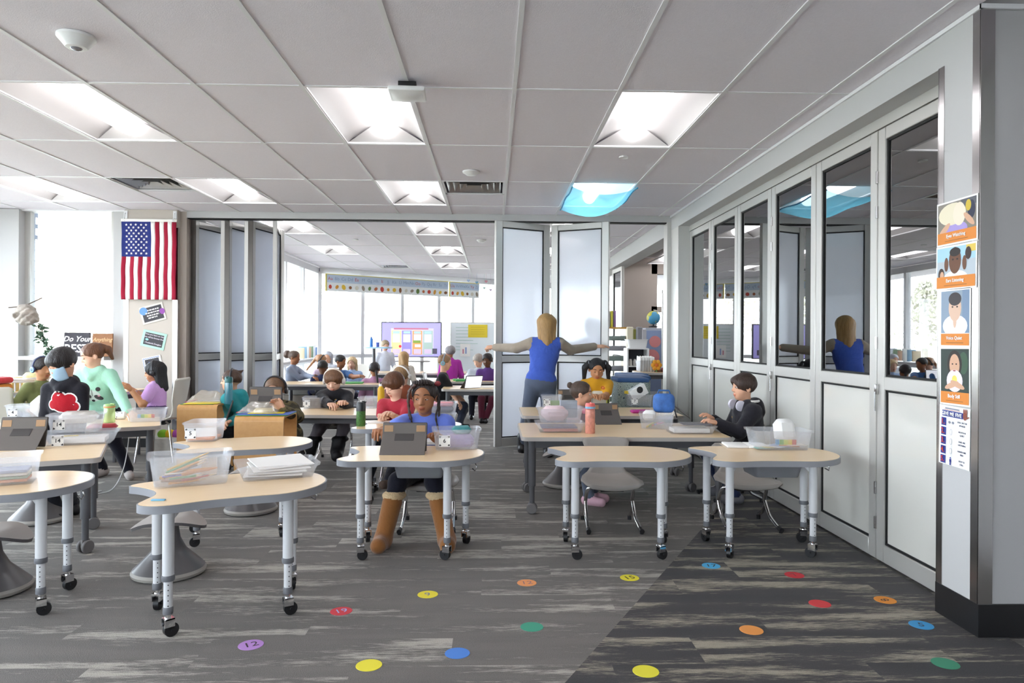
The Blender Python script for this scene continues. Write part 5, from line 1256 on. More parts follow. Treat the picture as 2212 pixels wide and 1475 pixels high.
TOTE = clear('tote_grey', 'b9bbc2', .55)
def pile(label, m, p, size, rz=0, name='paper', cat='paper', group=None, r=.002, rx=0):
    o = MB().rbox((0, 0, size[2] / 2), size, r, seg=1).build(name, m, None, loc=p, rz=rz); o.rotation_euler.x = rx
    return tag(o, label, cat, group)
def stick(label, c, a, b, r, name, group):
    a, b = Vector(a), Vector(b); mid = (a + b) / 2
    t = thing(name, label, name.replace('_', ' '), a, 0, group); d = b - a
    MB().cyl((0, 0, 0), d * .8, r, 8).build('barrel', mat('stick_' + c, c, .45), t); MB().cyl(d * .8, d, r * .95, 8, 0, r * .35).build('tip', mat('stick_tip', 'd9b98c', .5) if name == 'pencil' else mat('stick_' + c, c, .45), t)
# front desk
b = put(392, 1052, DZ, 0, .10)
bin_('clear open bin of pencils and markers on the desk by the purple dot', b.x, b.y, DZ, .35, .21, .14, .42)
R_ = Matrix.Rotation(.42, 3, 'Z'); random.seed(11)
for k, c in enumerate(['d08a2e', 'c9822c', '5aa54a', 'd59a3a', 'b5403c', '8a5a34', '6b5aa8', 'e0b13c', '4b8f5a', 'c77a2a', 'd8d2c6', 'e39a3a']):
    zz = .012 + .011 * (k // 3); x0 = random.uniform(-.14, -.04); y0 = -.06 + .035 * (k % 4)
    a_ = Vector((b.x, b.y, DZ + zz)) + R_ @ Vector((x0, y0, 0)); e_ = Vector((b.x, b.y, DZ + zz + random.uniform(0, .02))) + R_ @ Vector((x0 + random.uniform(.12, .16), y0 + random.uniform(-.02, .02), 0))
    stick('%s %s lying in the open bin by the purple dot' % (('amber', 'ochre', 'green', 'honey', 'red', 'brown', 'violet', 'yellow', 'dark green', 'rust', 'white', 'orange')[k], 'wooden pencil' if k % 2 == 0 else 'fat felt marker'), c, a_, e_, .0042 if k % 2 == 0 else .0075, 'pencil' if k % 2 == 0 else 'marker', 'pens in the open bin')
a_ = Vector((b.x, b.y, DZ)) + R_ @ Vector((-.10, .06, .055)); e_ = Vector((b.x, b.y, DZ)) + R_ @ Vector((.07, .07, .125))
for k in range(4): stick('long %s pencil leaning inside the open bin' % ('yellow', 'green', 'orange', 'brown')[k], ['e0b13c', '3f8a4a', 'cf8a2c', '5a4636'][k], a_ + Vector((0, -.012 * k, -.01 * k)), e_ + Vector((.01, -.012 * k, -.012 * k)), .005, 'pencil', 'pencils leaning in the open bin')
b = put(583, 1035, DZ, 0, .10)
bin_('shallow clear tray heaped with white worksheets', b.x, b.y, DZ, .37, .27, .07, .42, name='paper_tray')
for k in range(4): pile('white worksheet heaped in the shallow tray', PAPER, (b.x - .01 + .008 * k, b.y + .01 * k, DZ + .012 + .016 * k), (.27, .2, .006), .42 + .13 * (k - 1.5), 'worksheet', 'paper', 'worksheets in the tray', rx=.04 * k)
tag(MB().rbox((0, 0, .003), (.055, .018, .005), .001).build('eraser_strip', mat('strip_blue', '6fb4d8', .5), None, loc=put(342, 1081, DZ)), 'small pale blue strip lying on the desk edge', 'strip')
# edge desk, left tables
b = put(-6, 1048, DZ, 0, .06); bin_('clear bin of folded cloth at the cut off desk', b.x, b.y, DZ, .26, .2, .13, .42)
for k, c in enumerate(('d9835a', '7fa08a', 'd8d2c8', '7f8aa8')): pile('folded %s paper pad in the cut off bin' % ('orange', 'green', 'white', 'blue')[k], ink(c), (b.x, b.y, DZ + .01 + .014 * k), (.18, .13, .012), .42, 'paper_pad', 'paper')
b = put(432, 953, DZ, 0, .08); bin_('clear bin numbered 5 on the middle wavy desk', b.x, b.y, DZ, .21, .27, .125, .12, '5')
pile('orange notebook lying in the bin numbered 5', ink('d8793c'), (b.x, b.y, DZ + .01), (.15, .2, .014), .1, 'notebook', 'notebook')
pile('white paper pad propped in the bin numbered 5', PAPER, (b.x, b.y + .02, DZ + .03), (.13, .17, .012), .4, 'paper_pad', 'paper', rx=.3)
b = put(984, 972, DZ, 0, .08); bin_('clear bin numbered 6 beside the tablet of the girl in boots', b.x, b.y, DZ, .29, .2, .125, .1, '6')
pile('purple pouch in the bin numbered 6', cloth('pouch_purple', 'a594c4'), (b.x + .02, b.y, DZ + .01), (.17, .12, .075), .1, 'pouch', 'pouch', r=.02)
pile('teal and tan pencil case on top of bin 6', cloth('case_teal', '4a8f92'), (b.x + .03, b.y + .03, DZ + .088), (.12, .07, .045), .3, 'pencil_case', 'pencil case', r=.018, rx=.2)
pile('stack of white paper between tablet and bin 6', PAPER, put(938, 958, DZ, 0, .04), (.16, .2, .02), 0, 'paper_stack', 'paper')
tablet('tablet propped on the desk of the girl in boots', put(868, 983, DZ, 0, .085), .0, .265, .172, .25)
for lab, x, y, rz in (('grey tray hung under the desk of the girl in boots', -.42, 4.22, 0), ('grey tray hung under the desk by the glass doors', 1.68, 4.24, 0)):
    t = bin_(lab, x, y, .455, .30, .26, .09, rz, m=TOTE, name='desk_tray'); MB().bb((-.16, -.135, .088), (.16, -.12, .0955)).bb((-.16, .12, .088), (.16, .135, .0955)).build('tray_rail', LEGW, t)
    pile('white papers in the %s' % ('tray under the girl in boots' if x < 0 else 'tray by the glass doors'), PAPER, (x, y, .462), (.2, .17, .04), 0, 'paper_stack', 'paper')
b = put(1692, 972, DZ, 0, .08); bin_('large clear bin with a rainbow strip on the desk by the doors', b.x, b.y, DZ, .36, .22, .12, -.03)
t = thing('number_strip', 'rainbow number strip inside the bin by the doors', 'number strip', (b.x + .01, b.y - .088, DZ + .05), -.03)
for k, c in enumerate(('4a9fd0', '6fb24a', 'c8d23c', 'e8c53a', 'c23a3e')): MB().rbox((-.05 + .026 * k, 0, 0), (.025, .002, .032), .0004, seg=1).build('block', ink(c), t)
pile('white lunch tub leaning in the bin by the doors', WHITEPL, (b.x + .06, b.y + .03, DZ + .03), (.13, .09, .15), .1, 'lunch_tub', 'tub', r=.03, rx=-.25)
for k in range(6): pile('%s paper card lying in the bin by the doors' % ('mint', 'yellow', 'grey', 'blue', 'orange', 'cream')[k], ink(['7fb8a8', 'd9c86a', 'e9e6df', '9ab0d8', 'd98a5a', 'efe9dd'][k]), (b.x - .12 + .045 * k, b.y - .02 + .01 * (k % 2), DZ + .008 + .003 * k), (.09, .12, .003), .3 * k, 'paper_card', 'card', 'cards in the bin by the doors')
nb = thing('open_notebook', 'open white notebook on the desk by the glass doors', 'notebook', put(1612, 965, DZ, 0, .02), -.1)
for s in (-1, 1): MB().rbox((s * .065, 0, .009), (.128, .18, .012), .003).build('page_block', PAPER, nb)
MB().bb((-.14, -.095, 0), (.14, .095, .003)).build('cover', ink('c9b8a4'), nb, smooth=False)
# table with 14s
b = put(152, 962, TZ, 0, .12); bin_('shallow clear tray numbered 14 under another bin', b.x, b.y, TZ, .42, .27, .075, .35, '14')
pile('yellow ruler in the shallow tray numbered 14', ink('e0c23c'), (b.x - .04, b.y - .06, TZ + .05), (.1, .02, .006), .5, 'ruler', 'ruler'); pile('papers in the shallow tray numbered 14', PAPER, (b.x, b.y, TZ + .01), (.3, .18, .03), .35, 'paper_stack', 'paper')
bin_('clear bin numbered 14 stacked on the shallow tray', b.x - .04, b.y + .02, TZ + .077, .31, .2, .115, .30, '14')
pile('clear zip bag of papers in the upper bin 14', clear('bag_clear', 'eeeae4', .6, .2), (b.x - .03, b.y + .03, TZ + .13), (.22, .14, .075), .3, 'zip_bag', 'bag', r=.03)
tablet('tablet standing on the table with the bins numbered 14', put(28, 972, TZ, 0, .06), .12, .27, .19, .22)
pile('red and black spotted pencil case behind the bins numbered 14', mat('case_red', 'b8343e', .5), put(205, 932, TZ, 0, .1), (.2, .1, .045), .3, 'pencil_case', 'pencil case', r=.02)
# table of the mint girl
b = put(42, 903, TZ, 0, .08); bin_('clear bin numbered 4 with a white sack beside it', b.x, b.y, TZ, .26, .2, .11, .3, '4')
pile('slumped white cloth sack beside bin 4', cloth('sack_white', 'e6e1dd'), (b.x + .17, b.y - .02, TZ), (.2, .14, .19), .5, 'cloth_sack', 'sack', r=.06)
b = put(308, 912, TZ, 0, .09); bin_('clear bin with a rainbow strip on the table of the mint girl', b.x, b.y, TZ, .27, .2, .105, .2)
t = thing('number_strip', 'rainbow number strip inside the bin of the mint girl', 'number strip', (b.x + .02, b.y - .078, TZ + .05), .2)
for k, c in enumerate(('4a9fd0', '6fb24a', 'c8d23c', 'e8c53a', 'c23a3e')): MB().rbox((-.05 + .026 * k, 0, 0), (.025, .002, .03), .0004, seg=1).build('block', ink(c), t)
bottle('pale green tumbler with an orange band and leafy lid', put(229, 914, TZ, 0, .05), .042, .15, clear('tumbler_green', 'c6d99a', .5), mat('lid_green', '9cc07a', .5), 'cap', body2=ink('d98a5a'))
p = put(256, 906, TZ, 0, .02)
t = thing('microphone_cup', 'white speckled cylinder lying on the table with a white cord', 'microphone', p, .2)
MB().lathe([(.01, -.05), (.028, -.05), (.032, -.04), (.032, .04), (.02, .05), (.005, .052)], 20, 0, Matrix.Translation((0, 0, .033)) @ Matrix.Rotation(PI / 2, 4, 'Y')).build('barrel', PAPER, t)
m = MB()
for k in range(26):
    a, x = random.uniform(0, 2 * PI), random.uniform(-.04, .04); m.lathe([(.0045, 0), (.0045, .0008)], 8, 0, Matrix.Translation((0, 0, .033)) @ Matrix.Rotation(PI / 2, 4, 'Y') @ Matrix.Rotation(a, 4, 'Z') @ Matrix.Translation((.032, 0, x)) @ Matrix.Rotation(PI / 2, 4, 'Y'))
o = m.build('speckle', ink('2a2426'), t); o['kind'] = 'stuff'
cpts = [p + Vector((.055, 0, .03)), p + Vector((.10, -.06, .02)), p + Vector((.14, -.12, -.03)), p + Vector((.14, -.14, -.2)), p + Vector((.12, -.18, -.4)), Vector((p.x + .07, p.y - .25, .02)), Vector((p.x - .02, p.y - .35, .006)), Vector((p.x - .1, p.y - .30, .006)), Vector((p.x - .02, p.y - .24, .006)), Vector((p.x - .16, p.y - .42, .006))]
tag(MB().tube(spl(cpts, 6), .0035, 6).build('charging_cord', WHITEPL), 'white cord trailing from the table to the carpet', 'cord')
# middle table and red boy's desk
b = put(673, 882, TZ, 0, .07); bin_('clear bin with a number card beside the cream headphones boy', b.x, b.y, TZ, .19, .24, .11, .1, '8'); pile('dark pouch in the bin beside the cream headphones boy', BLACK, (b.x, b.y + .02, TZ + .01), (.13, .14, .085), .1, 'pouch', 'pouch', r=.02)
b = put(758, 878, TZ, 0, .06); bin_('low clear tray beside the yellow bottle', b.x, b.y, TZ, .15, .2, .06, 0, name='paper_tray')
b = put(794, 882, TZ, 0, .07); bin_('clear bin with white card behind the yellow bottle', b.x, b.y, TZ, .19, .22, .11, 0, '7')
pile('white worksheet in front of the cream headphones boy', PAPER, put(722, 876, TZ), (.22, .14, .004), .1, 'worksheet', 'paper')
bottle('tall yellow metal water bottle with black loop cap', put(822, 886, TZ, 0, .03), .034, .27, mat('bottle_yellow', 'd2a416', .35), WHITEPL)
bottle('black capped bottle with a green pixel pattern', put(778, 921, DZ, 0, .03), .035, .185, mat('pixel_green', '3f6a2c', .5, vary=.95, vscale=90), mat('cap_black', '232326', .4), 'cap', cz=.62)
b = put(958, 924, DZ, -.02, .06); bin_('clear bin of folded cloth behind the girl in boots', b.x, b.y, DZ, .22, .2, .10, 0)
bin_('clear bin of pouches stacked on another bin', b.x, b.y, DZ + .10, .24, .2, .09, .05); pile('slate pouch in the upper bin behind the girl', cloth('pouch_slate', '5a5c6c'), (b.x, b.y, DZ + .11), (.18, .14, .05), 0, 'pouch', 'pouch', r=.02); pile('pink and white wipes pack in the upper bin', mat('pack_pink', 'd98a94', .5), (b.x, b.y, DZ + .16), (.18, .12, .03), 0, 'wipes_pack', 'pack', r=.012); pile('lime cloth in the lower bin behind the girl', cloth('cloth_lime', 'c5cf9a'), (b.x, b.y, DZ + .01), (.16, .14, .08), 0, 'folded_cloth', 'cloth', r=.02)
pile('white drawing paper on the red boy desk', PAPER, put(822, 912, DZ), (.2, .16, .003), .1, 'worksheet', 'paper')
# bentwood desks
zA = .64
for k, (c, n) in enumerate((('3f8a4e', 'green'), ('e8cf3a', 'yellow'))): pile('%s folder on the bentwood desk with the teal bottle' % n, ink(c), (BA[0] - .02 + .02 * k, BA[1] - .06, zA + .004 * k), (.30, .22, .004), .12 * k, 'folder', 'folder')
def baggy(label, p, s, edge=None, rz=0):
    P = []
    for i in range(9):
        for_ = []
        for j in range(11):
            u, v = i / 8, j / 10; w = math.sin(PI * u) ** .5 * math.sin(PI * v) ** .5
            for_.append((s[0] * (u - .5), s[1] * (v - .5), .002 + s[2] * w * (.75 + .25 * math.sin(7 * u + 5 * v) * math.cos(6 * v - 3 * u))))
        P.append(for_)
    t = thing('zip_bag', label, 'bag', p, rz); MB().grid(P).build('film', clear('bag_film', 'f2efe9', .3, .2, .12), t, ang=180)
    if edge: MB().tube([Vector(q) + Vector((0, 0, .003)) for q in P[0]], .005, 6).build('zip_edge', edge, t)
    return t
baggy('clear zip bag with a pink edge on the bentwood desk', (BA[0] + .0, BA[1] + .05, zA + .008), (.32, .24, .13), mat('zip_pink', 'd64a86', .5))
bottle('slim teal translucent water bottle', Vector((Y(493, 860, BA[1] - .1).x, BA[1] - .09, zA)), .036, .25, clear('bottle_teal', '4fa3b5', .7), mat('cap_teal', '2c6a6a', .4), 'cap')
zB = .655
for k, (c, n) in enumerate((('3f9a4e', 'green'), ('3f5fb0', 'blue'), ('e8d23a', 'yellow'))): pile('%s folder on the bentwood desk with the tablet' % n, ink(c), (BB_[0] + .01, BB_[1] - .03 + .01 * k, zB + .004 * k), (.40 if k < 2 else .27, .27 if k < 2 else .16, .004), .05 * k, 'folder', 'folder')
baggy('clear zip bag of snacks on the yellow folder', (BB_[0] - .05, BB_[1] - .0, zB + .0125), (.30, .2, .10), mat('zip_red', 'c8465a', .5))
pile('cream snack packet under the clear zip bag', mat('snack', 'e6d9b0', .6), (BB_[0] - .02, BB_[1], zB + .0125), (.15, .1, .03), .2, 'snack_packet', 'packet', r=.01)
p = Y(572, 893, 5.78); tablet('tablet held upright by the boy in camouflage', Vector((p.x, 5.80, zB + .013)), .0, .26, .19, -.12)
tb = MB().rbox((0, 0, .09), (.012, .25, .18), .005).build('tablet', CASED, None, loc=(Y(487, 900, 6.65).x, 6.68, .50), rz=.35); tb.rotation_euler.y = .3; tag(tb, 'black tablet held low by the boy in teal', 'tablet')
# table with pink bottle
b = put(1212, 935, TZ, 0, .12); bin_('shallow clear tray of folders under a stacked bin by the pink bottle', b.x, b.y, TZ, .36, .25, .07, 0)
pile('dark blue folder in the tray by the pink bottle', ink('3c4f80'), (b.x - .01, b.y, TZ + .03), (.27, .19, .012), 0, 'folder', 'folder'); pile('rose notebook in the tray by the pink bottle', ink('c0706a'), (b.x, b.y - .01, TZ + .008), (.26, .18, .018), 0, 'notebook', 'notebook')
bin_('clear bin stacked on the tray by the pink bottle', b.x, b.y + .01, TZ + .072, .34, .22, .105, 0)
pile('grey striped wipes box standing in the stacked bin', mat('box_stripe', '9da3ab', .6, vary=.3, vscale=12, stretch=(1, 1, 9)), (b.x + .07, b.y + .03, TZ + .10), (.13, .06, .13), 0, 'wipes_box', 'box'); pile('crumpled pink and white cloth in the stacked bin', cloth('cloth_pink', 'e9cfd3'), (b.x - .04, b.y, TZ + .08), (.2, .15, .11), .1, 'folded_cloth', 'cloth', r=.04)
bottle('pink patterned bottle with a coral lid and blue band', put(1276, 937, TZ, 0, .035), .037, .225, mat('bottle_pink', 'e0917f', .3, vary=.5, vscale=40), mat('lid_coral', 'e8706c', .4), 'cap', body2=ink('7fb4d0'))
tablet('tablet propped beside the pink bottle', put(1314, 917, TZ, 0, .08), .05, .22, .165, .3)
b = put(1432, 928, TZ, -.02, .12); bin_('clear bin of crayons under the marbled blue bag', b.x, b.y, TZ, .27, .24, .12, -.25)
pile('white tissue packet in the crayon bin', PAPER, (b.x - .06, b.y, TZ + .06), (.1, .08, .08), -.3, 'tissue_packet', 'tissue', r=.02)
for k in range(5): stick('stubby %s crayon in the bin under the blue bag' % ('yellow', 'green', 'red', 'blue', 'pink')[k], ['d8b23c', '4f9a5a', 'c8503c', '4a7fc0', 'e2a0b0'][k], (b.x - .10 + .02 * k, b.y - .08, TZ + .015 + .006 * k), (b.x - .04 + .02 * k, b.y - .06, TZ + .05), .006, 'crayon', 'crayons in the bin')
MARB = mat('marble_blue', '3e6fb8', .6, vary=.9, vscale=14)
lb = thing('lunch_bag', 'blue and white marbled lunch bag on the crayon bin', 'bag', (b.x + .06, b.y + .02, TZ + .12), -.2); MB().rbox((0, 0, .075), (.17, .12, .15), .04, seg=3).build('pouch_body', MARB, lb); MB().tube([(-.05, 0, .14), (-.04, 0, .175), (.04, 0, .175), (.05, 0, .14)], .007, 8).build('handle', ink('2f5f9a'), lb)
b = put(1497, 938, TZ, 0, .10); bin_('shallow clear tray with a grey tablet lid beside the hoodie boy', b.x, b.y, TZ, .36, .22, .06, -.02); pile('grey flat slate on the shallow tray', mat('slate', '6f6d72', .4), (b.x + .05, b.y + .01, TZ + .061), (.22, .15, .01), -.05, 'slate', 'slate'); pile('pale papers in the shallow tray beside the hoodie boy', PAPER, (b.x, b.y, TZ + .008), (.27, .15, .03), 0, 'paper_stack', 'paper')
tablet('tablet facing the boy in the black hoodie', put(1478, 905, TZ, 0, .15), PI / 2 - .2, .22, .165, .3)
# rear table
b = put(1193, 880, TZ, 0, .08); bin_('clear bin numbered 21 with a green card', b.x, b.y, TZ, .21, .18, .12, 0, '21'); pile('green card band in the bin numbered 21', ink('8fc07a'), (b.x, b.y - .06, TZ + .02), (.15, .01, .05), 0, 'card_band', 'card')
tablet('tablet behind the girl with pink headphones', put(1232, 878, TZ, 0, .15), .1, .22, .165, .3)
lb = thing('lunch_bag', 'white lunch bag with lime sides and a black strap', 'bag', put(1303, 880, TZ, 0, .14), .1); MB().rbox((-.02, 0, .08), (.16, .10, .16), .02).build('pouch_body', cloth('bag_cream', 'e6e3d6'), lb); MB().rbox((.06, -.0, .085), (.035, .11, .165), .01).build('side_panel', ink('c6cf3a'), lb); MB().rbox((.06, -.058, .09), (.014, .006, .17), .002).build('strap', BLACK, lb)
b = put(1384, 878, TZ, 0, .1); bin_('clear bin numbered 7 overflowing with a tissue box', b.x, b.y, TZ, .26, .2, .12, .05, '7')
tb = thing('tissue_box', 'white tissue box tipped in the bin numbered 7', 'tissue box', (b.x + .01, b.y, TZ + .09), .2); tb.rotation_euler.y = -.5; MB().rbox((0, 0, .06), (.19, .1, .115), .004).build('carton', WHITEPL, tb); MB().lathe([(.035, 0), (.035, .001)], 20, 0, Matrix.Translation((.02, -.0515, .08)) @ Matrix.Rotation(PI / 2, 4, 'X')).build('opening', BLACK, tb)
pile('yellow card box beside the tipped tissue box', ink('e0c12c'), (b.x - .10, b.y, TZ + .125), (.09, .06, .03), .3, 'card_box', 'box'); pile('magenta zip pouch in front of bin 7', mat('pouch_magenta', 'b52c86', .5), put(1388, 893, TZ, 0, .06), (.2, .1, .03), .1, 'pouch', 'pouch', r=.012)
# ---- seating block, book boxes, basket, cushions by the walls
def uph():
    m, p_, t_ = newmat('upholstery_curl'); tc = t_.add('ShaderNodeTexCoord'); v = t_.add('ShaderNodeTexVoronoi', i_Vector=tc.outputs['Object'], i_Scale=22.); v.feature = 'F1'
    w = t_.add('ShaderNodeMath', operation='MULTIPLY', i_0=v.outputs['Distance'], i_1=26.); s_ = t_.add('ShaderNodeMath', operation='SINE', i_0=w.outputs[0]); r_ = t_.add('ShaderNodeMapRange', i_0=s_.outputs[0], i_1=.5, i_2=.9)
    mx = t_.add('ShaderNodeMix', data_type='RGBA', i_0=r_.outputs[0]); mx.inputs[6].default_value = lin('a9b3aa'); mx.inputs[7].default_value = lin('4d5a66'); t_.put(p_, 'Base Color', mx.outputs[2]); p_.inputs['Roughness'].default_value = .9
    return m
UPH = uph(); NAVY = cloth('upholstery_blue', '3d5a86')
for k, lab in enumerate(('curl patterned lounge seat with blue top behind the girl in yellow', 'second curl patterned lounge seat, in line behind the first', 'third curl patterned lounge seat, in line farther toward the shelves')):
    x = Y(1341, 860, 7.75).x + .10 + .012 * k; t = thing('lounge_seat', lab, 'seat', (x + (.0, .10, .16)[k], 7.75 + .43 * k, 0))
    MB().rbox((0, 0, .41), (.34, .40, .78), .02).build('body', UPH, t); MB().rbox((0, 0, .82), (.35, .41, .05), .02).build('top_pad', NAVY, t); MB().bb((-.15, -.18, 0), (.15, .18, .025)).build('plinth', BLACK, t)
for k, (c, n) in enumerate((('3a4fa8', 'blue'), ('2f3fa0', 'dark blue'), ('5a48a0', 'violet'), ('6a56b4', 'lilac'), ('2f8a3c', 'green'), ('1f1f24', 'black'))):
    x = Y(1285 + 27 * k, 960, 7.4).x; t = thing('book_box', '%s plastic book box under the rear work table' % n, 'box', (x, 7.32, 0)); MB().rbox((0, 0, .13), (.115, .26, .26), .006).build('body', mat('box_' + c, c, .4), t); MB().rbox((0, 0, .262), (.125, .27, .012), .004).build('rim', mat('box_' + c, c, .4), t)
bx = Y(36, 840, 7.55); t = thing('laundry_basket', 'white slotted laundry basket beside the window', 'basket', (bx.x, 7.55, .482))
BK = mat('basket_white', 'ddd9d6', .45)
rim = [(x, y, .34) for x, y in rrect(.48, .36, .05)]
MB().prism(rrect(.40, .29, .05), 0, .012).build('base', BK, t)
for z, k in ((.03, .86), (.17, .93), (.31, .99), (.335, 1.03)):
    P = rrect(.48 * k, .36 * k, .05); MB().tube([(x, y, z) for x, y in P] + [(P[0][0], P[0][1], z)], .013 if z < .33 else .016, 6, cap=False).build('rail', BK, t)
for k in range(30):
    P = rrect(1, 1, .1, 6); P0, P1 = rrect(.41, .31, .05, 6), rrect(.475, .355, .05, 6); i = k * len(P0) // 30
    def per(Pp, q):
        L = [math.dist(Pp[j], Pp[(j + 1) % len(Pp)]) for j in range(len(Pp))]; d = q * sum(L); j = 0
        while d > L[j]: d -= L[j]; j += 1
        a, b_ = Pp[j], Pp[(j + 1) % len(Pp)]; u = d / L[j]; return (a[0] + u * (b_[0] - a[0]), a[1] + u * (b_[1] - a[1]))
    MB().tube([(*per(P0, k / 30), .01), (*per(P1, k / 30), .33)], .009, 5).build('slat', BK, t)
cr = thing('low_cabinet', 'low pale cabinet under the laundry basket', 'cabinet', (bx.x - .1, 7.62, 0)); MB().rbox((0, 0, .24), (1.1, .45, .48), .006, seg=1).build('carcass', WALLP, cr); MB().bb((-.52, -.23, .04), (-.01, -.226, .44)).build('door', CREAM, cr); MB().bb((.01, -.23, .04), (.52, -.226, .44)).build('door', CREAM, cr)
for k, (dx, dz, c) in enumerate(((-.1, .30, 'c9a86a'), (.02, .33, 'bfa05c'), (.12, .38, 'd9cf9a'))): pile(('brown paper bag in the laundry basket', 'crumpled tan patterned bag in the laundry basket', 'tall pale yellow patterned bag in the laundry basket')[k], mat('bag_' + c, c, .8, vary=.4, vscale=18), (bx.x + dx * 1.2, 7.57, .497), (.16, .16, dz), .3 * k, 'paper_bag', 'bag', 'bags in the laundry basket', r=.03)
cx_ = Y(-26, 860, 7.1)
for k, c in enumerate(('2c4f8a', 'd9d4ce', '6a3f8a', '2f6fae', '2f4a9a', '3f9a5a', 'd0822c', 'c22f38')):
    o = MB().rbox((0, 0, 0), (.34, .34, .062), .03, seg=3).build('floor_cushion', cloth('cushion_' + c, c), None, loc=(cx_.x + .01 * (k % 3), 7.05, .36 + .066 * k)); tag(o, '%s floor cushion in the stack beside the white chair' % ('navy', 'white', 'purple', 'sky blue', 'cobalt', 'green', 'orange', 'red')[k], 'cushion', 'stacked floor cushions')
tag(MB().rbox((0, 0, .163), (.45, .42, .326), .01).build('storage_cube', mat('cube_blue', '2d6a9a', .6), None, loc=(cx_.x, 7.05, 0)), 'blue storage cube under the cushion stack', 'cube')
# paper wasp nest and garland at the window
p = Y(56, 680, 8.05); NEST = mat('nest_paper', '9c938a', .95, vary=.5, vscale=14, bump=1., bscale=30)
pr_ = [elp((0, 0, 0), (.12, .10, .115), 'h')] + [elp((random.uniform(-.09, .09), random.uniform(-.05, .05), random.uniform(-.09, .09)), (.05, .05, .035), 'h', .02) for _ in range(12)] + [elp((-.06, -.09, .0), (.045, .05, .045), op='-', k=.02)]
v_, F_ = snet(pr_, .008); v_ = v_ + .006 * np.sin(v_ @ np.array([[60, 40, 90], [70, 30, -80], [-50, 60, 70]]).T)
t = thing('paper_nest', 'grey papery wasp nest hung on a twig by the window', 'nest', p); link('shell', np2mesh('nest', v_, F_, np.zeros(len(F_), int), [NEST]), t); MB().tube([(-.19, 0, .08), (-.1, .02, .09), (.0, .04, .12), (.05, .2, .2)], .006, 6).build('twig', mat('twig', '5a4a3c', .9), t)
LEAF = mat('leaf_green', '4f6b55', .7, vary=.4, vscale=8)
t = thing('leafy_garland', 'leafy green garland hanging in front of the brick edge', 'plant', Y(80, 690, 8.08)); pts = [Y(82 + 1.2 * k + 5 * math.sin(k * .5), 702 + 3.2 * k, 8.08) - t.location for k in range(22)]
MB().tube(pts, .005, 6).build('stem', mat('twig', '5a4a3c', .9), t)
lm = MB().raw([(0, 0, 0), (.012, .018, .004), (.0, .05, 0), (-.012, .018, .004)], [(0, 1, 2, 3)]).mesh('leaf', LEAF)
for k in range(110):
    q = random.choice(pts); o = link('leaf', lm, t, q + Vector((random.uniform(-.03, .03), random.uniform(-.03, .03), random.uniform(-.03, .03)))); o.rotation_euler = (random.uniform(-1.5, 1.5), random.uniform(-1.5, 1.5), random.uniform(0, 6)); s_ = random.uniform(.8, 1.5); o.scale = (s_, s_, s_)
# toy box on the floor beside the pier
p = gz(368, 985, 0); t = thing('toy_crate', 'open crate of bright toys beside the flag pier', 'crate', (p.x, 7.75, 0)); MB().rbox((0, 0, .09), (.42, .26, .18), .01).build('tub', mat('crate_wht', 'c9c2b8', .6, vary=.3, vscale=20), t)
for k, c in enumerate(('8fc83c', 'e8c22c', 'b458b0', 'd8503c', '6a4ab0')): tag(MB().ell((0, 0, 0), (.06, .05, .05)).build('plush_toy', cloth('toy_' + c, c), None, loc=(p.x - .15 + .075 * k, 7.75, .21)), '%s plush toy in the crate by the flag pier' % ('lime', 'yellow', 'magenta', 'red', 'violet')[k], 'toy')
# ================================================================== SECOND CLASSROOM
def onfar(s, off=.12):   # point along the far window wall, s metres from its left corner
    d = (FARW1 - FARW0).normalized(); n = Vector((d.y, -d.x)); q = FARW0 + d * s + n * off
    return q, d, n
q, d, n_ = onfar(0)
bw = 3.9
for nm, lab, s0, s1 in (('alphabet_banner', 'long alphabet banner with letters and pictures above the far windows', .12, 3.15), ('alphabet_banner', 'short end piece of the alphabet banner above the far windows', 3.2, 4.05)):
    q, d, n_ = onfar(s0)
    t = thing(nm, lab, 'banner'); t.matrix_world = Matrix(((d.x, 0, n_.x, q.x), (d.y, 0, n_.y, q.y), (0, 1, 0, 2.22), (0, 0, 0, 1)))
    w = s1 - s0
    MB().bb((0, 0, 0), (w, .36, .004)).build('strip', mat('banner_white', 'eef0ee', .6), t, smooth=False)
    MB().bb((0, .18, .004), (w, .36, .006)).build('letter_band', ink('c3d2e2'), t, smooth=False)
    MB().bb((0, .345, .006), (w, .36, .008)).bb((-.03, 0, 0), (0, .36, .008)).build('border', ink('e0cf62'), t, smooth=False)
    L = 'AaBbCcDdEeFfGgHhIiJjKkLlMmNnOoPpQqRrSsTt' if w > 2 else 'UuVvWwXxYyZz'
    N = len(L) // 2
    for k in range(N):
        x = w * (k + .5) / N
        text(L[2 * k:2 * k + 2], .10, Matrix.Translation((x, .26, .009)), ink('c86a78' if k in (0, 4, 8, 14) else '93a8c2'), 'letter', t)
        flat(Matrix.Identity(4), ngon(x, .09, .035 + .012 * (k % 3), .045 - .01 * (k % 2), 9, k), ink(['c84a3c', 'd89a3c', 'e0b83c', '8a5a34', 'd8d2c0', '9a8a7a', '6f8a4a', 'b5653c'][k % 8]), t, 'picture', .008)
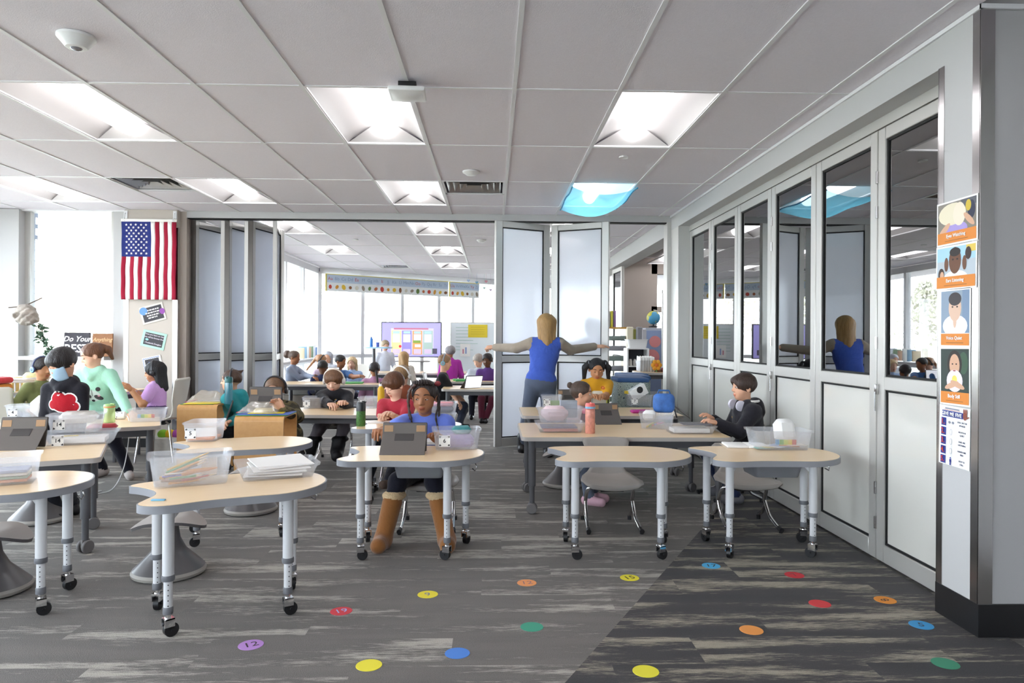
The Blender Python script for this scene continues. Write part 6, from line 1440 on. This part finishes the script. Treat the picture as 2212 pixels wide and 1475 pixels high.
# interactive display on a stand
a, b = gy(826, 697, 15.0), gy(952, 770, 15.0); cxm = (a.x + b.x) / 2; wd = b.x - a.x; hg = a.z - b.z
t = thing('display_board', 'large interactive display on a stand showing four coloured columns', 'display', (cxm, 15.0, 0))
MB().rbox((0, 0, b.z + hg / 2), (wd + .04, .07, hg + .04), .01).build('bezel', mat('bezel', '3a3a40', .4), t)
def em(c, s=1.0): return mat('scr_' + c, c, .3, emit=s)
MD = Matrix(((1, 0, 0, 0), (0, 0, -1, -.036), (0, 1, 0, b.z), (0, 0, 0, 1)))
sc_ = flat(MD, rect(-wd / 2, 0, wd / 2, hg), em('a79fe0', .28), t, 'screen')
def sr(x0, y0, x1, y1, c, lv=1): flat(Matrix.Translation((0, -.0012 * lv, 0)) @ MD, rect(-wd / 2 + x0 * wd, y0 * hg, -wd / 2 + x1 * wd, y1 * hg), em(c, .28), t, 'screen_card')
sr(.15, .05, .88, .84, 'c7c0ea'); sr(.2, .80, .79, .85, 'b87088', 2)
for k, c in enumerate(('d9c890', '8f84e0', 'd89a5a', 'a3b8b0')):
    x = .16 + .18 * k; sr(x, .06, x + .165, .77, c, 2); sr(x + .025, .68, x + .14, .75, 'a9c8f0', 3); sr(x + .02, .42, x + .145, .66, 'd6cdf0', 3); sr(x + .02, .08, x + .145, .22, 'c9b6d8', 3)
sr(.53, .40, .66, .48, '7f9a3c', 4); sr(.56, .28, .66, .36, 'e6e2f0', 4); sr(.86, .08, .94, .24, '4a4458', 3)
flat(Matrix.Translation((0, -.007, 0)) @ MD, ngon(-wd / 2 + .31 * wd, .30 * hg, .028, .028), em('d0343c', .3), t, 'record_dot')
for s in (-1, 1): MB().rbox((s * .22, 0, .45), (.07, .05, .9), .006).build('stand_leg', ALU, t); MB().rbox((s * .22, 0, .03), (.07, .6, .05), .006).build('stand_foot', ALU, t)
MB().rbox((0, -.1, b.z - .1), (.8, .25, .025), .005).build('shelf', mat('shelf_grey', '8f8a88', .5), t)
# rolling whiteboard with yellow chart
a, b2 = gy(975, 698, 15.6), gy(1075, 806, 15.6)
t = thing('whiteboard', 'whiteboard with faint notes beside the display', 'whiteboard', ((a.x + b2.x) / 2, 15.6, 0)); w = b2.x - a.x; h = a.z - b2.z
MB().bb((-w / 2, -.015, b2.z), (w / 2, .015, a.z)).build('panel', mat('board_white', 'e1e8ea', .25), t, smooth=False); MB().bb((-w / 2 - .02, -.02, b2.z), (-w / 2, .02, a.z + .02)).bb((-w / 2, -.02, a.z), (w / 2, .02, a.z + .02)).build('frame', ALU, t)
strokes_ = [MB().bb((-w / 2 + .1, -.017, a.z - .1 - .07 * k), (-w / 2 + .38 + .1 * (k % 3), -.0155, a.z - .088 - .07 * k)).build('handwriting', ink('a9c4bb'), t, smooth=False) for k in range(8)]
for s in (-1, 1): MB().cyl((s * w * .4, .03, 0), (s * w * .4, .03, b2.z + .2), .02).build('stand_leg', ALU, t)
pos = onback(1032, 715, 15.575, 0); y_ = poster('chart_sheet', 'yellow chart paper pinned on the whiteboard', 'paper', pos, .42, .28, ink('e4cb32'))
for k in range(4): shp(y_, rect(-.15, .08 - .05 * k, .15, .085 - .05 * k), 'b09a2c', 1, 'handwriting')
y_ = poster('chart_sheet', 'white worksheet clipped low on the whiteboard', 'paper', onback(1005, 756, 15.575, 0), .22, .28, PAPER); shp(y_, rect(-.06, -.08, -.03, .02), 'd08a9a', 1, 'bar'); shp(y_, rect(.0, -.08, .03, .06), '8aa0d0', 1, 'bar')
for k, (px, py, c) in enumerate(((1030, 610, '6f9cb8'), (1050, 608, 'c88a94'), (1046, 622, 'a9c4c0'), (1012, 606, '9fb4d0'), (1060, 626, 'b8a0b8'))):
    M_ = onback(px, py, 15.9, 0); o = MB().raw([(.035 * 16 * math.sin(a) ** 3 / 16, .035 * (13 * math.cos(a) - 5 * math.cos(2 * a) - 2 * math.cos(3 * a) - math.cos(4 * a)) / 16, 0) for a in [2 * PI * i / 24 for i in range(24)]], [tuple(range(24))], 0, M_).raw([(-.0015, .02, 0), (.0015, .02, 0), (.0015, ZC - M_.translation.z, 0), (-.0015, ZC - M_.translation.z, 0)], [(0, 1, 2, 3)], 0, M_).build('paper_heart', ink(c)); tag(o, 'small paper heart hung on a thread near the whiteboard', 'decoration', 'paper hearts on threads')
# tables, bench, standing desk
table('second classroom table of the boy in the blue shirt', Y(712, 830, 10.2).x, 10.35, 1.5, .7, .60, 0, 'second classroom tables')
table('second classroom table in front of the display', Y(905, 800, 12.9).x, 13.2, 1.7, .8, .62, 0, 'second classroom tables')
table('second classroom table with a propped white tablet', Y(1040, 838, 9.2).x - .02, 9.55, 1.0, .7, .60, 0, 'second classroom tables')
table('second classroom table with green folders', Y(1000, 815, 10.8).x + .1, 10.9, 1.1, .6, .61, 0, 'second classroom tables')
t = thing('bench', 'grey upholstered bench under the girl with curly puffs', 'bench', (Y(648, 850, 10.9).x, 11.0, 0)); MB().rbox((0, 0, .45), (.62, .5, .12), .03).build('seat_pad', cloth('bench_grey', '8d8a86'), t); MB().rbox((0, 0, .2), (.6, .48, .38), .01).build('bench_body', mat('bench_brown', '6e6459', .7), t)
t = thing('standing_desk', 'pale blue standing desk before the angled window', 'desk', (Y(817, 750, 13.6).x, 13.6, 0)); MB().prism(rrect(.5, .4, .08), 1.05, 1.08).build('tabletop', mat('top_blue', 'a8cfe0', .4), t); MB().cyl((-.08, 0, .02), (-.08, 0, 1.05), .03).build('post', LEGD, t); MB().rbox((-.08, 0, .015), (.4, .4, .03), .01).build('foot', LEGD, t)
p = Y(803, 742, 13.55); bottle('slim bright blue bottle on the standing desk', Vector((p.x, 13.5, 1.08)), .03, .2, mat('bottle_blue', '3f7fd0', .4), ink('2a4f9a'))
t = thing('pencil_cup', 'blue cup of coloured pens on the standing desk', 'cup', (p.x + .12, 13.5, 1.08)); MB().lathe([(.03, 0), (.035, .09), (.03, .09), (.026, .01)], 16).build('cup', ink('4a5fb0'), t)
for k, c in enumerate(('3fa04a', 'd0a03c', 'c84a5a')): MB().cyl((-.01 + .01 * k, 0, .02), (-.03 + .03 * k, 0, .15), .005, 6).build('pen', ink(c), t)
for k in range(7): tag(MB().rbox((0, 0, .1), (.16, .03, .2 + .02 * (k % 3)), .002).build('book', ink(['d9c8a8', '8fb4d0', 'e6e2da', 'c9a48a', '9ab89a', 'd4d4e0', '7f9ac0'][k]), None, loc=(-3.55, 13.2 + .16 * k, .86 + .01 * (k % 3))), '%s book standing on the window ledge behind the pupils' % ('tan', 'blue', 'white', 'brown', 'green', 'lilac', 'steel blue')[k], 'book')
tag(MB().bb((-3.64, 9.2, .80), (-3.44, 14.6, .84)).build('trim_3', WALLP), None, None, None, 'structure')
for px, py, y, c, lab in ((762, 822, 10.25, '4fa05a', 'green folder before the boy in the blue shirt'), (1000, 800, 10.9, '4fae4a', 'green folder on the table by the boy with headphones'), (1005, 815, 10.75, '2f9a4a', 'dark green folder beside the teal cup')): p = Y(px, py, y); pile(lab, ink(c), (p.x, y, .601 if y < 10.5 else .611), (.3, .22, .02), .1, 'folder', 'folder')
tablet('white lit tablet propped on the second classroom table', Vector((Y(1018, 838, 9.3).x, 9.35, .60)), PI + .5, .25, .18, .35, SCREEN)
pile('open white book on the second classroom table', PAPER, (Y(1050, 836, 9.5).x, 9.5, .60), (.3, .22, .02), .2, 'book', 'book')
p = Y(722, 795, 11.2); t = tablet('upright white laptop between the pupils at the window', Vector((p.x, 11.0, .60)), PI, .26, .2, -.1, SCREEN)
for lab, x, y, rz in (('pale chair by the angled window', Y(779, 800, 12.6).x, 12.6, PI), ('grey chair of the boy with teal headphones', Y(948, 850, 9.75).x, 9.78, -PI / 2), ('grey chair by the whiteboard', Y(1000, 800, 11.6).x, 11.7, PI / 2)): shell_chair(lab, x, y, rz, CREAM if 'pale' in lab else GREYPL, .40, .78, 'post', .38)
# ---- pupils of the second classroom
def far(label, px, py, y, face, yaw, look, hz=.46, dx=0, hands=(None, None), feet=(None, None), sleeve='long', pitch=-.15, S=1.05, extra=(), hh=.2, eyes=None):
    h = Y(px, py, y); f = Vector((-math.sin(yaw), math.cos(yaw), 0))
    return person(label, h, face, (h.x - f.x * .05 + dx, h.y - f.y * .05, h.z - .52 * S), yaw, look, hands=hands, feet=feet, S=S, hh=hh, vox=.014, hvox=.034, detail=False, sleeve=sleeve, pitch=pitch, extra_hair=extra, eyes=eyes, group=None)
def lk(skin, top, bot, hair, hc): return dict(skin=skin, top=cloth('far_' + top, top), bot=cloth('far_' + bot, bot), shoe=BLACK, hair=hair, hairm=hairmat(hc))
puff = [elp((0, -.6, .15), (.3, .3, .32), 'h', .05)]
PF = far('girl with a curly puff in a striped grey shirt on the bench', 636, 772, 11.0, -PI / 2 - .1, -PI / 2 - .1, lk('brown', '8a92a4', '2c2c40', 'sleek', '5a4638'), hands=(Y(678, 815, 10.8), Y(672, 812, 11.0)), feet=(Y(690, 850, 10.6), Y(690, 850, 11.0)), extra=puff)
PF = far('girl in a pale pink shirt bent over with black headphones', 694, 780, 11.6, -PI / 2, -PI / 2 - .2, lk('fair', 'e3cfe0', '55556a', 'sleek', 'a5764e'), dx=-.1, extra=[cap((0, -.45, .2), (-.1, -.7, -1.2), .14, .07, 'h', .06)], pitch=-.5)
headphones(PF, 'black headphones on the girl in pale pink', MATS['phones_black'])
far('child wrapped in a patterned headscarf by the window', 708, 771, 13.0, PI, PI, lk('light', 'cfd4dc', '55556a', 'long', 'b9bcc4'))
far('boy in a navy shirt with his back turned', 697, 793, 10.85, .1, .2, lk('dark', '232a4a', '20202c', 'crop', '1a1616'))
far('boy in a blue T-shirt reaching across the table', 736, 781, 11.1, -PI / 2 - .3, -PI / 2 - .6, lk('brown', '4a72a8', '2a2a38', 'crop', '1e1816'), hands=(Y(778, 812, 10.6), None), sleeve='short')
far('girl with long blonde hair facing the room', 760, 784, 11.9, PI, PI, lk('fair', 'a8c0e4', '55556a', 'long', 'd0b48a'))
far('child in a dusty pink sweater with a long dark braid', 809, 797, 10.5, .1, .15, lk('brown', 'b487a4', '3a3a4a', 'sleek', '241c1e'), extra=[cap((.1, -.4, .1), (.34, -.55, -1.5), .11, .06, 'h', .05), elp((0, -.3, .1), (.36, .3, .36), 'h', .04)], S=1.12)
far('boy standing in a white shirt beside the display', 832, 746, 14.2, PI + .5, PI + .4, lk('fair', 'd9dbe4', '5a6a9a', 'short', 'a8957a'), feet=((Y(832, 746, 14.2).x + .08, 14.2, .001), (Y(832, 746, 14.2).x - .08, 14.2, .001)), S=1.15)
far('girl with long wavy blonde hair seen from behind', 872, 772, 12.3, .1, 0, lk('fair', 'c8c0b4', '55556a', 'long', 'b08a5a'), S=1.1)
P23 = far('boy in a black T-shirt seated sideways wearing grey headphones', 961, 783, 9.8, -PI / 2 - .1, -PI / 2, lk('light', '222226', '3a4152', 'crop', '8a6a4a'), hands=(Y(990, 868, 9.55), Y(1000, 865, 9.8)), feet=((Y(990, 925, 9.7).x, 9.6, .001), (Y(992, 925, 9.7).x, 9.85, .001)), sleeve='short', S=1.12, hh=.21)
headphones(P23, 'grey headphones with a teal ring on the seated boy', mat('phones_grey', '8a9096', .4), ring=ink('6fb8c8'), cupr=.16)
far('adult with grey hair in a magenta top near the display', 972, 760, 12.6, .6, .4, lk('brown', 'b03aa0', '3a3a4a', 'wild', '8a8688'), S=1.2)
far('child in a pale grey top at the whiteboard end', 1033, 779, 11.2, PI - .6, PI, lk('fair', 'b9bfcc', '2c2c3a', 'short', 'a89c92'), pitch=-.5)
far('child in a purple top next to the white partition', 1053, 778, 10.9, PI - .3, PI, lk('dark', '5a3a7a', '5a2434', 'short', '1c1618'), feet=((Y(1050, 905, 10.7).x, 10.6, .001), (Y(1040, 905, 10.7).x, 10.6, .001)))
# ================================================================== BEYOND THE SECOND CLASSROOM'S OPEN SIDE
wbg = struct(MB().bb((2.2, 12.6, 0), (2.83, 12.8, ZC + .16)).build('wall_beige', BEIGE))
wr2 = struct(MB().bb((2.83, 12.6, 0), (5.7, 12.8, .95)).bb((2.83, 12.6, 1.74), (5.7, 12.8, 1.84)).bb((2.83, 12.6, 2.42), (5.7, 12.8, ZC + .16)).bb((2.83, 12.6, 0), (2.93, 12.8, 2.6)).bb((3.6, 12.6, 0), (3.7, 12.8, 2.6)).build('window_9', BEIGE))
MB().bb((2.93, 12.69, .95), (3.6, 12.70, 2.42)).build('pane', WINGLASS, wr2, smooth=False)
dl = leaf('door_7', (2.12, 12.45), (2.16, 11.75), .012, 2.47, .985, 1.06, DOORGLASS, FROST); dl['kind'] = 'structure'
struct(MB().bb((2.33, 8.38, 0), (5.7, 8.46, ZC + .16)).build('wall_light_block', WALLP))  # unseen wall added to keep nook light from the space behind the doors
struct(MB().bb((XD + .12, 8.46, ZC), (5.7, 12.6, ZC + .02)).build('ceiling_nook', TILE))
for yy in (9.6, 11.2):  # fill lights added to brighten the dark beige wall of the nook
    for xx in (2.7, 4.2):
        t = thing('ceiling_light', 'added fill light on the ceiling over the nook beyond the second classroom', 'ceiling light', (xx, yy, ZC - .125), 0, 'added nook fill lights')
        for n, me in zip(('frame', 'reflector', 'end_plate', 'end_plate', 'lens'), TM): link(n, me, t)
# tray tower, shelves, easel, globe, tables in the corridor nook
p = Y(1322, 760, 11.3); t = thing('tray_tower', 'oak tray tower with grey pull-out trays', 'tray tower', (p.x, 11.3, 0))
OAK = wood('oak_yellow', 'd2a24a', 'b98636', 3, 12)
for s in (-1, 1): MB().bb((s * .2 - .012, -.2, .02), (s * .2 + .012, .2, 1.42)).build('side_panel', OAK, t, smooth=False)
MB().bb((-.21, -.2, 1.42), (.21, .2, 1.445)).build('top', OAK, t, smooth=False)
for k in range(8): MB().rbox((0, -.01, .15 + .16 * k), (.37, .38, .075), .01).build('tray', mat('tray_%d' % (k % 2), ['8f9094', '7c8a84'][k % 2], .4), t)
for k, c in enumerate(('4f7a4a', 'd9d4c8', 'c8c23c', '8a6a9a')): tag(MB().rbox((0, 0, .13), (.03, .2, .26), .002).build('binder', ink(c), None, loc=(p.x - .12 + .05 * k, 11.3, 1.446)), '%s binder standing on the oak tray tower' % ('green', 'white', 'lime', 'mauve')[k], 'binder')
x0 = Y(1352, 800, 10.6).x; x1 = Y(1396, 800, 10.6).x; t = thing('open_shelf', 'white open shelf of small jars in the nook', 'shelf', ((x0 + x1) / 2, 10.6, 0)); w = x1 - x0
for s in (-1, 1): MB().bb((s * w / 2 - .01, -.15, 0), (s * w / 2 + .01, .15, 1.12)).build('side_panel', WHITEPL, t, smooth=False)
for k in range(5): MB().bb((-w / 2, -.15, .05 + .265 * k), (w / 2, .15, .065 + .265 * k)).build('shelf_board', WHITEPL, t, smooth=False)
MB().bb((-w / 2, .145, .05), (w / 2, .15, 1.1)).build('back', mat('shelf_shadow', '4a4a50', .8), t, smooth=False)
for r in range(3):
    for k in range(4): tag(MB().lathe([(.024, 0), (.026, .005), (.026, .07), (.018, .085), (.018, .10)], 12).build('glue_bottle', mat('glue_%d' % (k % 2), ['d8d4cc', 'b8b4b0'][k % 2], .4), None, loc=((x0 + x1) / 2 - .10 + .065 * k, 10.52, .331 + .265 * r)), 'small white bottle on the open shelf in the nook', 'bottle', 'bottles on the open shelf')
bin_('white tub of snack packets on the open shelf', (x0 + x1) / 2, 10.6, 1.126, w, .26, .13, 0, m=WHITEPL)
for k in range(4): pile('%s packet standing in the white tub' % ('cream', 'olive', 'grey', 'silver')[k], mat('packet_%d' % k, ['d9d2b8', '9a9a4a', '8f9094', 'c4c4c8'][k], .4), ((x0 + x1) / 2 - .10 + .07 * k, 10.58 + .03 * (k % 2), 1.14), (.1, .05, .30 - .03 * (k % 2)), .2 * k, 'snack_packet', 'packet', r=.012)
p = Y(1417, 745, 11.0); t = thing('magnet_easel', 'blue easel board with two round red charts', 'easel', (p.x, 11.0, 0)); MB().rbox((0, 0, .92), (.36, .03, .95), .01).build('panel', ink('8696b8'), t)
for z, r_ in ((1.22, .09), (.98, .12)): MB().lathe([(r_, 0), (r_, .006)], 28, 0, Matrix.Translation((-.02 if z > 1 else -.07, -.016, z)) @ Matrix.Rotation(PI / 2, 4, 'X')).build('round_chart', ink('d98a8a'), t)
for s in (-1, 1): MB().cyl((s * .16, .02, 0), (s * .16, .02, .5), .012).build('leg', LEGD, t)
p = Y(1413, 686, 11.45); t = thing('globe', 'blue desk globe with yellow green land on a tall cabinet', 'globe', (p.x, 11.5, 1.45)); R0 = p.z - 1.45
GL = mat('globe_sea', '4a9ac0', .4)
m_, pp, tt = newmat('globe_map'); tc = tt.add('ShaderNodeTexCoord'); nz = tt.add('ShaderNodeTexNoise', i_Vector=tc.outputs['Object'], i_Scale=9., i_Detail=3.); cr = tt.add('ShaderNodeValToRGB', i_0=nz.outputs[0]); cr.color_ramp.interpolation = 'CONSTANT'; cr.color_ramp.elements[0].color = lin('4a9ac0'); cr.color_ramp.elements[1].position = .53; cr.color_ramp.elements[1].color = lin('c9c45a'); tt.put(pp, 'Base Color', cr.outputs[0])
MB().ell((0, 0, R0), (.11, .11, .11), nu=24, nv=14).build('sphere', m_, t); MB().tube([(.125 * math.cos(a), 0, R0 + .125 * math.sin(a)) for a in [-PI / 2 + PI * k / 14 for k in range(15)]], .007, 6).build('meridian_arm', WHITEPL, t); MB().lathe([(.08, 0), (.075, .015), (.015, .03), (.012, max(.05, R0 - .12))], 20).build('stand', BLACK, t)
t = thing('tall_cabinet', 'grey tall cabinet under the globe', 'cabinet', (p.x + .1, 11.6, 0)); MB().rbox((0, 0, .72), (.5, .4, 1.44), .006).build('carcass', ink('a7adb8'), t); MB().bb((-.235, -.205, .05), (-.005, -.2, 1.4)).build('door', ink('b4b9c2'), t); MB().bb((.005, -.205, .05), (.235, -.2, 1.4)).build('door', ink('b4b9c2'), t)
p = Y(1440, 700, 10.6); t = thing('pocket_chart', 'white hanging pocket chart with printed cards', 'chart', (p.x + .1, 10.6, 0)); MB().bb((-.17, -.008, .75), (.17, .008, 1.95)).build('sheet', PAPER, t, smooth=False); MB().cyl((-.16, .02, 0), (-.16, .02, 2.0), .012).build('stand_pole', ALU, t); MB().cyl((.16, .02, 0), (.16, .02, 2.0), .012).build('stand_pole', ALU, t)
for k in range(7): MB().bb((-.15, -.014, .82 + .155 * k), (.02, -.009, .92 + .155 * k)).build('card', ink(['c4ccd8', '8a94a8', 'd8dce4'][k % 3]), t, smooth=False)
xt = Y(1412, 803, 9.3).x
table('pale blue table in the nook by the partition jamb', xt + .25, 9.35, .95, .6, .83, 0, 'second classroom tables', False)
bin_('clear file box of white folders in the nook', xt - .10, 9.35, .83, .24, .2, .15, 0)
for k in range(6): pile('white hanging folder in the file box', PAPER, (xt - .19 + .035 * k, 9.35, .84), (.012, .16, .19), .1, 'folder', 'folder', 'folders in the file box', rx=.1)
t = thing('flower_toy', 'orange flower shaped toy on the nook table', 'toy', (Y(1420, 785, 9.2).x, 9.25, .83)); 
for k in range(6): MB().ell((.045 * math.cos(k * PI / 3), 0, .09 + .045 * math.sin(k * PI / 3)), (.03, .02, .03)).build('petal', ink('e6a02c'), t)
MB().ell((0, -.01, .09), (.025, .02, .025)).build('centre', ink('d8742c'), t); MB().cyl((0, 0, 0), (0, 0, .09), .01).build('stem', ink('5a8a4a'), t)
far('person in a dark red sleeve leaning on the nook table', 1492, 760, 9.4, PI / 2 + .4, PI / 2 + .3, lk('dark', '8a2230', '2a2a38', 'short', '1c1618'), hands=(Y(1430, 800, 9.3), Y(1445, 800, 9.5)))
# glimpsed behind the folding doors: a shelf of stacked boxes
t = thing('corridor_shelf', 'low white shelf behind the folding glass doors', 'shelf', (3.3, 5.6, 0)); MB().rbox((0, 0, .45), (.4, 1.9, .9), .008).build('carcass', WALLP, t)
for k, (y, c, n, h) in enumerate(((5.0, '2f7a8a', 'teal', .16), (5.3, 'd0743c', 'orange', .16), (5.75, '4a7a5a', 'green', .12), (5.75, '6a4a44', 'brown', .12), (5.75, 'c8b46a', 'tan', .12), (6.2, 'e6e2d8', 'white', .2))): tag(MB().rbox((0, 0, h / 2), (.28, .26, h), .006).build('storage_box', mat('sbox_' + c, c, .5), None, loc=(3.3, y, .901 + (.125 * (k - 2) if 2 <= k <= 4 else 0))), '%s storage box on the shelf behind the glass doors' % n, 'box')
# ================================================================== OUTSIDE
gd = struct(MB().bb((-80, -20, -.4), (60, 120, -.16)).build('ground', mat('ground_pale', 'b9b8ac', .95, vary=.2, vscale=.2)))
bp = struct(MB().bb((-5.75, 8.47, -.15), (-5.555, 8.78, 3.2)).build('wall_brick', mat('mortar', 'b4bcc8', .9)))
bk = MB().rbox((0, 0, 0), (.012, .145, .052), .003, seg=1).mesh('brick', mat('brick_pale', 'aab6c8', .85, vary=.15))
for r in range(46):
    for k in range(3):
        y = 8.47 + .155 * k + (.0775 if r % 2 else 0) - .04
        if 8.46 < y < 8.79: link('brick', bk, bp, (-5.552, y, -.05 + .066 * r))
def tree(label, x, y, h, w, dens, col, seed, group):
    random.seed(seed); t = thing('tree', label, 'tree', (x, y, -.17), 0, group)
    BK_ = mat('bark', 'b9b2aa', .95)
    m = MB(); m.tube([(0, 0, 0), (.05, 0, h * .4), (0, .05, h * .9)], [.16, .11, .03], 8)
    for k in range(26):
        z = h * random.uniform(.25, .9); a = random.uniform(0, 6.3); L = w * (1.05 - z / h) * random.uniform(.6, 1.1) + .3
        m.tube([(0, 0, z), (L * .5 * math.cos(a), L * .5 * math.sin(a), z + L * .22), (L * math.cos(a), L * math.sin(a), z + L * .35)], [.05, .03, .01], 5)
    m.build('trunk', BK_, t)
    f = MB()
    for k in range(dens):
        z = h * random.uniform(.25, 1.02); r = w * max(.12, (1.12 - z / h)) * math.sqrt(random.random()); a = random.uniform(0, 6.3); c = Vector((r * math.cos(a), r * math.sin(a), z)); s = random.uniform(.08, .2)
        E_ = Euler((random.uniform(0, 6), random.uniform(0, 6), random.uniform(0, 6))).to_matrix()
        f.raw([c + E_ @ Vector(q) * s for q in ((-1, 0, 0), (0, -.4, 0), (1, 0, 0), (0, .4, .1))], [(0, 1, 2, 3)])
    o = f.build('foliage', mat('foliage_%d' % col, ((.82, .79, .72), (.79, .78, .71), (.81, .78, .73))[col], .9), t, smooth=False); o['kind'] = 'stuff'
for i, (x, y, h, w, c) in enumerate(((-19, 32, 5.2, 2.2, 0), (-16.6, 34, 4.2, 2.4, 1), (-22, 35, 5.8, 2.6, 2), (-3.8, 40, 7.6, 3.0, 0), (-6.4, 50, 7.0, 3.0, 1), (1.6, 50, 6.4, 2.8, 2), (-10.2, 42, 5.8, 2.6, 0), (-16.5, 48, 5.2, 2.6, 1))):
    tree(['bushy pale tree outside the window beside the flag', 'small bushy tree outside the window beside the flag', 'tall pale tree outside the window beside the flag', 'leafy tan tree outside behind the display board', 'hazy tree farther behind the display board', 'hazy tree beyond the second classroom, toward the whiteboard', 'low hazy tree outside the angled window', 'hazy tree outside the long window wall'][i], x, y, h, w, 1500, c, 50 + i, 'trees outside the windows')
t = thing('lamp_post', 'thin lamp post outside the angled window', 'lamp post', (-4.6, 32, -.17)); MB().cyl((0, 0, 0), (0, 0, 6), .06, 8).build('pole', mat('pole_grey', 'c4c4c4', .5), t); MB().bb((-.5, -.08, 5.95), (.5, .08, 6.05)).build('lamp_arm', mat('pole_grey', 'c4c4c4', .5), t)
